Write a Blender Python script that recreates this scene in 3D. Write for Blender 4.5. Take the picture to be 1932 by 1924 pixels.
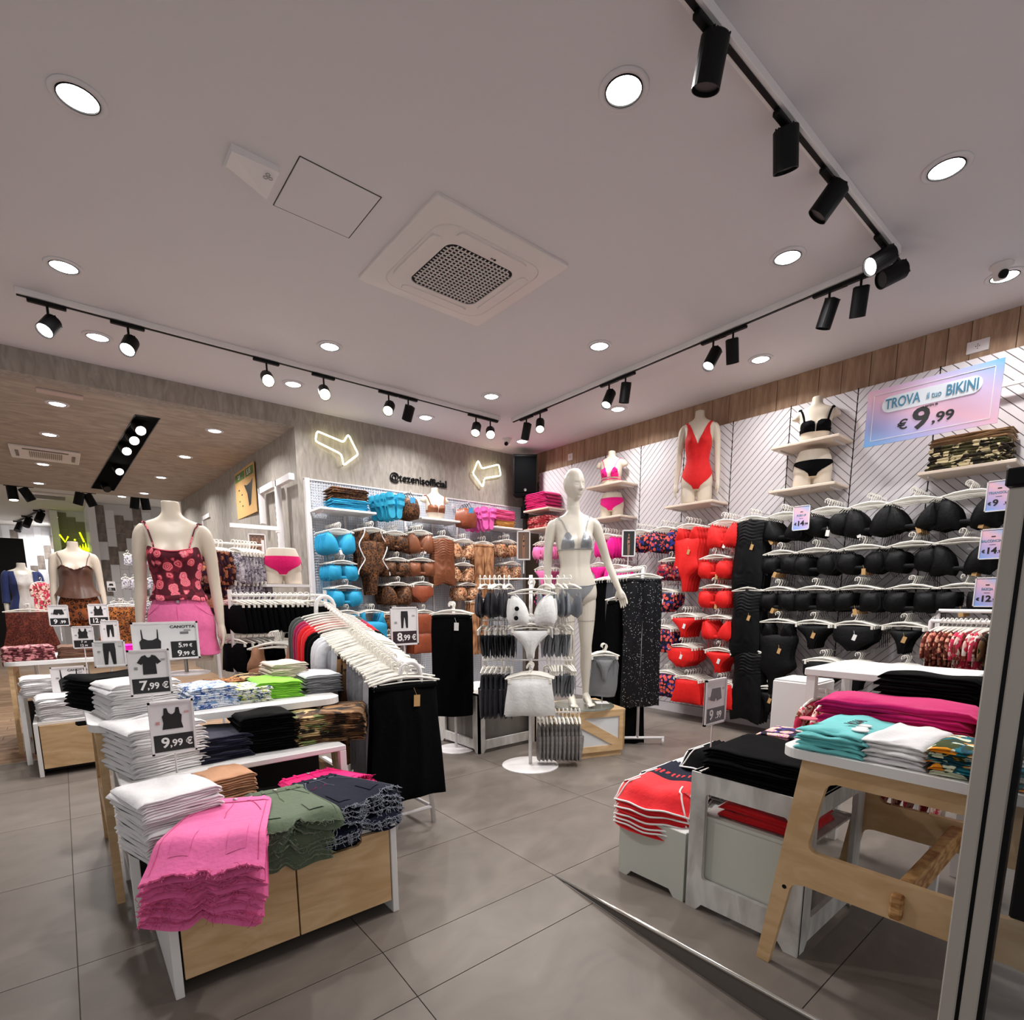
import bpy, math, random
import numpy as np
from mathutils import Vector, Matrix
for o in list(bpy.data.objects): bpy.data.objects.remove(o)
SC=bpy.context.scene; COL=SC.collection
PI=math.pi
# ---------------------------------------------------------------- camera
CAMH=1.2; YAW,PIT,ROL=math.radians(39.686),math.radians(-8.888),math.radians(-.155); FPX,CX,CY=1016.5,966.,1288.
_cy,_sy,_cp,_sp=math.cos(YAW),math.sin(YAW),math.cos(PIT),math.sin(PIT)
FW=Vector((_sy*_cp,_cy*_cp,_sp)); _rt=Vector((_cy,-_sy,0)); _u=_rt.cross(FW)
RT=math.cos(ROL)*_rt+math.sin(ROL)*_u; UP=-math.sin(ROL)*_rt+math.cos(ROL)*_u
CAM=Vector((0,0,CAMH))
cd=bpy.data.cameras.new('camera'); cam=bpy.data.objects.new('camera',cd); COL.objects.link(cam)
cam.matrix_world=Matrix.Translation(CAM)@Matrix((RT,UP,-FW)).transposed().to_4x4()
cd.sensor_fit='HORIZONTAL'; cd.sensor_width=36; cd.lens=36*FPX/1932; cd.shift_y=(CY-962)/1932; cd.clip_start=.02; cd.clip_end=100
SC.camera=cam
SC.view_settings.view_transform='Standard'; SC.view_settings.look='None'; SC.view_settings.gamma=1
SC.view_settings.use_curve_mapping=False; SC.view_settings.exposure=0.18
# the open shop front behind the camera: the soft light of the arcade
w=bpy.data.worlds.new('arcade_light'); SC.world=w; w.use_nodes=True
w.node_tree.nodes['Background'].inputs[0].default_value=(1.0,.98,.975,1); w.node_tree.nodes['Background'].inputs[1].default_value=.45
DOWN_W=16.0; SPOT_W=27.0; LEFT_W=16.0
# ---------------------------------------------------------------- real planes of the shop (metres)
H=3.06; WX=4.99; PX=4.93; BY=5.71; LZ=2.884
def ray(x,y): return FW+RT*((x-CX)/FPX)-UP*((y-CY)/FPX)
def oz(x,y,z): d=ray(x,y); return CAM+d*((z-CAMH)/d.z)
def ox(x,y,X): d=ray(x,y); return CAM+d*(X/d.x)
def oy(x,y,Y): d=ray(x,y); return CAM+d*(Y/d.y)
# ---------------------------------------------------------------- materials
def nodes(m): 
    m.use_nodes=True; return m.node_tree.nodes,m.node_tree.links,m.node_tree.nodes['Principled BSDF']
MATS={}
def lin(c): return tuple(((v/12.92) if v<=.04045 else ((v+.055)/1.055)**2.4) for v in c)
def rgb(*c): return lin([v/255 for v in c])
def mat(name,col,rough=.6,metal=0,bump=0,bscale=200,var=0,vscale=6,emit=0,spec=.5,alpha=1,trans=0,sheen=0):
    if name in MATS: return MATS[name]
    m=bpy.data.materials.new(name); n,l,b=nodes(m); MATS[name]=m
    c=rgb(*col); b.inputs['Base Color'].default_value=(*c,1); b.inputs['Roughness'].default_value=rough; b.inputs['Metallic'].default_value=metal
    b.inputs['Specular IOR Level'].default_value=spec
    m.diffuse_color=(*c,1)
    if sheen: b.inputs['Sheen Weight'].default_value=sheen
    if alpha<1: b.inputs['Alpha'].default_value=alpha
    if trans: b.inputs['Transmission Weight'].default_value=trans
    if emit: b.inputs['Emission Color'].default_value=(*c,1); b.inputs['Emission Strength'].default_value=emit
    if var or bump: tc=n.new('ShaderNodeTexCoord')
    if var:
        t=n.new('ShaderNodeTexNoise'); t.inputs['Scale'].default_value=vscale; t.inputs['Detail'].default_value=5; l.new(tc.outputs['Object'],t.inputs[0])
        r=n.new('ShaderNodeMapRange'); r.inputs[1].default_value=.3; r.inputs[2].default_value=.7; r.inputs[3].default_value=1-var; r.inputs[4].default_value=1+var; l.new(t.outputs[0],r.inputs[0])
        x=n.new('ShaderNodeVectorMath'); x.operation='SCALE'; x.inputs[0].default_value=c; l.new(r.outputs[0],x.inputs['Scale']); l.new(x.outputs[0],b.inputs['Base Color'])
    if bump:
        t=n.new('ShaderNodeTexNoise'); t.inputs['Scale'].default_value=bscale; t.inputs['Detail'].default_value=3; l.new(tc.outputs['Object'],t.inputs[0])
        q=n.new('ShaderNodeBump'); q.inputs['Strength'].default_value=bump; q.inputs['Distance'].default_value=.01; l.new(t.outputs[0],q.inputs['Height']); l.new(q.outputs[0],b.inputs['Normal'])
    return m
def fab(name,col,rough=.85,var=.06): 
    if name in MATS: return MATS[name]
    dk=sum(col)<60; return mat(name,tuple(c*.5 for c in col) if dk else col,rough,bump=.25,bscale=60,var=var,vscale=25,spec=.08 if dk else .25,sheen=.0 if sum(col)<90 else .15)
def printmat(name,kind,cols,scale=20,rough=.8,stretch=(1,1,1)):
    """procedural printed fabric: camo / leopard / floral / stripe / dots"""
    if name in MATS: return MATS[name]
    m=bpy.data.materials.new(name); MATS[name]=m; n,l,b=nodes(m); b.inputs['Roughness'].default_value=rough; b.inputs['Specular IOR Level'].default_value=.25
    cs=[(*rgb(*c),1) for c in cols]; m.diffuse_color=cs[0]
    tc=n.new('ShaderNodeTexCoord'); mp=n.new('ShaderNodeMapping'); mp.inputs['Scale'].default_value=stretch; oi=n.new('ShaderNodeObjectInfo'); ad=n.new('ShaderNodeVectorMath'); ad.operation='ADD'; l.new(tc.outputs['Object'],ad.inputs[0]); cb=n.new('ShaderNodeCombineXYZ'); mm=n.new('ShaderNodeMath'); mm.operation='MULTIPLY'; mm.inputs[1].default_value=7.3; l.new(oi.outputs['Random'],mm.inputs[0]); l.new(mm.outputs[0],cb.inputs[0]); l.new(oi.outputs['Random'],cb.inputs[1]); l.new(cb.outputs[0],ad.inputs[1]); l.new(ad.outputs[0],mp.inputs[0])
    def noise(s,d=2,off=0,dist=0):
        t=n.new('ShaderNodeTexNoise'); t.inputs['Scale'].default_value=s; t.inputs['Detail'].default_value=d; t.inputs['Distortion'].default_value=dist
        if off:
            m2=n.new('ShaderNodeMapping'); m2.inputs['Location'].default_value=(off,off*.7,off*.3); l.new(mp.outputs[0],m2.inputs[0]); l.new(m2.outputs[0],t.inputs[0])
        else: l.new(mp.outputs[0],t.inputs[0])
        return t.outputs[0]
    def step(s,th,inv=False,soft=.01):
        r=n.new('ShaderNodeMapRange'); r.inputs[1].default_value=th-soft; r.inputs[2].default_value=th+soft
        if inv: r.inputs[3].default_value=1; r.inputs[4].default_value=0
        l.new(s,r.inputs[0]); return r.outputs[0]
    def mix(f,a,bb):
        x=n.new('ShaderNodeMix'); x.data_type='RGBA'
        l.new(f,x.inputs[0])
        for i,v in ((6,a),(7,bb)):
            if isinstance(v,tuple): x.inputs[i].default_value=v
            else: l.new(v,x.inputs[i])
        return x.outputs[2]
    def math_(op,a,bb):
        x=n.new('ShaderNodeMath'); x.operation=op
        for i,v in ((0,a),(1,bb)):
            if isinstance(v,(int,float)): x.inputs[i].default_value=v
            else: l.new(v,x.inputs[i])
        return x.outputs[0]
    def vor(s,feat='F1',rand=1):
        t=n.new('ShaderNodeTexVoronoi'); t.inputs['Scale'].default_value=s; t.feature=feat; t.inputs['Randomness'].default_value=rand; l.new(mp.outputs[0],t.inputs[0]); return t
    if kind=='camo':
        c=cs[0]; 
        for i,cc in enumerate(cs[1:]): c=mix(step(noise(scale*(1+.2*i),2,3.1*(i+1),.6),.53+.02*i),c,cc)
    elif kind=='leopard':
        v=vor(scale); d=v.outputs['Distance']; nz=noise(scale*1.7,2); r=math_('ADD',d,math_('MULTIPLY',nz,.35))
        ring=math_('MULTIPLY',step(r,.42,soft=.03),step(r,.66,True,.03)); c=mix(step(noise(scale*.35),.5,soft=.1),cs[0],cs[1]); c=mix(ring,c,cs[2])
    elif kind=='floral':
        v=vor(scale,rand=.75); d=v.outputs['Distance']; nz=noise(scale*3,1); r=math_('ADD',d,math_('MULTIPLY',nz,.25))
        sep=n.new('ShaderNodeSeparateColor'); l.new(v.outputs['Color'],sep.inputs[0])
        c=mix(step(noise(scale*1.2,2,5),.55),cs[0],cs[3] if len(cs)>3 else cs[0])
        fl=mix(step(sep.outputs[0],.5),cs[1],cs[2]); c=mix(step(r,.57,True,.02),c,fl); 
        sw=math_('SINE',math_('MULTIPLY',r,42),0); pet=math_('MULTIPLY',step(sw,.2,soft=.3),step(r,.54,True,.02)); 
        c=mix(math_('MULTIPLY',pet,.75),c,cs[-1]); c=mix(step(r,.16,True,.03),c,cs[0])
    elif kind=='stripe':
        s=n.new('ShaderNodeSeparateXYZ'); l.new(mp.outputs[0],s.inputs[0]); f=math_('SINE',math_('MULTIPLY',s.outputs[2],scale),0); c=mix(step(f,0,soft=.1),cs[0],cs[1])
    elif kind=='dots':
        v=vor(scale,rand=.9); c=mix(step(v.outputs['Distance'],.22,True,.04),cs[0],cs[1])
    elif kind=='sequin':
        v=vor(scale); sep=n.new('ShaderNodeSeparateColor'); l.new(v.outputs['Color'],sep.inputs[0]); f=math_('MULTIPLY',step(sep.outputs[0],.86),step(v.outputs['Distance'],.35,True,.05))
        c=mix(f,cs[0],cs[1]); l.new(f,b.inputs['Metallic']); b.inputs['Roughness'].default_value=.35
    l.new(c,b.inputs['Base Color'])
    t=n.new('ShaderNodeTexNoise'); t.inputs['Scale'].default_value=70; l.new(tc.outputs['Object'],t.inputs[0]); q=n.new('ShaderNodeBump'); q.inputs['Strength'].default_value=.2; q.inputs['Distance'].default_value=.01; l.new(t.outputs[0],q.inputs['Height']); l.new(q.outputs[0],b.inputs['Normal'])
    return m
def streakmat(name,c1,c2,scale=3,stretch=(1,1,1),rot=(0,0,0),rough=.7,dist=2,bump=.15,det=6,lo=.35,hi=.65,c3=None):
    m=bpy.data.materials.new(name); MATS[name]=m; n,l,b=nodes(m); b.inputs['Roughness'].default_value=rough; b.inputs['Specular IOR Level'].default_value=.3
    tc=n.new('ShaderNodeTexCoord'); mp=n.new('ShaderNodeMapping'); mp.inputs['Scale'].default_value=stretch; mp.inputs['Rotation'].default_value=rot; mp.vector_type='TEXTURE' if False else 'POINT'
    l.new(tc.outputs['Object'],mp.inputs[0])
    t=n.new('ShaderNodeTexNoise'); t.inputs['Scale'].default_value=scale; t.inputs['Detail'].default_value=det; t.inputs['Distortion'].default_value=dist; l.new(mp.outputs[0],t.inputs[0])
    r=n.new('ShaderNodeValToRGB'); e=r.color_ramp.elements; e[0].position=lo; e[0].color=(*rgb(*c1),1); e[1].position=hi; e[1].color=(*rgb(*c2),1)
    if c3: k=e.new((lo+hi)/2); k.color=(*rgb(*c3),1)
    l.new(t.outputs[0],r.inputs[0]); l.new(r.outputs[0],b.inputs['Base Color'])
    if bump:
        q=n.new('ShaderNodeBump'); q.inputs['Strength'].default_value=bump; q.inputs['Distance'].default_value=.01; l.new(t.outputs[0],q.inputs['Height']); l.new(q.outputs[0],b.inputs['Normal'])
    m.diffuse_color=(*rgb(*c2),1); return m
def gradmat(name,stops,axis=(1,0,1),length=1.,off=0,rough=.4):
    """printed colour gradient on a flat card"""
    m=bpy.data.materials.new(name); MATS[name]=m; n,l,b=nodes(m); b.inputs['Roughness'].default_value=rough
    tc=n.new('ShaderNodeTexCoord'); d=n.new('ShaderNodeVectorMath'); d.operation='DOT_PRODUCT'; d.inputs[1].default_value=axis; l.new(tc.outputs['Object'],d.inputs[0])
    r=n.new('ShaderNodeMapRange'); r.inputs[1].default_value=-length/2+off; r.inputs[2].default_value=length/2+off; l.new(d.outputs['Value'],r.inputs[0])
    k=n.new('ShaderNodeValToRGB'); e=k.color_ramp.elements; e[0].color=(*rgb(*stops[0][1]),1); e[0].position=stops[0][0]; e[1].color=(*rgb(*stops[-1][1]),1); e[1].position=stops[-1][0]
    for p,c in stops[1:-1]: x=e.new(p); x.color=(*rgb(*c),1)
    l.new(r.outputs[0],k.inputs[0]); l.new(k.outputs[0],b.inputs['Base Color']); return m
# ---------------------------------------------------------------- mesh builder
class MB:
    def __init__(s): s.v=[]; s.f=[]; s.m=[]; s.mi=0
    def add(s,vs,fs,mi=None):
        k=len(s.v); s.v+= [tuple(v) for v in vs]; s.f+=[tuple(i+k for i in f) for f in fs]; s.m+=[s.mi if mi is None else mi]*len(fs); return s
    def box(s,c,d,rz=0,M=None,bev=0):
        x,y,z=d[0]/2,d[1]/2,d[2]/2
        if bev>0:
            b=min(bev,x*.9,y*.9,z*.9); vs=[]; idx={}
            for sx in (-1,1):
                for sy in (-1,1):
                    for sz in (-1,1):
                        for a in range(3):
                            p=[sx*x,sy*y,sz*z]
                            for q in range(3):
                                if q!=a: p[q]-=(sx,sy,sz)[q]*b
                            idx[sx,sy,sz,a]=len(vs); vs.append(Vector(p))
            fs=[]
            for a in range(3):
                o=[i for i in range(3) if i!=a]
                for sg in (-1,1):
                    q=[]
                    for s1,s2 in ((-1,-1),(1,-1),(1,1),(-1,1)):
                        k=[0,0,0]; k[a]=sg; k[o[0]]=s1; k[o[1]]=s2; q.append(idx[k[0],k[1],k[2],a])
                    fs.append(q)
                # edges along axis a
                for s1 in (-1,1):
                    for s2 in (-1,1):
                        q=[]
                        for sg,ax in ((-1,o[0]),(1,o[0]),(1,o[1]),(-1,o[1])):
                            k=[0,0,0]; k[a]=sg; k[o[0]]=s1; k[o[1]]=s2; q.append(idx[k[0],k[1],k[2],ax])
                        fs.append(q)
            for sx in (-1,1):
                for sy in (-1,1):
                    for sz in (-1,1): fs.append([idx[sx,sy,sz,a] for a in range(3)])
        else:
            vs=[Vector((i*x,j*y,k*z)) for i in (-1,1) for j in (-1,1) for k in (-1,1)]
            fs=[(0,1,3,2),(4,6,7,5),(0,4,5,1),(2,3,7,6),(0,2,6,4),(1,5,7,3)]
        R=M if M is not None else Matrix.Rotation(rz,3,'Z'); c=Vector(c)
        return s.add([R@v+c for v in vs],fs)
    def bx(s,x0,x1,y0,y1,z0,z1,bev=0): return s.box(((x0+x1)/2,(y0+y1)/2,(z0+z1)/2),(abs(x1-x0),abs(y1-y0),abs(z1-z0)),bev=bev)
    def tube(s,pts,r,n=8,cap=True,closed=False):
        pts=[Vector(p) for p in pts]; N=len(pts); rs=r if isinstance(r,(list,tuple)) else [r]*N; vs=[]; ref=None
        for i,p in enumerate(pts):
            if closed: t=pts[(i+1)%N]-pts[i-1]
            else: t=pts[min(i+1,N-1)]-pts[max(i-1,0)]
            t=t.normalized() if t.length>1e-9 else Vector((0,0,1))
            if ref is None: ref=Vector((0,0,1)) if abs(t.z)<.9 else Vector((1,0,0))
            a=t.cross(ref); 
            if a.length<1e-4: a=t.cross(Vector((0,1,0)))
            a.normalize(); b=a.cross(t); ref=b
            for k in range(n):
                q=2*PI*k/n; vs.append(p+(a*math.cos(q)+b*math.sin(q))*rs[i])
        fs=[]; M=N if closed else N-1
        for i in range(M):
            j=(i+1)%N
            for k in range(n): fs.append((i*n+k,i*n+(k+1)%n,j*n+(k+1)%n,j*n+k))
        if cap and not closed: fs.append(tuple(range(n))[::-1]); fs.append(tuple((N-1)*n+k for k in range(n)))
        return s.add(vs,fs)
    def cyl(s,a,b,r,r2=None,n=16): return s.tube([a,b],[r,r if r2 is None else r2],n)
    def lathe(s,prof,n=24,c=(0,0,0),M=None):
        vs=[]; c=Vector(c)
        for (r,z) in prof:
            for k in range(n):
                v=Vector((r*math.cos(2*PI*k/n),r*math.sin(2*PI*k/n),z)); v=M@v if M is not None else v; vs.append(v+c)
        fs=[(i*n+k,i*n+(k+1)%n,(i+1)*n+(k+1)%n,(i+1)*n+k) for i in range(len(prof)-1) for k in range(n)]
        if prof[0][0]>1e-5: fs.append(tuple(range(n))[::-1])
        if prof[-1][0]>1e-5: fs.append(tuple((len(prof)-1)*n+k for k in range(n)))
        return s.add(vs,fs)
    def prism(s,poly,d,M=None,o=(0,0,0)):
        """2D polygon (x,z) extruded along y by d (from 0 to d) then matrix M and offset"""
        n=len(poly); R=M if M is not None else Matrix.Identity(3); o=Vector(o)
        vs=[R@Vector((x,0,z))+o for x,z in poly]+[R@Vector((x,d,z))+o for x,z in poly]
        return s.add(vs,[tuple(range(n)),tuple(range(2*n-1,n-1,-1))]+[(i,i+n,(i+1)%n+n,(i+1)%n) for i in range(n)])
    def grid(s,fn,nu,nv,cu=False,cap=False):
        vs=[fn(i/(nu if cu else nu-1),j/(nv-1)) for j in range(nv) for i in range(nu)]
        fs=[]
        for j in range(nv-1):
            for i in range(nu if cu else nu-1):
                fs.append((j*nu+i,j*nu+(i+1)%nu,(j+1)*nu+(i+1)%nu,(j+1)*nu+i))
        if cap: fs.append(tuple(range(nu))[::-1]); fs.append(tuple((nv-1)*nu+k for k in range(nu)))
        return s.add(vs,fs)
    def mesh(s,name,mats,smooth=False):
        me=bpy.data.meshes.new(name); me.from_pydata(s.v,[],s.f)
        for m in (mats if isinstance(mats,(list,tuple)) else [mats]): me.materials.append(m)
        if len(me.materials)>1: me.polygons.foreach_set('material_index',s.m)
        if smooth: me.polygons.foreach_set('use_smooth',[True]*len(me.polygons))
        me.update(); return me
    def build(s,name,mats,parent=None,smooth=False,loc=None,rz=0): 
        return link(name,s.mesh(name,mats,smooth),parent,loc,rz)
def link(name,data,parent=None,loc=None,rz=0):
    o=bpy.data.objects.new(name,data); COL.objects.link(o)
    if loc is not None: o.location=loc
    if rz: o.rotation_euler=(0,0,rz)
    if parent is not None: o.parent=parent
    return o
def empty(name,loc=(0,0,0),rz=0,label=None,cat=None,group=None):
    o=link(name,None,None,loc,rz); o.empty_display_size=.05
    return tag(o,label,cat,group)
def tag(o,label=None,cat=None,group=None,kind=None):
    if label: o['label']=label
    if cat: o['category']=cat
    if group: o['group']=group
    if kind: o['kind']=kind
    return o
def struct(name,mb,m,parent=None,smooth=False):
    o=mb.build(name,m,parent,smooth); 
    if parent is None: o['kind']='structure'
    return o
KIDS={}
def dup(root,loc=None,rz=None,label=None,cat=None,group=None,scale=None,par=None):
    r=root.copy(); COL.objects.link(r)
    if par is not None: r.parent=par
    if loc is not None: r.location=loc
    if rz is not None: r.rotation_euler=(0,0,rz)
    if scale is not None: r.scale=scale if not isinstance(scale,(int,float)) else (scale,)*3
    if par is None: tag(r,label,cat,group)
    for ch in KIDS.setdefault(root.name,list(root.children)):
        dup(ch,par=r)
    return r
FONT=None
def text_mesh(s,size,depth=.0006,bold=0.0,sx=1.0,align='CENTER'):
    c=bpy.data.curves.new('t','FONT'); c.body=s; c.size=size; c.extrude=depth; c.offset=bold*size; c.align_x=align; c.align_y='CENTER'; c.resolution_u=3
    o=bpy.data.objects.new('t',c); COL.objects.link(o)
    dg=bpy.context.evaluated_depsgraph_get(); me=bpy.data.meshes.new_from_object(o.evaluated_get(dg)); bpy.data.objects.remove(o); bpy.data.curves.remove(c)
    me.transform(Matrix(((sx,0,0,0),(0,0,-1,0),(0,1,0,0),(0,0,0,1))))   # stand upright, facing -y
    return me
def text(s,size,m,parent,loc,rz=0,name='lettering',**k):
    me=text_mesh(s,size,**k); me.materials.clear(); me.materials.append(m); o=link(name,me,parent,loc,rz); return o
def noisef(seed,amp,fx,fy):
    r=random.Random(seed); W=[(r.uniform(-1,1)*fx,r.uniform(-1,1)*fy,r.uniform(0,6.28),r.uniform(.4,1)) for _ in range(6)]
    S=sum(w[3] for w in W)
    return lambda x,y: amp*sum(a*math.sin(p*x+q*y+ph) for p,q,ph,a in W)/S*1.6
RR=random.Random(7)

ORD=['first','second','third','fourth','fifth','sixth','seventh','eighth','ninth','tenth','eleventh','twelfth','thirteenth','fourteenth','fifteenth','sixteenth']
# ================================================================ SETTING
M_tile=streakmat('floor_tile_stone',(106,98,91),(123,114,106),scale=2.6,stretch=(1,1.6,1),rough=.42,dist=1.5,bump=.03,det=12,lo=.3,hi=.72)
M_grout=mat('grout',(82,76,70),.9)
M_ceil=mat('ceiling_paint',(214,210,213),.85,bump=.02,bscale=300)
M_plaster=streakmat('grey_brushed_plaster',(136,129,121),(166,159,150),scale=7,stretch=(3.2,3.2,.8),rot=(0,.45,0),rough=.75,dist=1.0,bump=.22,det=10,lo=.3,hi=.7)
M_swirl=streakmat('swirled_ceiling_paper',(148,136,126),(178,166,155),scale=1.6,stretch=(1,2.2,1),rough=.8,dist=4,bump=.35,det=9,lo=.3,hi=.7)
M_plank=streakmat('wall_plank_oak',(138,108,86),(178,148,122),scale=5,stretch=(7,7,1),rough=.6,dist=.8,bump=.1,det=8,lo=.3,hi=.75)
M_lplank=streakmat('floor_plank_oak',(120,92,70),(180,150,120),scale=3,stretch=(1,9,1),rough=.45,dist=.7,bump=.05,det=8,lo=.3,hi=.75)
M_white=mat('white_lacquer',(226,222,222),.45)
M_panel=mat('white_wall_panel',(214,209,212),.55)
M_groove=mat('panel_groove',(120,112,112),.8)
M_black=mat('black_metal',(9,9,10),.5,spec=.18)
M_chrome=mat('brushed_steel',(170,168,165),.32,metal=.85)
M_alu=mat('grey_aluminium_frame',(176,170,162),.45,metal=.15)
M_lens=mat('lamp_lens_cool',(255,252,250),.3,emit=9)
M_lensw=mat('lamp_lens_warm',(255,238,205),.3,emit=14)
M_reflector=mat('lamp_dark_baffle',(20,20,22),.5)
# floor: grout bed, then every tile by itself; the patch in front of the entrance slopes gently down
RK=.088
def rz_(x,y): return -RK*max(0,1.58-y) if x<1.5475 and y<1.58 else 0.
fl=MB(); fl.add([(-4,1.58,-.006),(1.547,1.58,-.006),(1.547,12,-.006),(-4,12,-.006)],[(0,1,2,3)]); fl.add([(1.55,-1.6,-.006),(6,-1.6,-.006),(6,12,-.006),(1.55,12,-.006)],[(0,1,2,3)])
fl.add([(-4,-1.6,-RK*3.18-.006),(1.547,-1.6,-RK*3.18-.006),(1.547,1.58,-.006),(-4,1.58,-.006)],[(0,1,2,3)])
floor=struct('floor',fl,M_grout)
xs=[-.075+.8075*k for k in range(-5,8)]; xs=[x for x in xs if x<1.4]+[1.5475]+[x for x in xs if x>1.6]
ys=[-1.6,-1.05,-.25,.55,1.346,1.582,2.165,2.95,3.74,4.53,5.33,6.12,6.9,7.7,8.5]
g=.0016
rt_=random.Random(3)
for i in range(len(xs)-1):
    for j in range(len(ys)-1):
        x0,x1,y0,y1=xs[i],xs[i+1],ys[j],ys[j+1]
        if y0>=5.33 and x0<1.9 : continue
        if y0>5.7: continue
        if x0>1.5 and abs(y0-1.346)<.01: continue
        if x0>1.5 and abs(y0-.55)<.01: y1=1.582
        if x0<1.5 and y1<1.6:
            z=lambda x,y:-RK*(1.58-y) if y<1.58 else 0
        else: z=lambda x,y:0
        cx,cy=(x0+x1)/2,(y0+y1)/2; m=MB(); P=[(x0+g,y0+g),(x1-g,y0+g),(x1-g,y1-g),(x0+g,y1-g)]
        m.add([(a-cx,b-cy,z(a,b)) for a,b in P]+[(a-cx,b-cy,z(a,b)-.008) for a,b in P],[(0,1,2,3),(0,4,5,1),(1,5,6,2),(2,6,7,3),(3,7,4,0)])
        o=m.build('tile',M_tile,floor,loc=(cx,cy,0))
# steel edge profile along the side of the sloping entrance, and the low face beneath it
b=MB(); b.tube([(1.549,1.60,.001),(1.549,1.2,.004),(1.549,-.6,.006)],[.002,.008,.009],10); t=struct('trim_1',b,mat('polished_steel_edge',(225,222,215),.2,metal=.9),smooth=True)
b=MB(); b.add([(1.5478,1.58,0),(1.5478,-1.5,0),(1.5478,-1.5,-RK*3.2),(1.552,1.58,0),(1.552,-1.5,0),(1.552,-1.5,-RK*3.2)],[(0,1,2),(3,5,4),(0,3,4,1)]); struct('trim_2',b,mat('ramp_side_face',(92,86,80),.7))
# oak laminate of the next room
pl=MB(); pl.bx(-5,1.93,5.334,17.5,-.012,-.006); lfloor=struct('floor_next_room',pl,M_grout)
y=5.336; k=0
while y<9.6:
    x=-3.2-(k%3)*.45
    while x<1.9:
        x1=min(x+1.35,1.93)
        if x1>x+.05:
            m=MB(); m.box((0,0,-.004),(x1-x-.003,.157,.008)); o=m.build('plank',M_lplank,lfloor,loc=((x+x1)/2,y+.08,0))
        x+=1.35
    y+=.16; k+=1
b=MB(); b.bx(-5,1.93,y,19.5,-.006,-.001); o=b.build('plank_field',M_lplank,lfloor); o['kind']='stuff'
b=MB(); b.bx(-5,1.93,5.322,5.336,-.004,.003); struct('trim_3',b,M_chrome)
# ceilings, beam and walls
b=MB(); b.bx(-4,5.12,-1.5,5.73,H,H+.06); ceil=struct('ceiling',b,M_ceil)
b=MB(); b.bx(-5,2.0,5.86,11.2,LZ,LZ+.2); struct('ceiling_next_room',b,M_swirl)
b=MB(); b.bx(-5,3.0,11.2,20,H+.05,H+.1); struct('ceiling_far_room',b,mat('far_ceiling_paint',(225,222,215),.85))
b=MB(); b.bx(-5,1.955,BY,5.86,LZ,H+.06); struct('trim_4',b,M_plaster)   # the beam over the wide opening
b=MB(); b.bx(1.955,5.12,BY,5.86,0,H+.05); wall_back=struct('wall_back',b,M_plaster)
b=MB(); b.add([(1.955,5.86,0),(1.80,11.2,0),(1.80,11.2,H),(1.955,5.86,H),(2.1,5.86,0),(1.95,11.2,0),(1.95,11.2,H),(2.1,5.86,H)],[(0,3,2,1),(0,4,7,3),(4,5,6,7),(1,2,6,5)]); struct('wall_side_next_room',b,M_plaster)
b=MB(); b.bx(WX,5.12,-1.4,5.73,0,H+.05); wall_right=struct('wall_right',b,mat('wall_behind_planks',(90,72,60),.8))
yy=-1.2; r_=random.Random(5)
while yy<5.70:
    wd=r_.choice([.13,.17,.2,.24]); y1=min(yy+wd,5.705); m=MB(); m.box((0,0,0),(.018,y1-yy-.004,.36)); m.build('plank',M_plank,wall_right,loc=(WX-.009+r_.uniform(-.0015,.0015),(yy+y1)/2,H-.181)); yy=y1
# white grooved panels of the right wall
def clip(poly,a,b_,c):   # keep a*x+b*y<=c
    out=[]; n=len(poly)
    for i in range(n):
        p,q=poly[i],poly[(i+1)%n]; dp=a*p[0]+b_*p[1]-c; dq=a*q[0]+b_*q[1]-c
        if dp<=0: out.append(p)
        if dp*dq<0: t=dp/(dp-dq); out.append((p[0]+(q[0]-p[0])*t,p[1]+(q[1]-p[1])*t))
    return out
def groove_panel(y0,y1,z0,z1,sgn,slot,name='panel'):
    m=MB(); wd,hg=y1-y0-.008,z1-z0
    m.mi=1; m.box((.010,0,0),(.012,wd,hg)); m.mi=0
    s2=math.sqrt(.5); gap=.005; pit=.048; k=-60
    a,b_=(s2,s2*sgn)
    while k<60:
        lo=k*pit; hi=lo+pit-gap; P=[(-wd/2,-hg/2),(wd/2,-hg/2),(wd/2,hg/2),(-wd/2,hg/2)]
        P=clip(P,a,b_,hi)
        if len(P)>2: P=clip(P,-a,-b_,-lo)
        if len(P)>2:
            n=len(P); m.add([(0,p[0],p[1]) for p in P]+[(.004,p[0],p[1]) for p in P],[tuple(range(n))]+[(i,(i+1)%n,(i+1)%n+n,i+n) for i in range(n)])
        k+=1
    o=m.build(name,[M_panel,M_groove],wall_right,loc=(PX,(y0+y1)/2,(z0+z1)/2))
    if slot:
        s=MB(); z=-hg/2+.05
        while z<hg/2: s.box((-.001,wd/2+.004,z),(.003,.007,.028)); z+=.055
        q=s.build('slotted_upright',M_black,wall_right,loc=(PX,(y0+y1)/2,(z0+z1)/2))
seams=[5.383,4.797,4.265,3.775,3.25,2.744,2.23,1.725,1.213,.70,.19,-.32,-.83]
for i in range(len(seams)-1):
    y1,y0=seams[i],seams[i+1]; sg=-1 if i%2==0 else 1
    groove_panel(y0,y1,.10,2.795,sg,True)
b=MB(); b.bx(PX-.004,PX+.02,-1,5.38,0,.095); struct('baseboard_right',b,M_panel)
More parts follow.
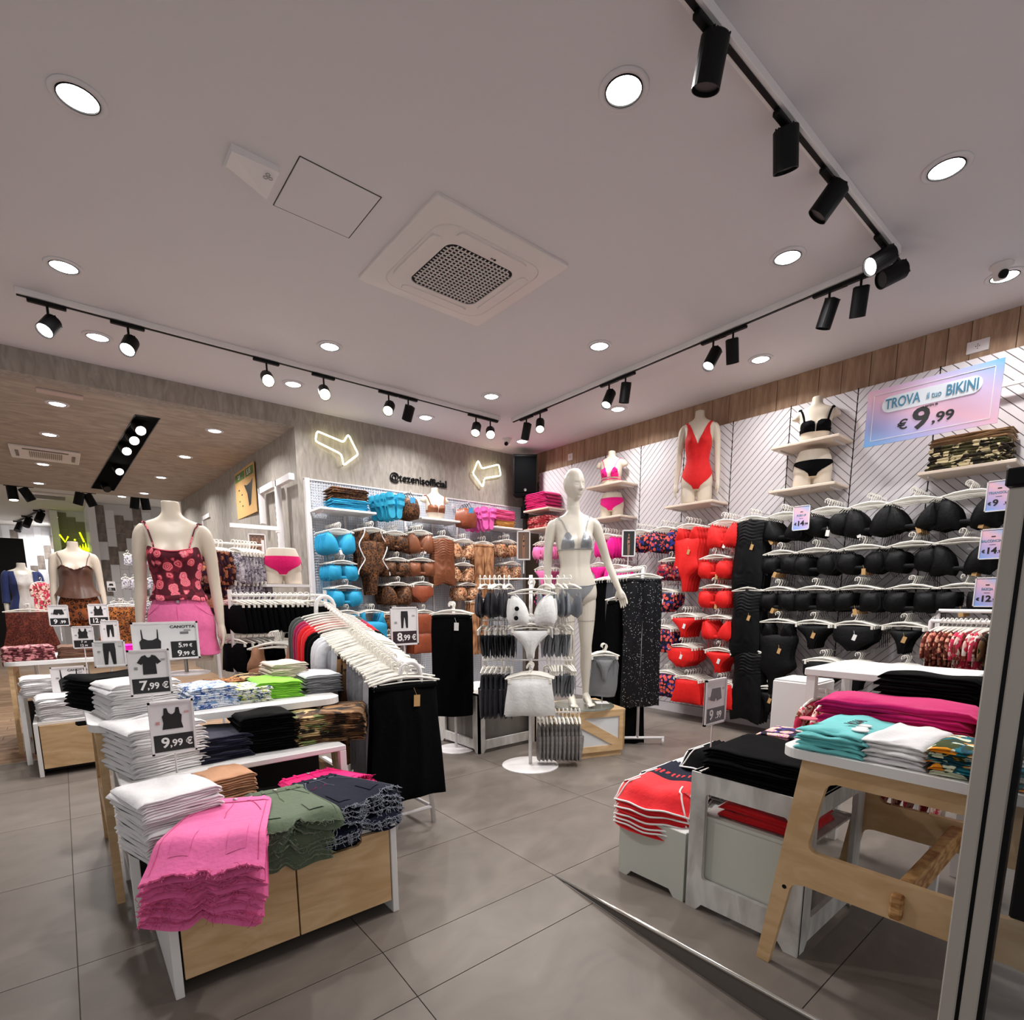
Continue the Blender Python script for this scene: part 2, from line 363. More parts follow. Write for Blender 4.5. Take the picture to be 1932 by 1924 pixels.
# pegboard panels of the back wall: sheets with a fine square grid of wires standing proud
M_grid=mat('white_grid_wire',(228,230,236),.5); M_gridb=mat('grid_backing',(205,210,218),.7)
wx0,wx1,gz1,gz0=2.05,4.90,2.385,.12
gb=empty('grid_display_wall',(3.475,5.66,0),label='wide white wire-grid panel wall under the lit arrows, holding blue, leopard and bronze beachwear',cat='display wall')
for i in range(4):
    x0=wx0+i*(wx1-wx0)/4; x1=wx0+(i+1)*(wx1-wx0)/4
    m=MB(); m.bx(x0+.004-3.475,x1-.004-3.475,.02,.032,gz0,gz1); m.build('backing_panel',M_gridb,gb)
    m=MB(); st=.0265; n=int((x1-x0)/st)
    for k in range(n+1): x=x0+.004+k*(x1-x0-.008)/n-3.475; m.box((x,.012,(gz0+gz1)/2),(.005,.006,gz1-gz0))
    n=int((gz1-gz0)/st)
    for k in range(n+1): z=gz0+k*(gz1-gz0)/n; m.box(((x0+x1)/2-3.475,.007,z),(x1-x0-.008,.006,.005))
    tag(m.build('wire_grid',M_grid,gb),kind='stuff')
m=MB(); m.bx(wx0-3.475-.045,wx0-3.475,-.03,.04,.0,gz1+.012,bev=.004); m.build('side_post',M_white,gb)
m=MB(); m.bx(wx0-3.475-.045,wx1-3.475,.0,.04,gz1,gz1+.012); m.build('top_rail',M_white,gb)
for i in range(1,5):
    for k,q in enumerate((0,.5)):
        x=wx0+(i-q)*(wx1-wx0)/4-3.475
        if i<4 or k: m=MB(); m.bx(x-.012,x+.012,-.006,.003,gz0,gz1-.1); m.build('upright',M_white,gb)
# ---------------------------------------------------------------- ceiling fittings
def area(loc,size,power,col=(1,.98,.965),spread=None,aim=None):
    L=bpy.data.lights.new('lamp_light','AREA'); L.shape='DISK'; L.size=size; L.energy=power; L.color=col
    if spread: L.spread=spread
    return L
def downlight(loc,label,power,tilt=(0,0),r=.092,light=True,group='recessed ceiling downlights'):
    t=empty('downlight',loc,label=label,cat='ceiling light',group=None)
    m=MB(); m.lathe([(r,0),(r,-.004),(r*.97,-.007),(r*.76,-.007),(r*.74,-.001),(r*.73,0)],28); m.build('trim_ring',M_ceil,t,smooth=True)
    m=MB(); m.lathe([(r*.735,-.0005),(r*.735,-.009),(r*.70,-.009),(r*.70,-.0005)],28); m.build('lamp_bezel',M_black,t,smooth=False)
    m=MB(); m.lathe([(0,-.0105),(r*.35,-.011),(r*.6,-.009),(r*.70,-.003),(r*.70,-.0005)],28); m.build('lens',M_lens,t,smooth=True)
    if light:
        L=area(None,.11,power,spread=math.radians(150)); o=link('light',L,t); o.location=(0,0,-.016)
    return t
M_ceil.name='ceiling_paint'
names={(147,183):'large oval-looking round downlight in the upper left of the ceiling',(1177,168):'round downlight left of the nearest black track heads',(1786,316):'round downlight to the right of the corner of the black track',(120,502):'round downlight just above the left white track end',(1486,484):'round downlight inside the track corner, left of the dark spot heads',(1896,520):'round downlight beside the small camera at the right edge',(184,635):'round downlight between the two leftmost spot heads',(622,653):'round downlight above the left track, left of the air cassette tip',(1131,652):'round downlight above the middle of the right track',(553,724):'round downlight below the left track between two lit spot heads',(1435,677):'round downlight below the right track near its pair of spot heads',(927,747):'round downlight just above where the two tracks nearly meet',(803,787):'round downlight beyond the left track near the back wall arrow',(1166,771):'round downlight beyond the right track above the wood planks',(985,832):'round downlight in the far corner near the loudspeaker'}
gx=[.23,1.77,3.27,4.46]
for (x,y),nm in names.items():
    p=oz(x,y,H); downlight((p.x,p.y,H),nm,DOWN_W*(.55 if p.x>4.3 else 1))
# downlights continue behind the viewer's head on the same grid (unseen, over the entrance)
for x in (.25,1.77,3.27,4.46):
    for y in (-.6,.3):
        if not(x>3 and y>0): pass
for i,((x,y),pos) in enumerate({(108,761):'nearest on the left of the patterned ceiling',(93,819):'second on the left, before the long air unit',(81,875):'third on the left, behind the long air unit',(73,911):'farthest on the left of the patterned ceiling',(405,812):'nearest on the right of the black slot',(349,861):'second to the right of the black slot',(304,900):'third to the right of the black slot',(272,930):'fourth to the right, above the hanging track heads',(230,936):'last, beside the end of the black slot'}.items()):
    p=oz(x,y,LZ); downlight((p.x,p.y,LZ),'small downlight in the next room, '+pos,LEFT_W,r=.085)
for (x,y,d) in ((106,975,'middle of three in the far room'),(70,987,'farthest, by the three-head track')):
    p=oz(x,y,H+.05); downlight((p.x,p.y,H+.05),'far room downlight, '+d,LEFT_W*1.8,r=.085)
# track rails
def rail(p,q,label):
    p,q=Vector(p),Vector(q); d=q-p; L=d.length; a=math.atan2(d.y,d.x); t=empty('track_rail',(p+q)/2,a,label,'light track')
    m=MB(); m.box((0,0,-.018),(L,.05,.036),bev=.002); m.build('housing',M_white,t)
    m=MB(); m.box((0,0,-.0385),(L-.01,.018,.005)); m.build('conductor_slot',M_black,t)
TYL,TXR,TYN=4.66,3.775,1.16
rail((-.02,TYL,H),(3.70,TYL,H),'long white light track along the back of the ceiling, left arm')
rail((3.84,4.60,H),(3.71,1.20,H),'long white light track running beside the plank wall')
rail((.2,TYN,H),(3.66,TYN,H),'near light track with black rail and dark spot heads overhead')
def head(stem,aim,ax,label,lit,length=.125,r=.046,power=SPOT_W,drop=.12,warm=False,ztop=H):
    """track spot: adapter bar along the track, stem, cylinder pointing at aim"""
    s=Vector(stem); t=empty('track_spotlight',(s.x,s.y,ztop-.041),0,label,'spotlight')
    m=MB(); c,s_=math.cos(ax),math.sin(ax); m.box((0,0,-.010),(.19,.03,.02),rz=ax,bev=.004); m.build('adapter',M_black,t)
    m=MB(); m.cyl((0,0,-.015),(0,0,-drop+.01),.007,n=8); m.box((0,0,-drop+.012),(.02,.02,.02)); m.build('stem',M_black,t)
    d=(Vector(aim)-Vector((s.x,s.y,ztop-.041-drop))).normalized(); q=d.to_track_quat('Z','Y').to_matrix()
    o0=Vector((0,0,-drop-.01))
    m=MB(); m.lathe([(0,-length*.45),(r*.93,-length*.45),(r,-length*.42),(r,length*.55),(r*.93,length*.55),(r*.90,length*.46),(0,length*.46)],24,c=o0,M=q); m.build('lamp_body',M_black,t,smooth=False)
    m=MB(); 
    for k in range(-3,4): m.box(q@Vector((k*r*.22,0,-length*.45))+o0,(.004,r*1.5,.006),M=q)
    m.build('cooling_fins',M_black,t)
    m=MB(); m.lathe([(0,length*.475),(r*.8,length*.475),(r*.88,length*.465)],24,c=o0,M=q); m.build('lens',(M_lensw if warm else M_lens) if lit else M_reflector,t)
    if power:
        L=bpy.data.lights.new('spot_light','SPOT'); L.energy=power*(1 if lit else .55); L.spot_size=math.radians(62); L.spot_blend=.7; L.shadow_soft_size=.035; L.color=(1,.96,.92) if not warm else (1,.9,.78)
        o=link('light',L,t); o.location=o0+d*(length*.6+.012); o.rotation_euler=(-d).to_track_quat('Z','Y').to_euler()
    return t
def hl(x,Y=TYL): return (oy(x[0],x[1],Y).x,Y)
TOP='on the left track, '
for x,y,aim,lab,lit,warm in ((88,572,(-.9,3.4,1.1),'leftmost black drum spotlight with bright round lens',1,0),(240,607,(-.3,3.1,1.0),'second black drum spotlight from the left, bright lens',1,0),(502,677,(.9,2.0,1.15),'third spotlight from the left, glowing straight at the viewer',1,1),(610,707,(1.1,2.1,1.1),'fourth spotlight from the left with star-like glow',1,1),(733,742,(1.0,3.0,1.0),'fifth spotlight from the left, lens turned left',1,1),(770,752,(2.6,5.7,1.3),'dark spotlight turned to the back wall, right of the fifth',0,0),(898,785,(2.2,3.6,.9),'seventh spotlight with small bright lens facing left',1,1),(925,792,(2.1,2.6,1.0),'rightmost spotlight of the left track, glowing warm',1,1)):
    X,Y=hl((x,y)); head((X,Y),aim,0,lab,lit,warm=warm)
def hr(x,y): 
    p=ox(x,y,3.78); return (3.71+.13*(p.y-1.2)/3.4,p.y)
for x,y,aim,lab,lit,warm in ((986,790,(4.3,5.6,.9),'black square-looking spotlight at the corner end of the right track',0,0),(1013,780,(2.6,2.9,1.1),'second spotlight of the right track, glowing warm at the viewer',1,1),(1148,728,(2.2,3.0,.4),'third spotlight of the right track, pointing down left',1,0),(1180,716,(4.0,3.6,.6),'fourth spotlight of the right track, pointing down',0,0),(1350,650,(2.2,2.5,.5),'fifth spotlight of the right track with lit lens below',1,0),(1388,636,(4.6,2.4,1.0),'sixth spotlight of the right track, upright and dark',0,0),(1572,567,(3.9,2.3,.5),'seventh spotlight of the right track, slanting down, dark',0,0),(1632,545,(4.6,1.8,.8),'eighth spotlight of the right track, nearest its corner end',0,0)):
    X,Y=hr(x,y); head((X,Y),aim,PI/2,lab,lit,warm=warm,length=.15,r=.042)
for x,y,dv,lab,lit in ((1345,40,(.15,.45,-1.5),'nearest black spotlight at the top edge of the ceiling',0),(1487,215,(.55,.15,-1.4),'second black spotlight from the top with ribbed back',0),(1570,318,(-.35,1.0,-1.3),'third black spotlight from the top, body leaning to lower left',0),(1668,435,(-.85,.62,-.62),'fourth black spotlight, its lit lens turned left',1),(1690,470,(-.70,.60,-.42),'fifth black spotlight at the corner of the two tracks',0)):
    p=oy(x,y,TYN); X=min(p.x,3.60 if y<460 else 3.68); head((X,TYN),(X+dv[0],TYN+dv[1],H-.13+dv[2]),0,lab,lit,length=.13,r=.046,drop=.075)
# cassette air conditioner
acx,acy=1.965,2.812; t=empty('air_conditioner',(acx,acy,H),label='square white ceiling air conditioner with dark gridded intake',cat='air conditioner')
def rsq(h,r,n=8):
    P=[]
    for q in range(4):
        a0=q*PI/2; cx=(h-r)*(1 if q in(0,3) else -1); cy=(h-r)*(1 if q in(0,1) else -1)
        for k in range(n+1): a=a0+k*PI/2/n; P.append((cx+r*math.cos(a),cy+r*math.sin(a)))
    return P
def ringmesh(m,rings,close=True):
    n=len(rings[0][0]); vs=[]; 
    for P,z in rings: vs+=[(p[0],p[1],z) for p in P]
    fs=[(i*n+k,i*n+(k+1)%n,(i+1)*n+(k+1)%n,(i+1)*n+k) for i in range(len(rings)-1) for k in range(n)]
    if close: fs.append(tuple((len(rings)-1)*n+k for k in range(n)))
    return m.add(vs,fs)
M_ac=mat('air_conditioner_plastic',(222,214,212),.4)
m=MB(); ringmesh(m,[(rsq(.435,.02),0),(rsq(.435,.02),-.014),(rsq(.43,.02),-.018),(rsq(.345,.11),-.030),(rsq(.342,.11),-.026),(rsq(.338,.11),-.032),(rsq(.225,.06),-.036),(rsq(.222,.06),-.022)],False); m.build('face_plate',M_ac,t)
m=MB(); ringmesh(m,[(rsq(.223,.06),-.0315)]); m.build('filter',M_black,t)
m=MB(); n=17
for k in range(1,n): 
    x=-.22+.44*k/n; h=.215 if abs(x)<.17 else .19; m.box((x,0,-.034),(.0065,2*h,.004)); m.box((0,x,-.034),(2*h,.0065,.004))
m.build('intake_grille',M_ac,t)
for a in range(4):
    m=MB(); P=[(-.19,.262),(.19,.262),(.215,.27),(.225,.285),(.215,.318),(.19,.325),(-.19,.325),(-.215,.318),(-.225,.285),(-.215,.27)]; M=Matrix.Rotation(a*PI/2,3,'Z')
    m.add([M@Vector((x,y,-.040)) for x,y in P]+[M@Vector((x,y,-.030)) for x,y in P],[tuple(range(10))]+[(i,(i+1)%10,(i+1)%10+10,i+10) for i in range(10)]); m.build('air_flap',M_ac,t)
m=MB(); m.lathe([(0,-.0365),(.008,-.0365),(.008,-.034)],14,c=(.05,-.245,0)); m.box((.027,-.245,-.0355),(.004,.012,.002)); m.box((.035,-.245,-.0355),(.004,.012,.002)); m.build('emblem',M_black,t)
# access hatch: panel framed by a thin dark joint
hx0,hx1,hy0,hy1=.976,1.352,2.578,2.952; t=empty('access_panel',((hx0+hx1)/2,(hy0+hy1)/2,H),label='flush square inspection hatch outlined by a thin dark joint',cat='hatch')
m=MB(); m.box((0,0,-.0012),(hx1-hx0-.007,hy1-hy0-.007,.0024)); m.build('cover',M_ceil,t)
m=MB()
for sx,sy in ((0,1),(0,-1),(1,0),(-1,0)): m.box((sx*(hx1-hx0)/2,sy*(hy1-hy0)/2,-.0006),(.0035 if sx else hx1-hx0,.0035 if sy else hy1-hy0,.0012))
m.build('joint',M_black,t)
# hanging detector with folded sign face
t=empty('emergency_light',(.835,2.765,H),label='small white folded triangular fixture beside the ceiling hatch',cat='detector')
m=MB(); P=[(-.10,-.085),(.085,-.085),(.085,.075),(-.10,.075)]
m.add([(-.10,-.075,0),(.09,-.075,0),(.09,.085,0),(-.10,.085,0),(-.10,-.075,-.030),(.09,-.075,-.026),(.085,.10,-.045),(-.10,.03,-.028)],[(0,1,5,4),(4,5,6),(4,6,7),(0,4,7,3),(1,2,6,5),(2,3,7,6)]); m.build('shell',M_white,t)
m=MB()
for dx,dy in ((.05,-.045),(.065,-.03),(.045,-.025)):
    m.tube([(dx+.009*math.cos(k*PI/3),dy+.009*math.sin(k*PI/3),-.0325-.1*(dy+.075)) for k in range(6)],.001,4,closed=True)
m.build('hexagon_mark',M_black,t)
# small dome cameras
for (x,y,lab) in ((1890,500,'small white security camera beside the right-hand downlight'),(957,828,'tiny white security camera near the far ceiling corner')):
    p=oz(x,y,H); t=empty('security_camera',(p.x,p.y,H),label=lab,cat='camera'); m=MB(); m.lathe([(.055,0),(.055,-.006),(.04,-.012),(.036,-.05),(.03,-.07),(0,-.08)],20); m.build('housing',M_ac,t,smooth=True)
    d=(Vector((-.8,-.5,-.45))).normalized(); q=d.to_track_quat('Z','Y').to_matrix(); m=MB(); m.lathe([(.022,0),(.022,.018),(0,.02)],16,c=d*.03+Vector((0,0,-.045)),M=q); m.build('lens',M_black,t)
# next-room ceiling: black slot with spots, long air unit, small diffuser
t=empty('recessed_light_channel',(.76,8.5,LZ),label='long black recessed lighting slot in the patterned ceiling',cat='light channel')
m=MB(); m.add([(-.05,-2.22,-.002),(.14,-2.24,-.002),(.07,2.21,-.002),(-.215,2.18,-.002)],[(0,1,2,3)]); m.build('slot',mat('slot_black',(3,3,3),.9,spec=.02),t)
m=MB()
for a,b_ in (((-.05,-2.22),(.14,-2.24)),((.14,-2.24),(.07,2.21)),((.07,2.21),(-.215,2.18)),((-.215,2.18),(-.05,-2.22))): m.tube([(a[0],a[1],-.004),(b_[0],b_[1],-.004)],.004,6)
m.build('slot_frame',M_black,t)
for k,(x,y) in enumerate(((262,809),(250,828),(236,848),(223,887),(200,920))):
    p=oz(x,y,LZ-.06); tt=empty('slot_spotlight',(p.x,p.y,LZ-.004),label=['first lit spotlight at the near end of the black slot','second lit spotlight in the black slot','third lit spotlight in the black slot','fourth lit spotlight of the black slot, after a gap','dark spotlight hanging at the far end of the black slot'][k],cat='spotlight')
    d=Vector((.2,-.75,-.6)).normalized(); q=d.to_track_quat('Z','Y').to_matrix()
    m=MB(); m.lathe([(0,-.06),(.05,-.06),(.052,.05),(0,.048)],18,c=(0,0,-.05),M=q); m.cyl((0,0,0),(0,0,-.05),.01,n=6); m.build('lamp_body',M_black,tt)
    m=MB(); m.lathe([(0,.053),(.042,.053),(.044,.05)],18,c=(0,0,-.05),M=q); m.build('lens',M_lens if k<4 else M_reflector,tt)
t=empty('air_conditioner',(.05,8.55,LZ),label='long white ceiling air unit with slatted intake in the next room',cat='air conditioner')
m=MB(); m.box((0,0,-.015),(.62,.64,.03),bev=.008); m.build('face_plate',M_ac,t)
m=MB()
for k in range(16): m.box((-.14+k*.0187,-.02,-.034),(.006,.30,.008))
m.box((0,-.27,-.034),(.4,.04,.006)); m.box((-.25,0,-.034),(.03,.3,.006)); m.box((.25,0,-.034),(.03,.3,.006)); m.build('grille',mat('grille_grey',(120,112,108),.6),t)
t=empty('air_vent',tuple(oz(113,741,LZ)),label='small flush white vent near the beam of the next room',cat='vent'); m=MB(); m.box((0,0,-.008),(.30,.10,.016),bev=.004); m.build('cover',mat('vent_paint',(190,172,164),.7),t)
# spot heads of the far room, hanging from short rails
def farhead(px,py,aim,lab,z=H+.05,lit=0):
    p=oz(px,py,z-.12); tt=empty('track_spotlight',(p.x,p.y,z),label=lab,cat='spotlight'); d=Vector(aim).normalized(); q=d.to_track_quat('Z','Y').to_matrix()
    m=MB(); m.box((0,0,-.02),(.2,.03,.03)); m.cyl((0,0,-.02),(0,0,-.12),.012,n=6); m.build('adapter',M_black,tt)
    m=MB(); m.lathe([(0,-.1),(.07,-.1),(.072,.12),(0,.118)],18,c=(0,0,-.14),M=q); m.build('lamp_body',M_black,tt)
    m=MB(); m.lathe([(0,.123),(.058,.123),(.06,.12)],18,c=(0,0,-.14),M=q); m.build('lens',M_lens if lit else M_reflector,tt)
for i,(x,y,a,l_) in enumerate(((23,927,(.05,-.1,-1),1),(50,929,(.5,.1,-1),0),(149,937,(-.25,.1,-1),0),(169,940,(.4,.1,-1),0),(254,945,(-.15,.1,-1),0),(274,947,(.1,.1,-1),0))):
    farhead(x,y,a,'black spotlight beyond the patterned ceiling, '+['leftmost, with lit lens','second from the left, leaning','third from the left','fourth from the left, leaning right','fifth from the left','rightmost, above the floral top mannequin'][i],lit=l_)
for i,(x,y) in enumerate(((36,992),(52,983),(75,973))): farhead(x,y,(-.4,-.5,-1),'black square spotlight on the short far track, '+['lowest left','middle','upper right'][i])
p,q=oz(34,984,H+.03),oz(77,962,H+.03); m=MB(); m.tube([p,q],.022,6); tag(m.build('short_track',M_black),'short slanting black light track in the far room','light track')
t=empty('air_conditioner',tuple(oz(93,935,H+.05)),label='faint square air cassette in the far white ceiling',cat='air conditioner'); m=MB(); m.box((0,0,-.015),(.85,.8,.03),bev=.01); m.build('face_plate',M_ac,t); m=MB(); m.box((0,0,-.033),(.45,.4,.01)); m.build('grille',mat('grille_grey',(1,1,1)),t)
# ---------------------------------------------------------------- far room walls with upright tiles
M_tg=streakmat('grey_wall_tile',(108,98,92),(140,130,122),scale=8,rough=.6,dist=.5,bump=0); M_tw=mat('white_wall_tile',(222,222,224),.35)
def tiled(name,x0,y0,x1,y1,z1,seed,zmin=.9,wm=None):
    d=Vector((x1-x0,y1-y0,0)); L=d.length; a=math.atan2(d.y,d.x); m=MB(); m.box((L/2,.04,z1/2),(L,.06,z1)); wl=m.build(name,mat('far_wall_paint',(205,204,206),.7),loc=(x0,y0,0),rz=a); wl['kind']='structure'
    tw,th=.155,.36; r=random.Random(seed); n=int(L/tw); off=[.0,.5,.25,.75]
    mg={}
    for i in range(n):
        z=z1-.02-(i%4)*.09
        while z>zmin:
            gr=r.random()<.27; key=gr
            if key not in mg: b=MB(); b.box((0,0,0),(tw-.008,.016,th-.008)); mg[key]=b.mesh('tile',M_tg if gr else (wm or M_tw))
            hgt=th
            if z-th>zmin-.4: link('tile',mg[key],wl,(tw*(i+.5),.006,z-th/2-.005))
            z-=th
tiled('wall_far_left',-2.2,19.25,.15,19.15,3.1,1); tiled('wall_far_recess',.15,15.6,1.0,15.4,3.1,2,wm=mat('olive_grey_tile',(120,118,96),.6)); tiled('wall_far_right',.72,13.9,1.9,13.72,3.1,4)
b=MB(); b.bx(.60,.72,13.75,15.5,0,3.1); struct('wall_far_return',b,M_tw)
b=MB(); b.bx(.02,.15,15.5,19.2,0,3.1); struct('wall_far_pier',b,M_tw)
b=MB(); b.box((-.63,12.9,1.3),(.5,.1,1.9)); tag(b.build('dark_screen',M_black),'tall black panel at the left edge of the far room','screen')
# yellow neon hand sign
t=empty('neon_sign',tuple(oy(150,1022,15.2)),label='yellow neon squiggle sign on the dark recess wall',cat='neon sign'); M_neony=mat('yellow_neon',(225,250,10),.3,emit=2.5)
m=MB()
for k in range(5): m.tube([(-.02+.05*k,0,-.20),(.0+.05*k,0,-.02-.03*abs(k-2)),(.02+.05*k,0,-.2)],.014,6)
m.tube([(-.05,0,-.12),(-.02,0,-.25),(.15,0,-.27),(.26,0,-.18),(.24,0,-.08)],.016,6); m.build('hand',M_neony,t)
m=MB(); m.tube([(-.32,0,.13),(-.24,0,-.02),(-.18,0,.1)],.016,6); m.tube([(.02,0,.2),(.08,0,.0)],.016,6); m.tube([(-.08,0,.02),(-.07,0,.05)],.018,6); m.build('letters',M_neony,t)
# window mannequin rails etc. of the far room
# ================================================================ FIGURES (shop mannequins): one continuous skin each
M_skin=mat('mannequin_ivory',(206,193,176),.42,spec=.4); M_skin2=mat('mannequin_pale',(210,203,190),.35,spec=.5); M_skingloss=M_skin2
_RZ=np.array([.76,.80,.84,.90,.96,1.02,1.07,1.13,1.19,1.25,1.31,1.36,1.395,1.415,1.43,1.445,1.47,1.50,1.56])
_RA=np.array([.110,.148,.162,.160,.146,.124,.112,.118,.130,.138,.142,.152,.160,.156,.128,.084,.054,.048,.048])
_RB=np.array([.070,.100,.116,.112,.100,.088,.082,.088,.096,.100,.098,.090,.078,.068,.062,.058,.054,.051,.051])
_RY=np.array([.012,.012,.010,.005,.0,-.004,-.006,-.006,-.004,.0,.004,.008,.012,.014,.014,.012,.008,.004,.0])
def _ip(z,T):
    z=min(max(z,_RZ[0]),_RZ[-1]); i=int(np.searchsorted(_RZ,z,side='right')-1); i=min(max(i,0),len(_RZ)-2)
    h=_RZ[i+1]-_RZ[i]; t=(z-_RZ[i])/h
    def sl(k):
        if k<=0 or k>=len(_RZ)-1: return 0
        return (T[k+1]-T[k-1])/(_RZ[k+1]-_RZ[k-1])
    t2,t3=t*t,t**3
    return (2*t3-3*t2+1)*T[i]+(t3-2*t2+t)*h*sl(i)+(-2*t3+3*t2)*T[i+1]+(t3-t2)*h*sl(i+1)
def body_pt(u,z,off=0.,bust=1.,yc=True):
    """u: angle round the trunk, 0 = front, +pi/2 = figure's left (+x); z height; off = distance out of the skin"""
    a,b,y0=_ip(z,_RA)+off,_ip(z,_RB)+off,_ip(z,_RY); s,c=math.sin(u),math.cos(u); n=2/2.25
    x=a*math.copysign(abs(s)**n,s); y=y0-b*math.copysign(abs(c)**n,c)
    if c>0:
        for sx in (-1,1): y-=.040*bust*math.exp(-((x-sx*.068)**2/(2*.038**2)+(z-(1.243))**2/(2*(.036 if z>1.243 else .030)**2)))*min(1,c*1.6)
        y-=.010*math.exp(-(x**2/(2*.06**2)+(z-.94)**2/(2*.07**2)))*c
        y+=.006*math.exp(-(x**2/(2*.008**2)+(z-1.12)**2/(2*.09**2)))*c
    else:
        for sx in (-1,1): y+=.030*math.exp(-((x-sx*.07)**2/(2*.05**2)+(z-.86)**2/(2*.055**2)))*min(1,-c*1.6)
    return Vector((x,y,z))
def loft(m,rings,cap=True):
    n=len(rings[0]); vs=[p for r in rings for p in r]
    fs=[(i*n+k,i*n+(k+1)%n,(i+1)*n+(k+1)%n,(i+1)*n+k) for i in range(len(rings)-1) for k in range(n)]
    if cap: fs.append(tuple(range(n))[::-1]); fs.append(tuple((len(rings)-1)*n+k for k in range(n)))
    return m.add(vs,fs)
def smooth_path(pts,rs,sub=5):
    """Catmull-Rom through joints with radii"""
    P=[Vector(p) for p in pts]; out=[];ro=[]
    for i in range(len(P)-1):
        p0,p1,p2,p3=P[max(i-1,0)],P[i],P[i+1],P[min(i+2,len(P)-1)]
        for k in range(sub):
            t=k/sub; out.append(.5*((2*p1)+(p2-p0)*t+(2*p0-5*p1+4*p2-p3)*t*t+(-p0+3*p1-3*p2+p3)*t**3))
            r0,r1,r2,r3=rs[max(i-1,0)],rs[i],rs[i+1],rs[min(i+2,len(P)-1)]; ro.append(.5*((2*r1)+(r2-r0)*t+(2*r0-5*r1+4*r2-r3)*t*t+(-r0+3*r1-3*r2+r3)*t**3))
    out.append(P[-1]); ro.append(rs[-1]); return out,ro
def limb(m,pts,rs,n=16,sub=5): p,r=smooth_path(pts,rs,sub); m.tube(p,r,n)
def hand(m,w,d,side,palm_n,spread=.14,scale=1.):
    """w wrist point, d pointing direction of the hand, palm_n normal out of the palm; thumb leaves the side of the palm"""
    w=Vector(w); d=Vector(d).normalized(); pn=Vector(palm_n); pn=(pn-d*pn.dot(d)).normalized(); lat=d.cross(pn)*side
    S=scale
    m.tube([w-d*.01,w+d*.02*S,w+d*.045*S,w+d*.075*S,w+d*.088*S],[.020*S,.023*S,.026*S,.025*S,.018*S],10)
    for q in (-1,1): m.tube([w+d*.02*S+lat*q*.010*S,w+d*.05*S+lat*q*.020*S,w+d*.085*S+lat*q*.022*S],[.014*S,.014*S,.012*S],8)
    for i,(o,L) in enumerate(((-.027,.062),(-.009,.074),(.009,.078),(.027,.070))):
        b=w+d*.078*S+lat*o*S; dd=(d+lat*o*spread*22*.35-pn*(-.10)).normalized(); d2=(dd+pn*.22).normalized(); d3=(dd+pn*.45).normalized()
        m.tube([b-d*.02*S,b,b+dd*L*.45*S,b+dd*L*.45*S+d2*L*.32*S,b+dd*L*.45*S+d2*L*.32*S+d3*L*.25*S],[.009*S,.0088*S,.0080*S,.0074*S,.0055*S],8)
    b=w+d*.022*S+lat*.022*S; dd=(d*.75+lat*.62+pn*.25).normalized(); m.tube([b-dd*.012*S,b+dd*.022*S,b+dd*.045*S+d*.004,b+dd*.045*S+d*.026*S],[.013*S,.0115*S,.0095*S,.007*S],8)
def head_mesh(m,c,yaw,pitch=0):
    R=(Matrix.Rotation(yaw,3,'Z')@Matrix.Rotation(pitch,3,'X')); c=Vector(c)
    def g(x,s): return math.exp(-x*x/(2*s*s))
    def fn(i,j):
        th=PI*j; ph=2*PI*i; z=math.cos(th); s=math.sin(th)**(.86 if j<.5 else 1); x=s*math.sin(ph); y=-s*math.cos(ph)  # y=-1 is the face
        X=x*.072; Z=z*.118
        Y=y*.094 if y>0 else y*.086
        if z<0:
            k=-z; X*=1-.30*k**1.3; 
            if y>0: Y*=1-.45*k
            else: Y-=.010*k*(1 if y<-.2 else max(0,-y*5))
        if y<-.05:
            f=min(1,(-y-.05)*2.5)
            for sx in (-1,1):
                Y+=f*.0095*g(X-sx*.027,.015)*g(Z-.004,.012)            # eye hollow
                Y-=f*.0060*g(X-sx*.028,.0105)*g(Z-.002,.0065)          # closed lid
                Y+=f*.0022*g(X-sx*.028,.013)*g(Z+.0065,.0016)          # lash line
                Y-=f*.0035*g(X-sx*.026,.015)*g(Z-.022,.006)            # brow
                Y-=f*.0040*g(X-sx*.040,.015)*g(Z+.024,.016)            # cheek
                Y-=f*.0050*g(X-sx*.0085,.0045)*g(Z+.033,.005)          # nostril wing
            t=max(0,min(1,(.016-Z)/.048)); 
            if -.040<Z<.020: Y-=f*(.004+.019*t**1.2)*g(X,.0062+.003*t)*min(1,(Z+.040)/.008)
            Y-=f*(.0062*g(X,.017)*g(Z+.0535,.0038)+.0072*g(X,.015)*g(Z+.0655,.0046))
            Y+=f*.0035*g(X,.020)*g(Z+.0590,.0015)
            Y+=f*.0030*g(X,.022)*g(Z+.0775,.005)
            Y-=f*.0070*g(X,.017)*g(Z+.0940,.012)
        return R@Vector((X,Y,Z))+c
    m.grid(fn,96,84,cu=True)
    for sx in (-1,1):
        def ear(i,j): 
            th=PI*j; ph=2*PI*i; return R@Vector((sx*(.068+.008*math.sin(th)*math.cos(ph)),.012+.015*math.sin(th)*math.sin(ph)-.004*math.cos(th),-.010+.028*math.cos(th)))+c
        m.grid(ear,14,10,cu=True)
def finish(mb,name,mt,parent,voxel=.005,sm=4,planes=()):
    me=mb.mesh('tmp',[mt]); o=bpy.data.objects.new('tmp',me); COL.objects.link(o)
    r=o.modifiers.new('r','REMESH'); r.mode='VOXEL'; r.voxel_size=voxel; r.use_smooth_shade=True
    if sm: s=o.modifiers.new('s','SMOOTH'); s.factor=.5; s.iterations=sm
    dg=bpy.context.evaluated_depsgraph_get(); m2=bpy.data.meshes.new_from_object(o.evaluated_get(dg)); bpy.data.objects.remove(o); m2.name=name
    if not m2.materials: m2.materials.append(mt)
    m2.polygons.foreach_set('use_smooth',[True]*len(m2.polygons))
    return link(name,m2,parent)
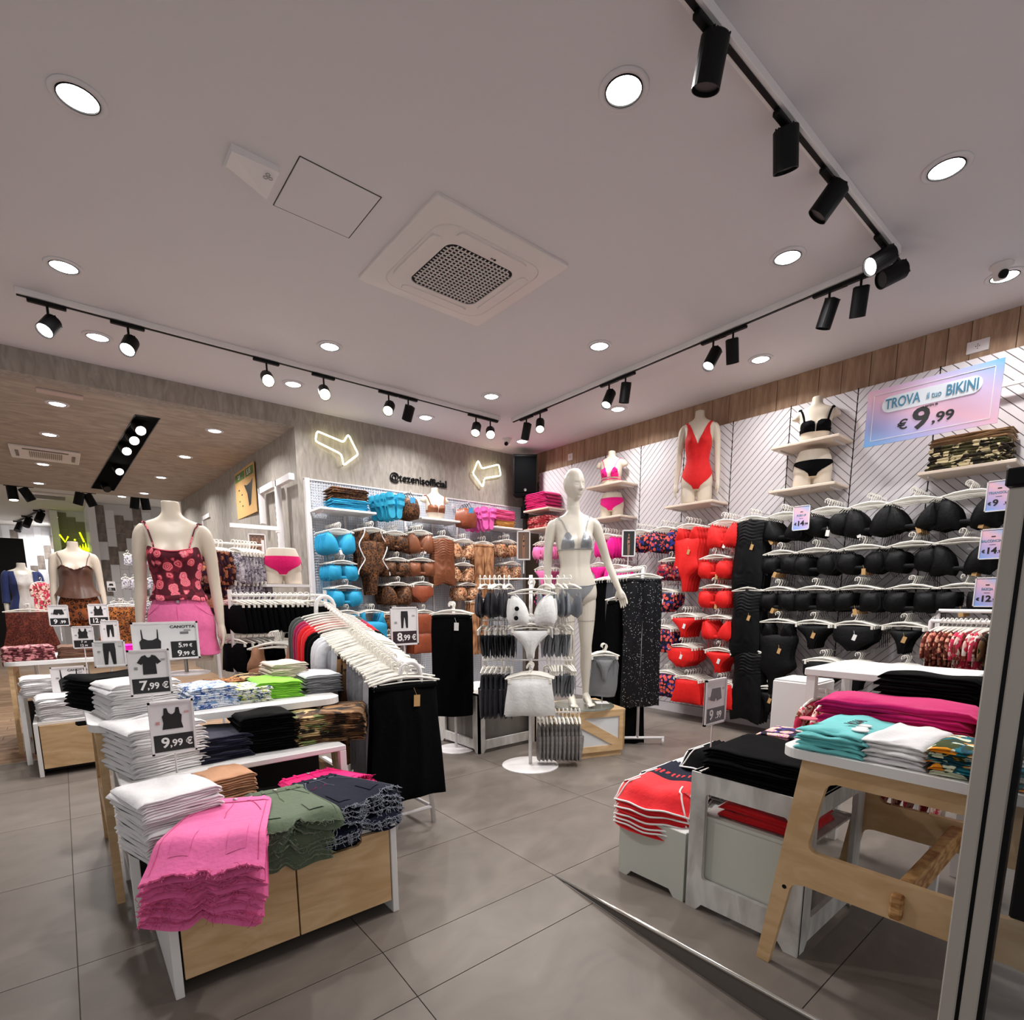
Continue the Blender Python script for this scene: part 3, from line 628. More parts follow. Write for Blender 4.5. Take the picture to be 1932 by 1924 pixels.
def trunk(m,z0,z1,n=48,k=44):
    rings=[]; N=int((z1-z0)/.012)+2
    for i in range(N+1):
        z=z0+(z1-z0)*i/N; rings.append([body_pt(2*PI*j/n,z) for j in range(n)])
    loft(m,rings)
ARM_DOWN=lambda s:([(s*.138,.012,1.388),(s*.166,.012,1.352),(s*.184,.016,1.25),(s*.194,.022,1.10),(s*.204,.008,.98),(s*.212,-.016,.865)],[.040,.042,.037,.032,.030,.022])
def torso_form(t,z0,arms=True,neck=1.53,voxel=.006,thigh=None,skin=None):
    m=MB(); trunk(m,max(z0,.785),neck)
    if arms:
        for s in (-1,1):
            p,r=ARM_DOWN(s); limb(m,p,r); hand(m,p[-1],(s*.06,-.16,-1),s,(-s,-.25,0))
    if thigh:
        for s in (-1,1): limb(m,[(s*.074,.006,.90),(s*.080,.004,.80),(s*.083,.0,.72),(s*.083,-.002,thigh)],[.066,.079,.078,.070],20,4)
    return finish(m,'body',skin or M_skin,t,voxel)
# ---- clothing fitted to the trunk
def wrap(m,zb,zt,off,nu=72,nv=16,u0=-PI,u1=PI,th=.003,noise=None,flare=None):
    closed=abs((u1-u0)-2*PI)<1e-6
    def fn(i,j,o):
        u=u0+(u1-u0)*i; a,b=zb(u),zt(u); z=a+(b-a)*j; p=body_pt(u,z,off(u,j)+o+(noise(u*3,j*4) if noise else 0)); return p
    m.grid(lambda i,j:fn(i,j,0),nu,nv,cu=closed); k=len(m.v)
    m.grid(lambda i,j:fn(i,1-j,-th),nu,nv,cu=closed)
    for e in (0,1):
        m.grid(lambda i,j:fn(i,e,-th*j),nu,2,cu=closed)
def patch(m,rows,off=.005,th=.003,n=14,sub=8):
    """rows: list of (z,ua,ub); a strip of cloth on the skin between two angles at each height"""
    zs=[r[0] for r in rows]
    def at(t):
        x=t*(len(rows)-1); i=min(int(x),len(rows)-2); f=x-i; f=f*f*(3-2*f) if False else f
        return [rows[i][k]*(1-f)+rows[i+1][k]*f for k in range(3)]
    def fn(i,j,o): z,a,b=at(j); return body_pt(a+(b-a)*i,z,off+o)
    nv=(len(rows)-1)*sub+1
    m.grid(lambda i,j:fn(i,j,0),n,nv); m.grid(lambda i,j:fn(1-i,j,-th),n,nv)
    for e in (0,1): m.grid(lambda i,j:fn(e,j,-th*i),2,nv); m.grid(lambda i,j:fn(i,e,-th*j),n,2)
def strap(m,pts,r=.0022,off=.004): # pts (u,z)
    P=[]
    for i in range(len(pts)-1):
        for k in range(6): f=k/6; P.append(body_pt(pts[i][0]*(1-f)+pts[i+1][0]*f,pts[i][1]*(1-f)+pts[i+1][1]*f,off))
    P.append(body_pt(*pts[-1],off)); m.tube(P,r,6)
def circ(m,zf,r=.003,off=.004,n=48): m.tube([body_pt(2*PI*k/n,zf(2*PI*k/n),off) for k in range(n)],r,6,closed=True)
def bikini_top(t,mt,style='triangle',strapw=.0022,parts=None):
    g=parts or t
    if style=='triangle':
        for s in (-1,1):
            m=MB(); patch(m,[(1.192,s*.16,s*.98),(1.215,s*.13,s*.98),(1.25,s*.18,s*.86),(1.285,s*.27,s*.68),(1.31,s*.36,s*.52)],.005); m.build('cup',mt,g,smooth=True)
            m=MB(); strap(m,[(s*.43,1.308),(s*.52,1.36),(s*.60,1.40),(s*.9,1.428)],strapw); strap(m,[(s*.9,1.428),(s*2.0,1.43),(s*2.6,1.38),(s*2.8,1.30),(s*2.7,1.2)],strapw,.006); m.build('strap',mt,g,smooth=True)
        m=MB(); circ(m,lambda u:1.190,.0028); m.build('band',mt,g,smooth=True)
    else:
        for s in (-1,1):
            m=MB(); patch(m,[(1.185,s*.02,s*1.15),(1.21,s*.02,s*1.2),(1.245,s*.03,s*1.22),(1.275,s*.08,s*1.1),(1.290,s*.25,s*.85)],.006); m.build('cup',mt,g,smooth=True)
            m=MB(); strap(m,[(s*.75,1.285),(s*.80,1.34),(s*.85,1.39),(s*1.0,1.418)],strapw*2.6,.004); strap(m,[(s*1.0,1.418),(s*2.1,1.425),(s*2.5,1.35),(s*2.6,1.23)],strapw*2.4,.006); m.build('strap',mt,g,smooth=True)
        m=MB(); patch(m,[(1.186,1.1,2*PI-1.1),(1.222,1.15,2*PI-1.15)],.005,n=40); m.build('band',mt,g,smooth=True)
def bikini_bottom(t,mt,style='brief',parts=None,zmin=.79):
    g=parts or t; m=MB()
    if style=='string':
        patch(m,[(zmin,-.16,.16),(.82,-.18,.18),(.85,-.34,.34),(.885,-.62,.62),(.918,-.88,.88)],.004); m.build('front',mt,g,smooth=True)
        m=MB(); patch(m,[(zmin,PI-.2,PI+.2),(.84,PI-.5,PI+.5),(.90,PI-.9,PI+.9)],.004); m.build('back',mt,g,smooth=True)
        m=MB(); circ(m,lambda u:.912+.020*math.sin(u)**2,.0028); m.build('string',mt,g,smooth=True)
    elif style=='high':
        patch(m,[(zmin,-.17,.17),(.815,-.24,.24),(.84,-.48,.48),(.87,-.92,.92),(.905,-1.4,1.4),(.955,-PI/2,PI/2)],.005); m.build('front',mt,g,smooth=True)
        m=MB(); patch(m,[(zmin,PI-.45,PI+.45),(.81,PI-1.0,PI+1.0),(.86,PI-1.45,PI+1.45),(.90,PI/2,3*PI/2),(.945,PI/2,3*PI/2)],.005); m.build('back',mt,g,smooth=True)
    else:
        patch(m,[(zmin,-.17,.17),(.815,-.22,.22),(.84,-.40,.40),(.87,-.76,.76),(.895,-1.15,1.15),(.915,-1.45,1.45),(.93,-PI/2,PI/2)],.005); m.build('front',mt,g,smooth=True)
        m=MB(); patch(m,[(zmin,PI-.4,PI+.4),(.82,PI-.9,PI+.9),(.87,PI-1.35,PI+1.35),(.905,PI/2,3*PI/2),(.930,PI/2,3*PI/2)],.005); m.build('back',mt,g,smooth=True)
def shorts(t,mt,z0=.70,z1=1.03,wide=.0,seam=None,thick=.012,voxel=.006,hem=None,crotch=.80):
    m=MB(); rings=[]
    for i in range(24):
        z=crotch+(z1-crotch)*i/23; f=min(1,(z1-z)/(z1-.80)); rings.append([body_pt(2*PI*j/48,max(z,.83),thick*.5+(thick+wide*.4)*math.sin(f*PI/2))+Vector((0,0,min(0,z-.83))) for j in range(48)])
    loft(m,rings)
    for s in (-1,1):
        rr=[]
        for i in range(10):
            z=.86-(.86-z0)*i/9; f=i/9; rr.append([Vector((s*(.080+.008*f)+(.086+.012*f+wide*f)*math.cos(a),.008+(.104+.004*f+wide*f*.6)*math.sin(a),z+.004*math.sin(3*a+s))) for a in [2*PI*k/28 for k in range(28)]])
        loft(m,rr[::-1])
    o=finish(m,'shorts_fabric',mt,t,voxel,6)
    m=MB(); P=lambda u,z:body_pt(u,z,thick*1.35+.002)
    if seam:
        m.tube([P(0,z1-.045-.02*k) for k in range(8)],.0012,5)
        for s in (-1,1):
            m.tube([P(s*.55,z1-.035),P(s*.75,z1-.06),P(s*1.0,z1-.085),P(s*1.3,z1-.10)],.0013,5)
            m.tube([P(s*1.45,z1-.04-.03*k) for k in range(6)],.0013,5)
        m.tube([body_pt(2*PI*k/48,z1-.036,thick*.72) for k in range(48)],.0014,5,closed=True)
        m.build('stitching',seam,t,smooth=True)
        m=MB()
        for u in (-.9,-.35,.35,.9,1.7,-1.7): p=body_pt(u,z1-.02,thick*.5+.003); m.box(p,(.010,.006,.044),rz=u)
        m.build('belt_loops',mt,t)
    return o
# ================================================================ FIGURES placed
def shelf_plate(x0,x1,y0,y1,z,label,m=None,th=.022,group=None,axis='x',br=True):
    t=empty('wall_shelf',((x0+x1)/2,(y0+y1)/2,z),label=label,cat='shelf',group=group)
    b=MB(); b.box((0,0,-th/2),(x1-x0,y1-y0,th),bev=.004); b.build('board',m or M_shelf,t)
    b=MB()
    for s in (-1,1):
        if axis=='x': b.box(((x1-x0)*.1,s*(y1-y0)*.40,-th-.008),((x1-x0)*.78,.006,.016))
        else: b.box((s*(x1-x0)*.40,(y1-y0)*.1,-th-.008),(.006,(y1-y0)*.78,.016))
    b.build('bracket',M_white,t); return t
M_shelf=mat('pale_wood_shelf',(226,208,190),.5); 
F_red=fab('red_swim_fabric',(206,22,24),.7); F_black=fab('black_fabric',(12,12,14),.85,var=0); F_pinkhot=fab('hot_pink_fabric',(228,10,128),.7)
F_silver=mat('silver_metallic_fabric',(150,154,160),.35,metal=.45,bump=.2,bscale=50); F_denimpink=fab('pink_denim',(235,112,165),.85)
F_stitchpink=mat('pink_stitch',(200,80,130),.8); P_rose=printmat('rose_print','floral',[(84,24,38),(214,60,82),(236,96,118),(120,32,50),(250,160,170)],17,.75)
F_brownsatin=mat('brown_satin',(84,54,41),.38,bump=.15,bscale=20,var=.08); P_leo=printmat('leopard_print','leopard',[(176,106,52),(120,66,36),(28,18,14)],48)
P_leo_big=printmat('leopard_print_gold','leopard',[(210,160,88),(170,110,55),(40,24,16)],40); F_navycardi=fab('navy_knit',(44,56,104)); F_greytank=fab('light_grey_jersey',(205,200,196))
# centre mannequin, full figure on a low crate
MT=(3.035,2.84,.386); t=empty('mannequin',MT,math.radians(-34),'full-length bald pale mannequin standing on the wooden crate in mid shop','mannequin')
m=MB(); trunk(m,.78,1.50)
for s in (-1,1):
    fx=-.012 if s<0 else .012
    limb(m,[(s*.074,.006,.93),(s*.079,.006,.82),(s*.078,.004,.68),(s*.070,-.004,.53),(s*.067,-.006,.455),(s*.066,.008,.36),(s*.064,.014,.27),(s*.061,.016,.14),(s*.060,.020,.075)],[.056,.076,.067,.052,.044,.045,.041,.028,.025],20,6)
    limb(m,[(s*.060,.034,.055),(s*.060,.002,.062),(s*.062,-.05,.040),(s*.064,-.105,.018),(s*.066,-.15,.012)],[.022,.028,.026,.020,.009],12,4)
    for k in range(5): m.tube([(s*.066+(k-2)*.0095,-.11,.016),(s*.066+(k-2)*.0105,-.150+abs(k-1.4)*.004*s*0,.011),(s*.066+(k-2)*.0105,-.168+.005*(k if s>0 else 4-k),.008)],[.009,.008,.006],6)
    m.tube([(s*.060,.034,.05),(s*.060,.046,.030),(s*.060,.044,.016)],[.020,.021,.014],10)
pl=[(-.138,.012,1.388),(-.168,.012,1.352),(-.192,.020,1.24),(-.204,.030,1.11),(-.210,.018,.99),(-.212,-.004,.875)]; pr=[(.138,.012,1.388),(.170,.012,1.352),(.212,.018,1.24),(.256,.034,1.11),(.292,.010,1.00),(.330,-.024,.885)]
rr=[.040,.043,.036,.031,.028,.021]
limb(m,pl,rr); limb(m,pr,rr); hand(m,pl[-1],(0,-.1,-1),-1,(1,-.1,0)); hand(m,pr[-1],(.32,-.22,-1),1,(-.7,-.6,-.1),spread=.22)
limb(m,[(0,.012,1.42),(0,.004,1.48),(0,-.002,1.54),(.004,-.006,1.60)],[.056,.049,.047,.046],16,4)
head_mesh(m,(.006,-.024,1.655),math.radians(24),math.radians(6))
finish(m,'body',M_skin2,t,.0036,2)
m=MB()
for s in (-1,1): 
    p=pl if s<0 else pr; m.tube([(s*.150,.012+.041*math.cos(a),1.372+.041*math.sin(a)) for a in [k*PI/8 for k in range(16)]],.0014,4,closed=True)
    m.tube([(s*.0775+.0665*math.cos(a),.003+.0665*math.sin(a),.655+.003*math.sin(a)) for a in [k*PI/10 for k in range(20)]],.001,4,closed=True)
m.build('joint_line',mat('joint_shadow',(120,112,104),.7),t)
m=MB(); m.tube([(.06,.045,.0),(.06,.045,.03)],.010,8); m.lathe([(0,.004),(.01,.004)],8); m.build('foot_rod',M_chrome,t)
LEAN=Matrix.Translation(MT)@Matrix.Rotation(math.radians(-2.6),4,Vector((_sy,_cy,0)))@Matrix.Rotation(math.radians(-34),4,'Z')@Matrix.Diagonal((.985,.985,.985,1)); t.matrix_world=LEAN
t2=empty('glass_base_disc',(3.07,2.83,.372),0,'round glass base plate under the standing mannequin','base plate')
m=MB(); m.lathe([(0,0),(.235,0),(.24,.004),(.235,.010),(0,.010)],48); m.build('disc',mat('clear_glass',(225,235,232),.05,trans=.9),t2,smooth=False)
b2=empty('silver_bikini_bra',(0,0,0),0,'shiny silver triangle bikini top worn by the full-length mannequin','bikini top'); bikini_top(b2,F_silver); b2.matrix_world=LEAN
b3=empty('silver_bikini_bottom',(0,0,0),0,'grey string bikini bottom worn by the full-length mannequin','bikini bottom'); bikini_bottom(b3,fab('grey_swim_fabric',(132,134,136)),'string'); b3.matrix_world=LEAN
# torso forms standing around
def formbase(t,zb,zf,r=.13):
    m=MB(); m.cyl((0,.01,zf),(0,.01,zb+.03),.011,n=10); m.build('pole',M_chrome,t); m=MB(); m.lathe([(0,zf),(r,zf),(r,zf+.006),(.02,zf+.012)],32,c=(0,.01,0)); m.build('foot_plate',M_white,t)
def place(x,y,zneck,s,neck=1.53): return zneck-neck*s
# rose top + pink denim shorts
s=1.04; T=(.545,3.72,1.752-1.535*s); rz=math.radians(-16)
t=empty('mannequin_torso',T,rz,'large ivory torso mannequin wearing the rose-print top and pink shorts','mannequin'); t.scale=(s*.93,s,s); torso_form(t,.76,neck=1.535,thigh=.655,voxel=.005); formbase(t,.66,-T[2]/s+.73)
g=empty('rose_camisole',T,rz,'pink rose-print strappy top on the big left mannequin','top'); g.scale=t.scale
m=MB(); nz=noisef(4,.004,1,1.5)
wrap(m,lambda u:1.0+.004*math.sin(5*u),lambda u:(1.262+.028*min(1,abs(math.sin(u))*1.3)**2 if math.cos(u)>0 else 1.285)+(-.06*max(0,abs(math.sin(u))-.86)/.14),lambda u,j:.008+.010*(1-j)**2+.005*math.sin((1-j)*9)*(1-j),nv=26,noise=nz); m.build('cloth',P_rose,g,smooth=True)
m=MB(); wrap(m,lambda u:1.0+.004*math.sin(5*u),lambda u:1.028+.004*math.sin(5*u),lambda u,j:.022+.004*math.sin(PI*j),nv=5); m.build('gathered_hem',P_rose,g,smooth=True)
for q in (-1,1): m=MB(); strap(m,[(q*.62,1.285),(q*.72,1.34),(q*.78,1.39),(q*.98,1.42)],.004,.005); strap(m,[(q*.98,1.42),(q*2.1,1.425),(q*2.5,1.35),(q*2.6,1.28)],.004,.007); m.build('strap',P_rose,g,smooth=True)
m=MB(); P=[]
for k in range(25): u=-.62+1.24*k/24; P.append(body_pt(u,1.262+.028*min(1,abs(math.sin(u))*1.3)**2,.010))
m.tube(P,.0035,6); m.build('neck_trim',fab('rose_trim',(214,84,104)),g,smooth=True)
g=empty('pink_denim_shorts',T,rz,'pink denim shorts worn by the big left mannequin','shorts'); g.scale=t.scale; shorts(g,F_denimpink,.690,1.012,.012,F_stitchpink,.010,.005,crotch=.735)
m=MB(); m.lathe([(0,.004),(.008,.003),(.009,0)],12,c=body_pt(.03,.992,.014),M=Matrix.Rotation(PI/2,3,'X')); m.build('button',M_chrome,g)
# brown satin camisole mannequin
s=.98; q_=CAM+ray(136,1022)*5.5; T=(q_.x,q_.y,q_.z-1.53*s); rz=math.radians(-4)
t=empty('mannequin_torso',T,rz,'second torso mannequin from the left, in the brown satin camisole','mannequin'); t.scale=(s,)*3; torso_form(t,.76,thigh=.66); formbase(t,.66,-T[2]/s)
g=empty('satin_camisole',T,rz,'loose brown satin camisole with lace neckline','top'); g.scale=(s,)*3
m=MB(); nz=noisef(9,.006,1.4,.8)
ztc=lambda u:(1.235+.05*min(1,abs(u)/.7) if abs(u)<.7 else 1.285-.04*min(1,(abs(u)-.7)/.6))
wrap(m,lambda u:.965-.02*math.cos(2*u),ztc,lambda u,j:.008+.045*(1-j)**1.4+.006*math.sin(7*u)*(1-j),nv=20,noise=nz); m.build('cloth',F_brownsatin,g,smooth=True)
for q in (-1,1): m=MB(); strap(m,[(q*.70,1.285),(q*.76,1.36),(q*.95,1.42)],.0028,.005); m.build('strap',F_brownsatin,g,smooth=True)
m=MB(); m.tube([body_pt(-1.2+2.4*k/40,ztc(-1.2+2.4*k/40)+.003*math.sin(k*1.9),.012) for k in range(41)],.006,6); m.build('lace_edge',fab('brown_lace',(84,50,38)),g,smooth=True)
g=empty('patterned_shorts',T,rz,'rust brown animal-print shorts under the satin camisole','shorts'); g.scale=(s,)*3; shorts(g,printmat('rust_print','leopard',[(150,84,40),(110,56,28),(40,22,14)],30),.66,1.0,.01,None,.010,crotch=.72)
# navy cardigan mannequin, farther back
s=.98; q_=CAM+ray(39,1062)*7.3; T=(q_.x,q_.y,q_.z-1.53*s)
t=empty('mannequin_torso',T,.2,'farthest torso mannequin, in navy cardigan over a pale top','mannequin'); t.scale=(s,)*3; torso_form(t,.76,thigh=.66,skin=M_skin2); formbase(t,.66,-T[2]/s)
g=empty('pale_tank_top',T,.2,'light grey top under the navy cardigan','top'); g.scale=(s,)*3; m=MB(); wrap(m,lambda u:.90,lambda u:1.40-.03*math.cos(u),lambda u,j:.008+.01*(1-j)); m.build('cloth',F_greytank,g,smooth=True)
g=empty('navy_cardigan',T,.2,'open navy knitted cardigan on the farthest mannequin','cardigan'); g.scale=(s,)*3
m=MB(); wrap(m,lambda u:.84,lambda u:1.415,lambda u,j:.018+.012*(1-j),u0=.55,u1=2*PI-.55); m.build('cloth',F_navycardi,g,smooth=True)
for q in (-1,1): m=MB(); p,r=ARM_DOWN(q); limb(m,p[:-1],[x+.014 for x in r[:-1]],16); m.build('sleeve',F_navycardi,g,smooth=True)
# red swimsuit mannequin on its shelf
shelf_plate(4.64,4.925,2.745,3.255,2.085,'pale wooden shelf carrying the red swimsuit mannequin')
s=.955; T=(4.765,2.99,2.0875-.66*s); rz=math.radians(-62)
t=empty('mannequin_torso',T,rz,'headless torso mannequin on the high wall shelf wearing the red swimsuit','mannequin'); t.scale=(s*.92,s*.85,s); torso_form(t,.76,neck=1.53,thigh=.665)
g=empty('red_swimsuit',T,rz,'red deep-V halter swimsuit on the shelf mannequin','swimsuit'); g.scale=t.scale
m=MB(); patch(m,[(.79,-.16,.16),(.82,-.24,.24),(.85,-.46,.46),(.89,-.85,.85),(.93,-1.22,1.22),(.97,-PI/2,PI/2),(1.10,-PI/2,PI/2),(1.21,-1.45,1.45)],.006,n=30); m.build('front',F_red,g,smooth=True)
for q in (-1,1): m=MB(); patch(m,[(1.20,q*.0,q*1.45),(1.25,q*.10,q*1.2),(1.30,q*.26,q*.92),(1.36,q*.42,q*.74),(1.40,q*.55,q*.78),(1.425,q*.8,q*1.1)],.006); m.build('halter_strap',F_red,g,smooth=True)
m=MB(); patch(m,[(.79,PI-.2,PI+.2),(.83,PI-.9,PI+.9),(.89,PI/2,3*PI/2),(1.1,PI/2,3*PI/2)],.006,n=24); m.build('back',F_red,g,smooth=True)
# busts and hip forms on shelves
def bust(loc,rz,s,label,zlo=1.10): 
    t=empty('bust_form',(loc[0],loc[1],loc[2]-zlo*s),rz,label,'bust form'); t.scale=(s,)*3; m=MB(); trunk(m,zlo,1.53)
    for q in (-1,1): limb(m,[(q*.145,.012,1.385),(q*.172,.012,1.355),(q*.182,.012,1.33)],[.044,.044,.036],14,4)
    finish(m,'body',M_skin,t,.006,5); return t
def hips(loc,rz,s,label,zlo=.785,zhi=1.03,lean=True):
    t=empty('hip_form',(loc[0],loc[1],loc[2]-.70*s),rz,label,'hip form'); t.scale=(s,)*3; m=MB(); trunk(m,zlo,zhi)
    for q in (-1,1): limb(m,[(q*.074,.006,.88),(q*.080,.004,.80),(q*.083,0,.70)],[.066,.079,.076],20,4)
    finish(m,'body',M_skin,t,.006,4); return t
W=math.radians(-66)
shelf_plate(4.64,4.925,1.73,2.24,2.425,'pale shelf under the black bikini top bust'); shelf_plate(4.64,4.925,1.73,2.24,2.080,'pale shelf under the hip form in black briefs')
t=bust((4.79,1.965,2.4275),W,.80,'headless bust on the upper shelf wearing the black bikini top'); g=empty('black_bikini_bra',t.location,W,'black balconette bikini top on the shelf bust','bikini top'); g.scale=t.scale; bikini_top(g,F_black,'balconette',.004)
t=hips((4.79,1.96,2.0825),W,.86,'hip form standing below the black-topped bust'); g=empty('black_bikini_bottom',t.location,W,'black briefs on the wall-shelf hip form','bikini bottom'); g.scale=t.scale; bikini_bottom(g,F_black,'brief')
shelf_plate(4.64,4.925,3.80,4.30,2.42,'pale shelf under the hot pink bikini bust'); shelf_plate(4.64,4.925,3.80,4.27,2.075,'pale shelf under the hip form in hot pink briefs')
t=bust((4.78,4.05,2.4225),W,.82,'headless bust wearing the hot pink ruffled bikini top'); g=empty('hot_pink_bikini_bra',t.location,W,'hot pink ruffled bikini top on the shelf bust','bikini top'); g.scale=t.scale; bikini_top(g,F_pinkhot,'triangle',.003)
m=MB(); circ(m,lambda u:1.165,.003); circ(m,lambda u:1.15+.01*math.cos(u),.003); m.build('wrap_strings',F_pinkhot,g)
m=MB(); r=random.Random(2)
for q in (-1,1):
    for k in range(12): u=q*r.uniform(.25,.75); z=r.uniform(1.21,1.28); p=body_pt(u,z,.010); m.tube([p+Vector((.012*math.cos(a),.003*math.sin(2*a),.012*math.sin(a))) for a in [j*PI/4 for j in range(8)]],.004,5,closed=True)
m.build('ruffles',F_pinkhot,g,smooth=True)
t=hips((4.79,4.04,2.0775),W,.80,'hip form standing below the pink-topped bust'); g=empty('hot_pink_bikini_bottom',t.location,W,'hot pink high-waisted briefs on the wall-shelf hip form','bikini bottom'); g.scale=t.scale; bikini_bottom(g,F_pinkhot,'high')
# bust on the back-wall shelf
t=bust((3.40,5.46,2.0925),math.radians(-8),.80,'headless bust on the back wall shelf wearing the brown bikini top'); g=empty('brown_bikini_bra',t.location,math.radians(-8),'brown gathered bikini top on the back wall bust','bikini top'); g.scale=t.scale; F_brown=mat('bronze_swim_fabric',(126,72,42),.45,bump=.3,bscale=30,var=.12,vscale=14); bikini_top(g,F_brown,'balconette',.003)
# hip form with fuchsia briefs in the left aisle
t=hips((1.40,4.55,1.315),math.radians(-18),.86,'white hip form in fuchsia briefs above the left hanging rack'); g=empty('fuchsia_briefs',t.location,math.radians(-18),'fuchsia high-waisted briefs on the hip form over the rack','briefs'); g.scale=t.scale; F_fuchsia=fab('fuchsia_fabric',(206,10,96)); bikini_bottom(g,F_fuchsia,'high')
# ================================================================ GARMENTS ON HANGERS
M_hang=mat('white_hanger_plastic',(232,228,218),.4); M_hangclear=mat('clear_hanger_plastic',(225,225,222),.2)
M_tagk=mat('kraft_tag',(190,150,98),.8); M_tagw=mat('white_tag',(236,234,232),.6)
def hanger(t,w=.30,clips=False,mt=None,drop=0.,hs=1.):
    m=MB(); P=[]
    for k in range(10): a=math.radians(-35+k*27.5); P.append((.019*math.cos(a)*hs,0,.019*math.sin(a)*hs+.004))
    P=P[::1]; P=[(.004,0,-.034),(.010,0,-.024)]+P
    m.tube(P,.0036,6)
    m.box((0,0,-.040),(.022,.008,.016),bev=.002)
    for s in (-1,1): m.tube([(0,0,-.040),(s*w*.2,0,-.046),(s*w*.40,0,-.062),(s*w*.5,0,-.070-drop)],[.0085,.008,.006,.005],6)
    m.tube([(-w*.46,0,-.072-drop),(0,0,-.064-drop),(w*.46,0,-.072-drop)],.0035,5)
    if clips:
        for s in (-1,1): m.box((s*w*.42,0,-.084),(.016,.014,.030),bev=.002)
    o=m.build('hanger',mt or M_hang,t,smooth=False); return o
def cloth(m,rows,bulge=.01,e=.004,nu=12,sub=3,wave=0,wf=30,cx=None,hole=None,seed=1,lean=0.):
    """closed soft panel: rows (z,xl,xr) top to bottom; bulges to the front (-y)"""
    def at(t):
        x=t*(len(rows)-1); i=min(int(x),len(rows)-2); f=x-i; p0=rows[max(i-1,0)];p1=rows[i];p2=rows[i+1];p3=rows[min(i+2,len(rows)-1)]
        return [.5*((2*p1[k])+(p2[k]-p0[k])*f+(2*p0[k]-5*p1[k]+4*p2[k]-p3[k])*f*f+(-p0[k]+3*p1[k]-3*p2[k]+p3[k])*f**3) for k in range(3)]
    nv=(len(rows)-1)*sub+1; nz=noisef(seed,1,6,9)
    def fn(i,j,sd):
        z,a,b=at(j); x=a+(b-a)*i; ed=(4*i*(1-i))**.5 if 0<i<1 else 0; ev=min(1,6*j,6*(1-j))**.5 if 0<j<1 else 0
        y=(e*ed*(ev*.8+.2)) ; wv=wave*math.sin(wf*(i+ .13*nz(i*.4,j*.6))*2)*(.3+.7*j) if wave else 0
        if sd<0: y=-y-bulge*(4*i*(1-i))**.8*max(0,math.sin(PI*min(1,max(0,j))))**.7
        cr=.0035*math.sin(34*i+7*nz(i*.5,j*.5)+5*j) if bulge>.008 else 0
        return Vector((x,y+wv+lean*j+cr*(4*i*(1-i))*min(1,4*j,4*(1-j)),z+.006*math.sin(5*i+seed)*j))
    m.grid(lambda i,j:fn(i,j,-1),nu,nv); m.grid(lambda i,j:fn(1-i,j,1),nu,nv)
    for i0 in (0,1): pass
    return m
def swing_tag(t,x,z,mt=None,y=-.03,a=.3,s=1.):
    m=MB(); M=Matrix.Rotation(a,3,'Y'); m.box((x,y,z),(.026*s,.0015,.045*s),M=M); m.tube([(x,y,z+.022*s),(x-.01,y+.01,z+.05*s)],.0008,4); m.build('price_tag',mt or M_tagw,t)
def proto(name): return empty(name,(0,-50,0))
def g_bra(mt,w=.29,style='triangle',tagm=None,seed=1,hm=None,sz=1.,trim=None):
    t=proto('bikini_bra'); hanger(t,w*1.02,mt=hm)
    for s in (-1,1):
        c=s*w*.262; q_=.88
        m=MB()
        if style=='triangle': R=[(-.078,c+s*.035-.008,c+s*.035+.008),(-.115,c-.034+s*.014,c+.034+s*.014),(-.16,c-.060,c+.060),(-.205,c-.074,c+.074),(-.235,c-.066,c+.066),(-.246,c-.03,c+.03)]; bl=.034
        elif style=='balconette': R=[(-.084,c-.040+s*.016,c+.040+s*.016),(-.115,c-.066,c+.066),(-.155,c-.076,c+.076),(-.20,c-.070,c+.070),(-.235,c-.036,c+.036)]; bl=.038
        elif style=='wide': R=[(-.070,c-.022+s*.036,c+.022+s*.036),(-.12,c-.058+s*.010,c+.058+s*.010),(-.18,c-.078,c+.078),(-.235,c-.080,c+.080),(-.265,c-.06,c+.06)]; bl=.038
        else: R=[(-.080,c-.062,c+.062),(-.12,c-.075,c+.075),(-.17,c-.076,c+.076),(-.215,c-.064,c+.064)]; bl=.034
        R=[(z,c+(a-c)*q_+s*.012*(1-abs(z+.16)/.1),c+(b-c)*q_+s*.012*(1-abs(z+.16)/.1)) for z,a,b in R]; R=[(z-.012,a,b) for z,a,b in R]; cloth(m,R,bl*random.Random(seed+int(s)).uniform(.8,1.1),nu=11,sub=2,seed=seed,wave=.003 if style=='bandeau' else 0,wf=6); m.build('cup',mt,t,smooth=True)
    m=MB(); zb=-.235 if style in('triangle','wide') else -.205
    cloth(m,[(zb+.014,-w*.5,w*.5),(zb,-w*.51,w*.51),(zb-.012,-w*.49,w*.49)],.006,nu=8,sub=1); 
    cloth(m,[(-.10,-w*.50,-w*.50+.035),(-.15,-w*.53,-w*.42),(zb,-w*.53,-w*.34),(zb-.03,-w*.42,-w*.30)],.0,nu=4,sub=2); cloth(m,[(-.10,w*.50-.035,w*.50),(-.15,w*.42,w*.53),(zb,w*.34,w*.53),(zb-.03,w*.30,w*.42)],.0,nu=4,sub=2)
    m.build('band',mt,t,smooth=True)
    r=random.Random(seed)
    for s in (-1,1):
        m=MB(); m.tube([(s*w*.30,-.008,-.092),(s*w*.36,-.004,-.074),(s*w*.40,.002,-.060),(s*w*.38,.010,-.11)],.0035 if style!='triangle' else .002,5)
        x=s*w*r.uniform(.2,.5); m.tube([(x,.004,zb),(x+r.uniform(-.01,.01),.003,zb-.05),(x+r.uniform(-.02,.02),.004,zb-r.uniform(.07,.14))],.0018,5)
        m.build('strap',mt,t)
    if tagm: swing_tag(t,r.uniform(-.1,.1),zb-.03,tagm,-.012,r.uniform(-.6,.6))
    return t
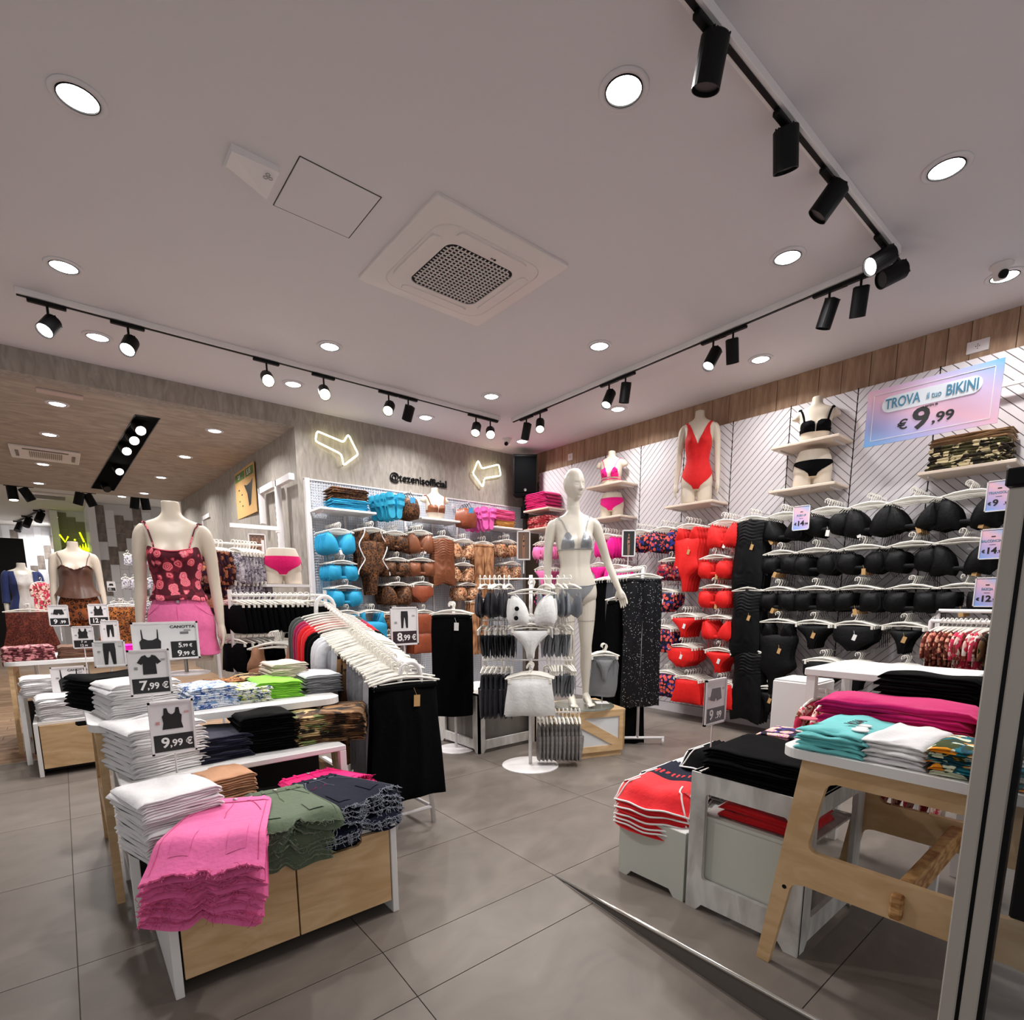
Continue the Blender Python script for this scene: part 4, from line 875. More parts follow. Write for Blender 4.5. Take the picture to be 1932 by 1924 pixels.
def g_brief(mt,w=.27,style='v',tagm=None,seed=1,hm=None):
    t=proto('bikini_bottom'); hanger(t,w*1.05,clips=True,mt=hm); m=MB()
    if style=='v': R=[(-.085,-w*.47,w*.47),(-.105,-w*.45,w*.45),(-.135,-w*.33,w*.33),(-.175,-w*.19,w*.19),(-.22,-w*.11,w*.11),(-.265,-w*.09,w*.09)]
    elif style=='string': R=[(-.10,-w*.30,w*.30),(-.13,-w*.25,w*.25),(-.17,-w*.15,w*.15),(-.22,-w*.09,w*.09),(-.26,-w*.07,w*.07)]
    elif style=='full': R=[(-.080,-w*.48,w*.48),(-.14,-w*.50,w*.50),(-.19,-w*.46,w*.46),(-.22,-w*.30,w*.30),(-.26,-w*.13,w*.13)]
    else: R=[(-.080,-w*.46,w*.46),(-.14,-w*.48,w*.48),(-.22,-w*.52,w*.52),(-.30,-w*.55,w*.55)]
    cloth(m,R,.016,.006,nu=13,sub=3,wave=.004 if style=='skirt' else .0015,wf=9,seed=seed); m.build('front',mt,t,smooth=True)
    m=MB(); cloth(m,[(a,b_*.95,c_*.95) for a,b_,c_ in R],-.008,.004,nu=8,sub=1,seed=seed+3); 
    for v in range(len(m.v)): x,y,z=m.v[v]; m.v[v]=(x,y+.018,z-.004)
    m.build('back',mt,t,smooth=True)
    if style=='string':
        m=MB()
        for s in (-1,1): m.tube([(s*w*.30,0,-.10),(s*w*.42,0,-.088),(s*w*.46,.0,-.12),(s*w*.44,0,-.20)],.0022,5); m.tube([(s*w*.44,0,-.09),(s*w*.5,0,-.14),(s*w*.47,0,-.23)],.0018,5)
        m.build('tie_string',mt,t)
    if tagm: swing_tag(t,.02,-.16,tagm,-.024,.3)
    return t
def g_suit(mt,w=.26,L=.56,seed=1,tagm=None,style='suit',hm=None):
    t=proto('swimsuit' if style=='suit' else 'ruched_dress'); hanger(t,w*1.1,mt=hm); m=MB()
    if style=='suit':
        R=[(-.17,-w*.46,w*.46),(-.22,-w*.50,w*.50),(-.30,-w*.44,w*.44),(-.37,-w*.44,w*.44),(-.44,-w*.50,w*.50),(-.49,-w*.34,w*.34),(-.54,-w*.17,w*.17),(-.06-L,-w*.10,w*.10)]
        cloth(m,R,.03,.008,nu=15,sub=3,seed=seed,wave=.002,wf=7); m.build('body',mt,t,smooth=True)
        for s in (-1,1):
            m=MB(); c=s*w*.27; cloth(m,[(-.068,c+s*.02-.014,c+s*.02+.022),(-.10,c-.028,c+.034),(-.14,c-.042,c+.046),(-.19,c-.055,c+.05)],.022,nu=8,sub=2,seed=seed); m.build('shoulder_part',mt,t,smooth=True)
    else:
        R=[(-.072,-w*.48,w*.48),(-.12,-w*.50,w*.50),(-.20,-w*.46,w*.46),(-.28,-w*.48,w*.48),(-.06-L*.8,-w*.54,w*.54),(-.06-L,-w*.50,w*.50)]
        cloth(m,R,.03,.010,nu=17,sub=10,seed=seed)
        nz=noisef(seed,.006,20,30)
        for v in range(len(m.v)): x,y,z=m.v[v]; m.v[v]=(x,y-(.0055*math.sin(z*230+3*math.sin(x*40))+nz(x,z))*(1-min(1,abs(x)/(w*.5))**4),z+(.012*math.cos(x*22)))
        m.build('body',mt,t,smooth=True)
    if tagm: swing_tag(t,.05,-.30,tagm,-.04,.3)
    return t
def g_tank(mt,w=.28,L=.30,seed=1,hm=None):
    t=proto('crop_shirt'); hanger(t,w,mt=hm); m=MB()
    cloth(m,[(-.16,-w*.42,w*.42),(-.20,-w*.52,w*.52),(-.26,-w*.5,w*.5),(-.06-L,-w*.52,w*.52)],.035,.012,nu=14,sub=4,seed=seed); m.build('body',mt,t,smooth=True)
    for s in (-1,1):
        m=MB(); c=s*w*.34; cloth(m,[(-.055,c-.018,c+.018),(-.11,c-.026,c+.020),(-.15,c-.045,c+.030),(-.19,c-.05,c+.05)],.02,nu=7,sub=2); m.build('shoulder_strap',mt,t,smooth=True)
    return t
def g_long(mt,w=.26,L=.72,seed=1,name='trousers',split=True,flare=0.,clips=True,tagm=None,wave=.006,hm=None,wb=True):
    t=proto(name); hanger(t,w*1.08,clips=clips,mt=hm); m=MB(); z1=-.085-L; h=-.085-L*.3
    if split:
        for s in (-1,1):
            m=MB(); a,b_=(0,w*.5); R=[(-.08,.0,w*.48),(-.20,-.004,w*.52),(h,.002,w*.52),(h-.2*L,.006,w*(.50+flare*.5)),(z1,.004-flare*.02,w*(.52+flare))]; R=[(z,min(s*p,s*q),max(s*p,s*q)) for z,p,q in R]
            cloth(m,R,.016,.010,nu=12,sub=6,seed=seed+s,wave=wave,wf=5); m.build('leg_panel',mt,t,smooth=True)
    else:
        R=[(-.08,-w*.48,w*.48),(-.20,-w*.50,w*.50),(h,-w*.5,w*.5),(h-.3*L,-w*(.5+flare*.5),w*(.5+flare*.5)),(z1,-w*(.5+flare),w*(.5+flare))]
        cloth(m,R,.018,.012,nu=20,sub=6,seed=seed,wave=wave,wf=9); m.build('fabric_panel',mt,t,smooth=True)
    if wb: m=MB(); m.box((0,-.004,-.088),(w*.96,.030,.026),bev=.006); m.build('waistband',mt,t)
    if tagm: swing_tag(t,w*.12,-.16,tagm,-.034,.05,1.3)
    return t
def g_shirt(mt,w=.40,L=.58,seed=1,sleeve=.2,thick=.018,hm=None,name='long_sleeved_shirt',cuff=None):
    t=proto(name); hanger(t,w*.95,mt=hm,drop=.012); m=MB()
    cloth(m,[(-.052,-w*.16,w*.16),(-.066,-w*.36,w*.36),(-.085,-w*.50,w*.50),(-.20,-w*.50,w*.50),(-.06-L*.6,-w*.49,w*.49),(-.06-L,-w*.52,w*.52)],thick*.6,thick*.6,nu=14,sub=4,seed=seed,wave=.006,wf=6); m.build('body',mt,t,smooth=True)
    for s in (-1,1):
        m=MB(); p,r=smooth_path([(s*w*.40,0,-.085),(s*w*.52,0,-.13),(s*w*.55,0,-.13-sleeve*.5),(s*w*.54,0,-.13-sleeve)],[.030,.036,.034,.030],4); m.tube(p,r,10)
        for v in range(len(m.v)): x,y,z=m.v[v]; m.v[v]=(x,y*.45,z)
        m.build('sleeve',mt,t,smooth=True)
    return t
def prong(p,d,L,label,mt=None,tip=True):
    t=empty('display_hook',p,0,label,'display hook'); m=MB(); d=Vector(d)
    m.cyl((0,0,0),d*L,.0035,n=6); 
    if tip: m.tube([(0,0,0),-d*.004+Vector((0,0,.012))],.004,6)
    m.build('rod',M_white,t); m=MB(); m.box(d*(L-.003),(.03 if abs(d.y)>.5 else .006,.006 if abs(d.y)>.5 else .03,.05)); m.build('bracket',M_white,t); return t
PR={}
USED=set()
def station(key,mk,P,wall,where,desc,cat,n=5,gap=.042,jit=3,scale=1.,hook=True,rz0=None,plural=None,first=None):
    """one prong: the first garment faces the shop, the others hang behind it towards the wall"""
    d=Vector((1,0,0)) if wall=='R' else Vector((0,1,0)) if wall=='B' else Vector(wall); base=-PI/2 if wall=='R' else 0. if wall=='B' else rz0
    if rz0 is not None: base=rz0
    if key not in PR: PR[key]=mk()
    pr=PR[key]; P=Vector(P); rr=random.Random(len(USED)*7+3)
    grp=(plural or (desc+('es' if desc.endswith('s') else 's')))+', '+where
    for k in range(n):
        loc=P+d*(gap*k+.006)+Vector((0,0,-.006)); rz=base+math.radians(rr.uniform(-jit,jit)); lab=(first or 'front '+desc)+', '+where if k==0 else ORD[k]+' '+desc+' from the front, '+where
        if pr.name not in USED:
            USED.add(pr.name); o=pr; o.location=loc; o.rotation_euler=(0,0,rz); o.scale=(scale,)*3; tag(o,lab,cat,grp); KIDS.setdefault(o.name,list(o.children))
        else: o=dup(pr,loc,rz,lab,cat,grp,scale)
        o.name=pr.name.split('.')[0] if k else o.name
        o.pop
    if hook: prong(P,d,(PX-.012-P.x) if wall=='R' else (5.645-P.y) if wall=='B' else gap*n+.03,'white prong holding the '+(plural or (desc+('es' if desc.endswith('s') else 's')))+', '+where)
# ================================================================ RIGHT WALL stations (pixel of hook -> real plane x=4.58)
F_swimblack=mat('black_swim_fabric',(5,5,7),.55,spec=.2,bump=.25,bscale=40); F_ruchedblack=mat('black_ruched_fabric',(7,8,10),.55,spec=.18)
F_redsw=mat('red_swim_fabric_glossy',(222,28,26),.6,spec=.3,bump=.2,bscale=30,var=.06,vscale=20); P_floral=printmat('dark_floral_print','floral',[(20,16,34),(214,62,40),(200,44,70),(40,50,130),(240,130,110)],26,.7)
P_floral2=printmat('coral_floral_print','floral',[(150,20,40),(206,70,60),(60,30,90),(30,26,60),(236,150,120)],26,.7); F_frill=fab('hot_pink_frill',(232,20,140)); F_candy=fab('candy_pink_fabric',(236,120,176))
Z1,Z2,Z3,Z4,Z5=1.93,1.63,1.335,1.07,.775; XR=4.585
def rw(px,py,z): p=ox(px,py,XR); return (XR,p.y,z)
B='black '
bl=lambda st,tagm=None,sd=1,w=.30: (lambda:g_bra(F_swimblack,w,st,tagm,sd))
S=station
rows=[
 ((1478,956),Z1,'bk_tri',bl('triangle',M_tagk,1),'black triangle bikini top','bikini top',6,'top row, second black column'),
 ((1561,947),Z1,'bk_bal',bl('balconette',M_tagw,2),'black balconette bikini top','bikini top',6,'top row beside the small push-up sign'),
 ((1641,938),Z1,'bk_wide',bl('wide',M_tagw,3),'black crossover bikini top','bikini top',5,'top row, left of the camo stack'),
 ((1724,923),Z1,'bk_tri2',bl('triangle',M_tagk,4,.32),'black tie-front triangle top','bikini top',5,'top row under the camo stack'),
 ((1829,911),Z1,'bk_big',bl('wide',M_tagk,5,.34),'black large-cup bikini top','bikini top',5,'top row nearest the door frame'),
 ((1471,1034),Z2,'bk_strap',bl('bandeau',M_tagk,6,.27),'black strapless underwired top','bikini top',5,'second row, first black column'),
 ((1537,1030),Z2,'bk_gath',bl('balconette',None,7,.31),'black gathered bikini top','bikini top',6,'second row, second from the left'),
 ((1627,1016),Z2,'bk_plunge',bl('balconette',M_tagk,8,.31),'black plain padded top','bikini top',5,'second row, middle'),
 ((1721,1007),Z2,'bk_gath',None,'black gathered bikini top','bikini top',6,'second row, fourth from the left'),
 ((1817,998),Z2,'bk_big',None,'black large-cup bikini top','bikini top',4,'second row nearest the door frame'),
 ((1467,1098),Z3,'bk_strap',None,'black strapless top','bikini top',4,'third row, second column'),
 ((1537,1095),Z3,'bk_band',bl('bandeau',None,9,.30),'black bandeau top','bikini top',4,'third row, third column'),
 ((1618,1092),Z3,'bk_band2',bl('bandeau',M_tagk,10,.31),'black padded bandeau','bikini top',6,'third row, middle'),
 ((1721,1089),Z3,'bk_band',None,'black bandeau top','bikini top',7,'third row, fifth column'),
 ((1820,1086),Z3,'bk_band2',None,'black padded bandeau','bikini top',5,'third row by the twelve-euro sign'),
 ((1534,1158),Z4,'bk_v',lambda:g_brief(F_swimblack,.28,'v',M_tagk,1),'black bikini brief','bikini bottom',5,'fourth row, left'),
 ((1612,1158),Z4,'bk_full',lambda:g_brief(F_swimblack,.28,'full',M_tagw,2),'black high-rise brief','bikini bottom',5,'fourth row, middle'),
 ((1706,1158),Z4,'bk_str',lambda:g_brief(F_swimblack,.28,'string',M_tagk,3),'black string brief','bikini bottom',5,'fourth row, right'),
 ((1552,1230),Z5,'bk_full',None,'black high-rise brief','bikini bottom',4,'fifth row behind the white bench corner'),
 ((1618,1239),Z5,'bk_v',None,'black bikini brief','bikini bottom',3,'fifth row behind the white bench'),
 ((1706,1245),Z5,'bk_v',None,'black bikini brief','bikini bottom',3,'fifth row, right part of the bench'),
 ((1450,1305),.50,'bk_str',None,'black string brief','bikini bottom',3,'lowest row, above the grey floor'),
 # red
 ((1364,985),Z1,'rd_bal',lambda:g_bra(F_redsw,.28,'wide',M_tagw,11),'red halter bikini top','bikini top',6,'top row'),
 ((1347,1044),Z2,'rd_b2',lambda:g_bra(F_redsw,.29,'balconette',M_tagk,12),'red padded bikini top','bikini top',7,'second row'),
 ((1346,1101),Z3+.03,'rd_b2',None,'red padded bikini top','bikini top',6,'third row'),
 ((1352,1156),Z4+.02,'rd_tri',lambda:g_bra(F_redsw,.28,'triangle',None,13),'red triangle bikini top','bikini top',6,'fourth row'),
 ((1290,1150),Z4+.03,'rd_v',lambda:g_brief(F_redsw,.28,'v',M_tagw,4),'red bikini brief','bikini bottom',6,'beside the sequin trousers, upper'),
 ((1284,1213),Z5+.03,'rd_full',lambda:g_brief(F_redsw,.29,'full',M_tagw,5),'red full brief','bikini bottom',6,'beside the sequin trousers, middle'),
 ((1355,1216),Z5+.02,'rd_v',None,'red bikini brief','bikini bottom',5,'fifth row'),
 # floral and pink
 ((1250,987),Z1,'fl_b',lambda:g_bra(P_floral,.28,'wide',None,14),'dark floral bikini top','bikini top',8,'top row'),
 ((1203,995),Z1,'fl_w',lambda:g_bra(P_floral,.27,'balconette',None,15),'dark floral padded top','bikini top',6,'top row, right of the photo sign'),
 ((1265,1057),Z2,'fl_c',lambda:g_bra(P_floral2,.28,'balconette',None,16),'coral floral bikini top','bikini top',8,'second row'),
 ((1248,1117),Z3,'fl_v',lambda:g_brief(P_floral,.28,'full',M_tagw,6),'dark floral brief','bikini bottom',5,'third row'),
 ((1245,1192),Z5+.2,'fl_s',lambda:g_brief(P_floral,.28,'skirt',None,7),'dark floral skirt','swim skirt',5,'behind the sequin trousers'),
 ((1140,1003),Z1,'pk_f',lambda:g_bra(F_frill,.28,'wide',None,17),'frilled hot pink bikini top','bikini top',7,'top row'),
 ((1128,1056),Z2,'pk_v',lambda:g_brief(F_frill,.27,'v',None,8),'hot pink brief','bikini bottom',5,'beside the mannequin hip'),
 ((1020,1012),Z1,'cd_b',lambda:g_bra(F_candy,.27,'balconette',None,18),'candy pink bikini top','bikini top',5,'left of the mannequin arm'),
 ((1022,1064),Z2,'cd_v',lambda:g_brief(F_candy,.26,'v',None,9),'candy pink brief','bikini bottom',5,'left of the mannequin arm'),
 ((1068,1012),Z1,'fl_c',None,'coral floral bikini top','bikini top',5,'top row behind the mannequin'),
 ((1020,1130),Z3,'fl_v',None,'dark floral brief','bikini bottom',4,'behind the mannequin arm'),
]
for (px,py),z,key,mk,desc,cat,n,where in rows: S('r'+key,mk,rw(px,py,z),'R',where+(' of the right wall' if 'row' in where and len(where)<24 else ''),desc,cat,n,gap=.046)
S('suit_r',lambda:g_suit(F_redsw,.27,.60,3,M_tagk),rw(1296,992,Z1),'R','left of the red tops','red V-neck swimsuit','swimsuit',5,gap=.05)
S('suit_b',lambda:g_suit(F_swimblack,.29,.66,4,M_tagk),rw(1467,1156,Z4),'R','fourth row over the floor tiles','black V-neck swimsuit','swimsuit',3,gap=.05)
S('ruch',lambda:g_suit(F_ruchedblack,.26,.58,5,M_tagk,'dress'),rw(1416,965,Z1),'R','right of the red bikini tops','black ruched dress','dress',4,gap=.05)
S('ruch',None,rw(1410,1100,Z3),'R','third row right of the red tops','black ruched dress','dress',4,gap=.05)
S('ruchl',lambda:g_suit(F_swimblack,.27,.62,6,None,'dress'),rw(1412,1220,Z5+.03),'R','lowest, above the price stand','black beach dress','dress',4,gap=.05)
S('skirt_r',lambda:g_brief(F_redsw,.30,'skirt',None,10),rw(1294,1283,.50),'R','lowest red row','red frilled short skirt','swim skirt',6,gap=.046)
S('skirt_r',None,rw(1356,1295,.50),'R','behind the shorts price stand','red frilled short skirt','swim skirt',4,gap=.046)
S('rfl_s',None,rw(1255,1277,.53),'R','lowest, by the sequin trouser hems','dark floral skirt','swim skirt',5,gap=.046)
for (px,py,z,sd) in ((1160,1035,1.6,1),(1180,1110,1.3,2),(1165,1190,1.0,3)): S('rpk_f' if sd==1 else 'rfl_c',None,rw(px,py,z),'R',['behind the photo sign','behind the right rack, upper','behind the right rack, lower'][sd-1],['frilled hot pink bikini top','coral floral bikini top','coral floral bikini top'][sd-1],'bikini top',4,gap=.046)
# ================================================================ BACK WALL stations (plane y=5.31)
YB=5.31
F_blue=mat('turquoise_swim_fabric',(34,146,188),.6,spec=.3,bump=.15,bscale=30,var=.05,vscale=20); P_leoD=printmat('dark_leopard','leopard',[(120,78,46),(84,54,34),(22,16,14)],52,.6); P_leoL=printmat('pale_leopard','leopard',[(218,176,140),(190,130,90),(84,50,34)],46,.6)
F_bronze=F_brown; P_tan=streakmat('tan_animal_mesh',(120,74,44),(196,146,104),scale=9,stretch=(1,1,.4),rough=.6,dist=2,bump=.1); F_rust=mat('rust_satin',(142,70,42),.4,bump=.3,bscale=24,var=.12,vscale=12)
M_hangout=mat('white_form_hanger',(226,226,226),.4)
def bw(px,py,z): p=oy(px,py,YB); return (p.x,YB,z)
rows=[
 ((640,988),1.93,'bl_w',lambda:g_bra(F_blue,.30,'wide',M_tagw,21),'turquoise bikini top','bikini top',7,'top row'),
 ((647,1048),1.625,'bl_b',lambda:g_bra(F_blue,.29,'bandeau',None,22),'turquoise padded top','bikini top',7,'second row'),
 ((654,1100),1.38,'bl_b2',lambda:g_bra(F_blue,.31,'balconette',None,23),'turquoise underwired top','bikini top',7,'third row'),
 ((747,997),1.955,'lp_b',lambda:g_bra(P_leoD,.28,'bandeau',None,24),'dark leopard bandeau','bikini top',6,'top row'),
 ((750,1045),1.68,'lp_b',None,'dark leopard bandeau','bikini top',6,'second row'),
 ((752,1092),1.42,'lp_w',lambda:g_bra(P_leoD,.29,'wide',None,25),'dark leopard bikini top','bikini top',7,'third row'),
 ((795,994),1.985,'br_k',lambda:g_bra(F_bronze,.28,'wide',M_tagw,26),'bronze knotted bikini top','bikini top',6,'top row'),
 ((797,1045),1.69,'br_b',lambda:g_bra(F_bronze,.30,'bandeau',None,27),'bronze gathered bandeau','bikini top',6,'second row'),
 ((798,1090),1.43,'br_v',lambda:g_brief(F_rust,.27,'full',None,28),'rust ruched brief','bikini bottom',5,'third row'),
 ((877,1008),1.93,'pl_t',lambda:g_bra(P_leoL,.28,'triangle',None,29),'pale leopard triangle top','bikini top',5,'top row'),
 ((876,1055),1.66,'pl_t',None,'pale leopard triangle top','bikini top',5,'second row'),
 ((884,1098),1.43,'pl_w',lambda:g_bra(P_leoL,.29,'balconette',None,30),'pale leopard underwired top','bikini top',5,'third row'),
 ((959,1012),1.965,'pl_w',None,'pale leopard underwired top','bikini top',5,'top row, corner end'),
 ((967,1055),1.70,'pl_t',None,'pale leopard triangle top','bikini top',5,'second row by the corner'),
 ((655,1152),1.13,'bl_v',lambda:g_brief(F_blue,.28,'v',M_tagw,31),'turquoise brief','bikini bottom',6,'fourth row'),
 ((745,1155),1.11,'lp_f',lambda:g_brief(P_leoD,.28,'full',None,32),'dark leopard brief','bikini bottom',5,'behind the leggings price sign'),
 ((800,1155),1.12,'rs_f',lambda:g_brief(F_rust,.28,'skirt',None,33),'rust ruched skirt','swim skirt',5,'right of the leggings price sign'),
 ((803,1200),.90,'rs_f',None,'rust ruched skirt','swim skirt',5,'below right of the leggings price sign'),
 ((735,1210),.86,'lp_f',None,'dark leopard brief','bikini bottom',4,'below the leggings price sign'),
]
for (px,py),z,key,mk,desc,cat,n,where in rows: S('b'+key,mk,bw(px,py,z),'B',where+' of the back wall' if len(where)<22 else where,desc,cat,n,gap=.042)
S('bsuit',lambda:g_suit(P_leoD,.30,.66,41),bw(702,990,1.97),'B','left half of the back wall','dark leopard swimsuit','swimsuit',5,gap=.05)
S('bruch',lambda:g_suit(F_bronze,.28,.52,42,None,'dress'),bw(838,1007,1.945),'B','middle of the back wall','bronze ruched dress','dress',3,gap=.05)
S('btan',lambda:g_long(P_tan,.28,.62,43,'printed_leggings',True,0,True,None),bw(914,1015,1.92),'B','right part of the back wall','tan animal-print trousers','trousers',3,gap=.05)
S('btank',lambda:g_tank(F_blue,.30,.34,44),bw(704,1152,1.13),'B','left of the leggings price sign','turquoise crop top','top',4,gap=.05)
S('btan',None,bw(905,1135,1.24),'B','behind the bikini spinner','tan animal-print trousers','trousers',3,gap=.05)
# white outline form hangers round the leopard swimsuit
pm=proto('outline_hanger'); m=MB(); P=[(-.085,0,-.055),(-.10,0,-.12),(-.155,0,-.22),(-.115,0,-.33),(-.10,0,-.37),(-.165,0,-.47),(-.175,0,-.52)]; p,_=smooth_path(P,[1]*7,4)
m.tube(p,.006,6); m.tube([(-v.x,v.y,v.z) for v in p],.006,6); m.tube([(-.085,0,-.055),(0,0,-.045),(.085,0,-.055)],.006,6); m.build('outline',M_hangout,pm)
c=bw(702,990,1.965); pm.location=(c[0],YB-.012,c[2]); tag(pm,'white body-outline hanger framing the front leopard swimsuit','hanger')
# shelves and goods at the top of the back wall
# ================================================================ FURNITURE
M_ply=streakmat('birch_plywood',(196,160,116),(218,186,144),scale=3,stretch=(1,1,3.5),rough=.45,dist=2.5,bump=.02,det=6,lo=.35,hi=.7)
M_plyedge=streakmat('plywood_edge',(150,104,60),(205,160,105),scale=60,stretch=(.3,.3,1),rough=.6,dist=0,bump=0,lo=.4,hi=.6); M_wash=streakmat('whitewashed_board',(168,164,160),(212,210,206),scale=14,stretch=(1,1,.35),rough=.7,dist=.6,bump=.06,det=8,lo=.3,hi=.65)
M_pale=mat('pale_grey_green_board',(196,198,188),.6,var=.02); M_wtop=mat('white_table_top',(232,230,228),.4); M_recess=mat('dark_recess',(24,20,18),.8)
def rounded_top(m,x0,x1,y0,y1,z0,z1,r):
    P=[(a+(x0+x1)/2,b_+(y0+y1)/2) for a,b_ in [(px*(1),py*(1)) for px,py in _rrect((x1-x0)/2,(y1-y0)/2,r)]]
    n=len(P); m.add([(a,b_,z0) for a,b_ in P]+[(a,b_,z1) for a,b_ in P],[tuple(range(n))[::-1],tuple(range(n,2*n))]+[(i,(i+1)%n,(i+1)%n+n,i+n) for i in range(n)])
def _rrect(hx,hy,r,n=7):
    P=[]
    for q in range(4):
        cx=(hx-r)*(1 if q in(0,3) else -1); cy=(hy-r)*(1 if q in(0,1) else -1)
        for k in range(n+1): a=q*PI/2+k*PI/2/n; P.append((cx+r*math.cos(a),cy+r*math.sin(a)))
    return P
def drawer_cabinet(x0,x1,y0,y1,h,label,ndr=2):
    t=empty('drawer_cabinet',((x0+x1)/2,(y0+y1)/2,0),0,label,'cabinet'); w=(x1-x0)/2; d=(y1-y0)/2
    for s in (-1,1): m=MB(); m.box((s*(w-.012),0,h/2),(.024,2*d,h),bev=.002); m.build('side_panel',M_wtop,t)
    m=MB(); m.box((0,.01,h-.010),(2*w-.05,2*d-.02,.020)); m.build('top_board',M_wtop,t)
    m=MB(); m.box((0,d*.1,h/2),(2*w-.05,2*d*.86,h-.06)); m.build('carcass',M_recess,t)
    dw=(2*w-.054)/ndr
    for k in range(ndr):
        cx=-w+.027+dw*(k+.5); zt=h-.022; zb=.055; hh=.075; hw=.062 if ndr>1 else .1
        g=.003; xl,xr=cx-dw/2+g,cx+dw/2-g; arc=[(cx-hw-.0,zt),(cx-hw,zt-hh*.25),(cx-hw+.014,zt-hh*.42),(cx+hw-.014,zt-hh*.42),(cx+hw,zt-hh*.25),(cx+hw,zt)]
        m=MB(); m.prism([(xl,zb),(xr,zb),(xr,zt)]+arc[::-1]+[(xl,zt)],.018,o=(0,-d+.001,0)); f=m.build('drawer_front',M_ply,t)
        m=MB(); m.prism([(cx-hw,zt-.001),(cx-hw,zt-hh*.3),(cx+hw,zt-hh*.3),(cx+hw,zt-.001)],.004,o=(0,-d+.014,0)); m.build('handle_recess',M_black,f)
    return t
drawer_cabinet(.150,.898,1.775,2.27,.365,'low wooden two-drawer cabinet nearest the viewer, under the shorts')
drawer_cabinet(-.222,.42,4.775,5.18,.375,'low wooden drawer cabinet in the left background, beside the oak floor',1)
def nest_shelf(x0,x1,y0,y1,h,label,back=True):
    t=empty('nesting_shelf',((x0+x1)/2,(y0+y1)/2,0),0,label,'display bench'); w,d=(x1-x0)/2,(y1-y0)/2
    m=MB(); m.box((0,0,h-.012),(2*w,2*d,.024),bev=.003); m.build('top_board',M_wtop,t)
    for sx in (-1,1):
        for sy in (-1,1): m=MB(); m.box((sx*(w-.015),sy*(d-.015),(h-.024)/2),(.03,.03,h-.024),bev=.002); m.build('leg',M_wtop,t)
    for s in (-1,1): m=MB(); m.box((s*(w-.012),0,.12),(.012,2*d-.06,.03)); m.build('side_rail',M_wtop,t)
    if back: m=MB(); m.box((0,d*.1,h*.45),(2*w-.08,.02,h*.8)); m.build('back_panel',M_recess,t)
nest_shelf(.100,.93,2.295,2.76,.55,'white middle bench of the left stack, behind the drawer cabinet')
nest_shelf(-.30,.45,5.20,5.62,.52,'white middle bench of the far left stack')
def plank_table(x0,x1,y0,y1,h,label,th=.03,r=.09):
    t=empty('display_table',((x0+x1)/2,(y0+y1)/2,0),0,label,'table'); w,d=(x1-x0)/2,(y1-y0)/2
    m=MB(); rounded_top(m,-w,w,-d,d,h-th,h,r); m.build('table_top',M_wtop,t)
    for sx in (-1,1):
        for sy in (-1,1):
            m=MB(); m.prism([(sy*(d-.10)-.032,h-th),(sy*(d-.10)+.032,h-th),(sy*(d+.005)+.022,0),(sy*(d+.005)-.022,0)],.028,M=Matrix.Rotation(PI/2,3,'Z'),o=(sx*(w-.035)+.014,0,0)); m.build('leg',M_ply,t)
        m=MB(); m.box((sx*(w-.036),0,.30),(.026,2*d-.09,.075),bev=.002); m.build('cross_rail',M_ply,t)
        m=MB(); m.box((sx*(w-.036),0,h-th-.045),(.026,2*d-.26,.09)); m.build('apron',M_ply,t)
    m=MB(); m.box((0,0,.31),(2*w-.07,.028,.085)); m.build('stretcher',M_ply,t); return t
plank_table(.035,1.04,2.56,3.33,.72,'large white-topped wooden table of the left stack, rounded corners')
plank_table(-.385,.62,5.66,6.5,.72,'white-topped wooden table in the left background')
# ---- right-hand group
def notch_panel(w,z0,z1,ft=.045,nt=.028,hole=None):
    """outline strips of a board (x along its width) with a shallow arch cut from its foot"""
    return [(-w/2,z0),(-w/2+ft,z0),(-w/2+ft+.022,z0+nt),(w/2-ft-.022,z0+nt),(w/2-ft,z0),(w/2,z0),(w/2,z1),(-w/2,z1)]
RX=Matrix.Rotation(-PI/2,3,'Z')   # board seen from the viewer's side: its x runs along -y of the world
t=empty('low_display_cabinet',(2.0,1.262,0),0,'low pale green-grey cabinet under the red sports shorts','cabinet')
m=MB(); m.prism(notch_panel(.325,0,.285),.018,M=RX,o=(-.205,0,0)); m.build('front_panel',M_pale,t)
m=MB(); m.prism(notch_panel(.40,0,.285),.018,o=(0,.144,0)); m.prism(notch_panel(.40,0,.285),.018,o=(0,-.162,0)); tag(m.build('side_panel',M_pale,t))
m=MB(); m.box((0,0,.278),(.40,.32,.016),bev=.002); m.build('top_board',M_wtop,t)
t=empty('framed_display_cabinet',(2.06,.872,0),0,'whitewashed open-framed display cabinet under the folded black trousers','cabinet')
w,h=.425,.55
def frame_board(name,w,h,M,o,holes,mt,parent,zt=.06):
    """board with a rounded opening: stiles, rails and foot arch as one board"""
    m=MB(); x0,x1,z0,z1=holes; 
    m.prism([(-w/2,0),(-w/2+.045,0),(-w/2+.067,.028),(x0,.028),(x0,z0),(x0,z1),(x0,h),(-w/2,h)],.018,M=M,o=o)
    m.prism([(x1,.028),(w/2-.067,.028),(w/2-.045,0),(w/2,0),(w/2,h),(x1,h)],.018,M=M,o=o)
    m.prism([(x0,.028),(x1,.028),(x1,z0),(x0,z0)],.018,M=M,o=o); m.prism([(x0,z1),(x1,z1),(x1,h),(x0,h)],.018,M=M,o=o)
    for cx,cz,sx,sz in ((x0,z0,1,1),(x1,z0,-1,1),(x0,z1,1,-1),(x1,z1,-1,-1)):
        r=.014; P=[(cx,cz)]+[(cx+sx*(r-r*math.sin(a)),cz+sz*(r-r*math.cos(a))) for a in [k*PI/8 for k in range(5)]]; m.prism(P,.018,M=M,o=o)
    m.build(name,mt,parent)
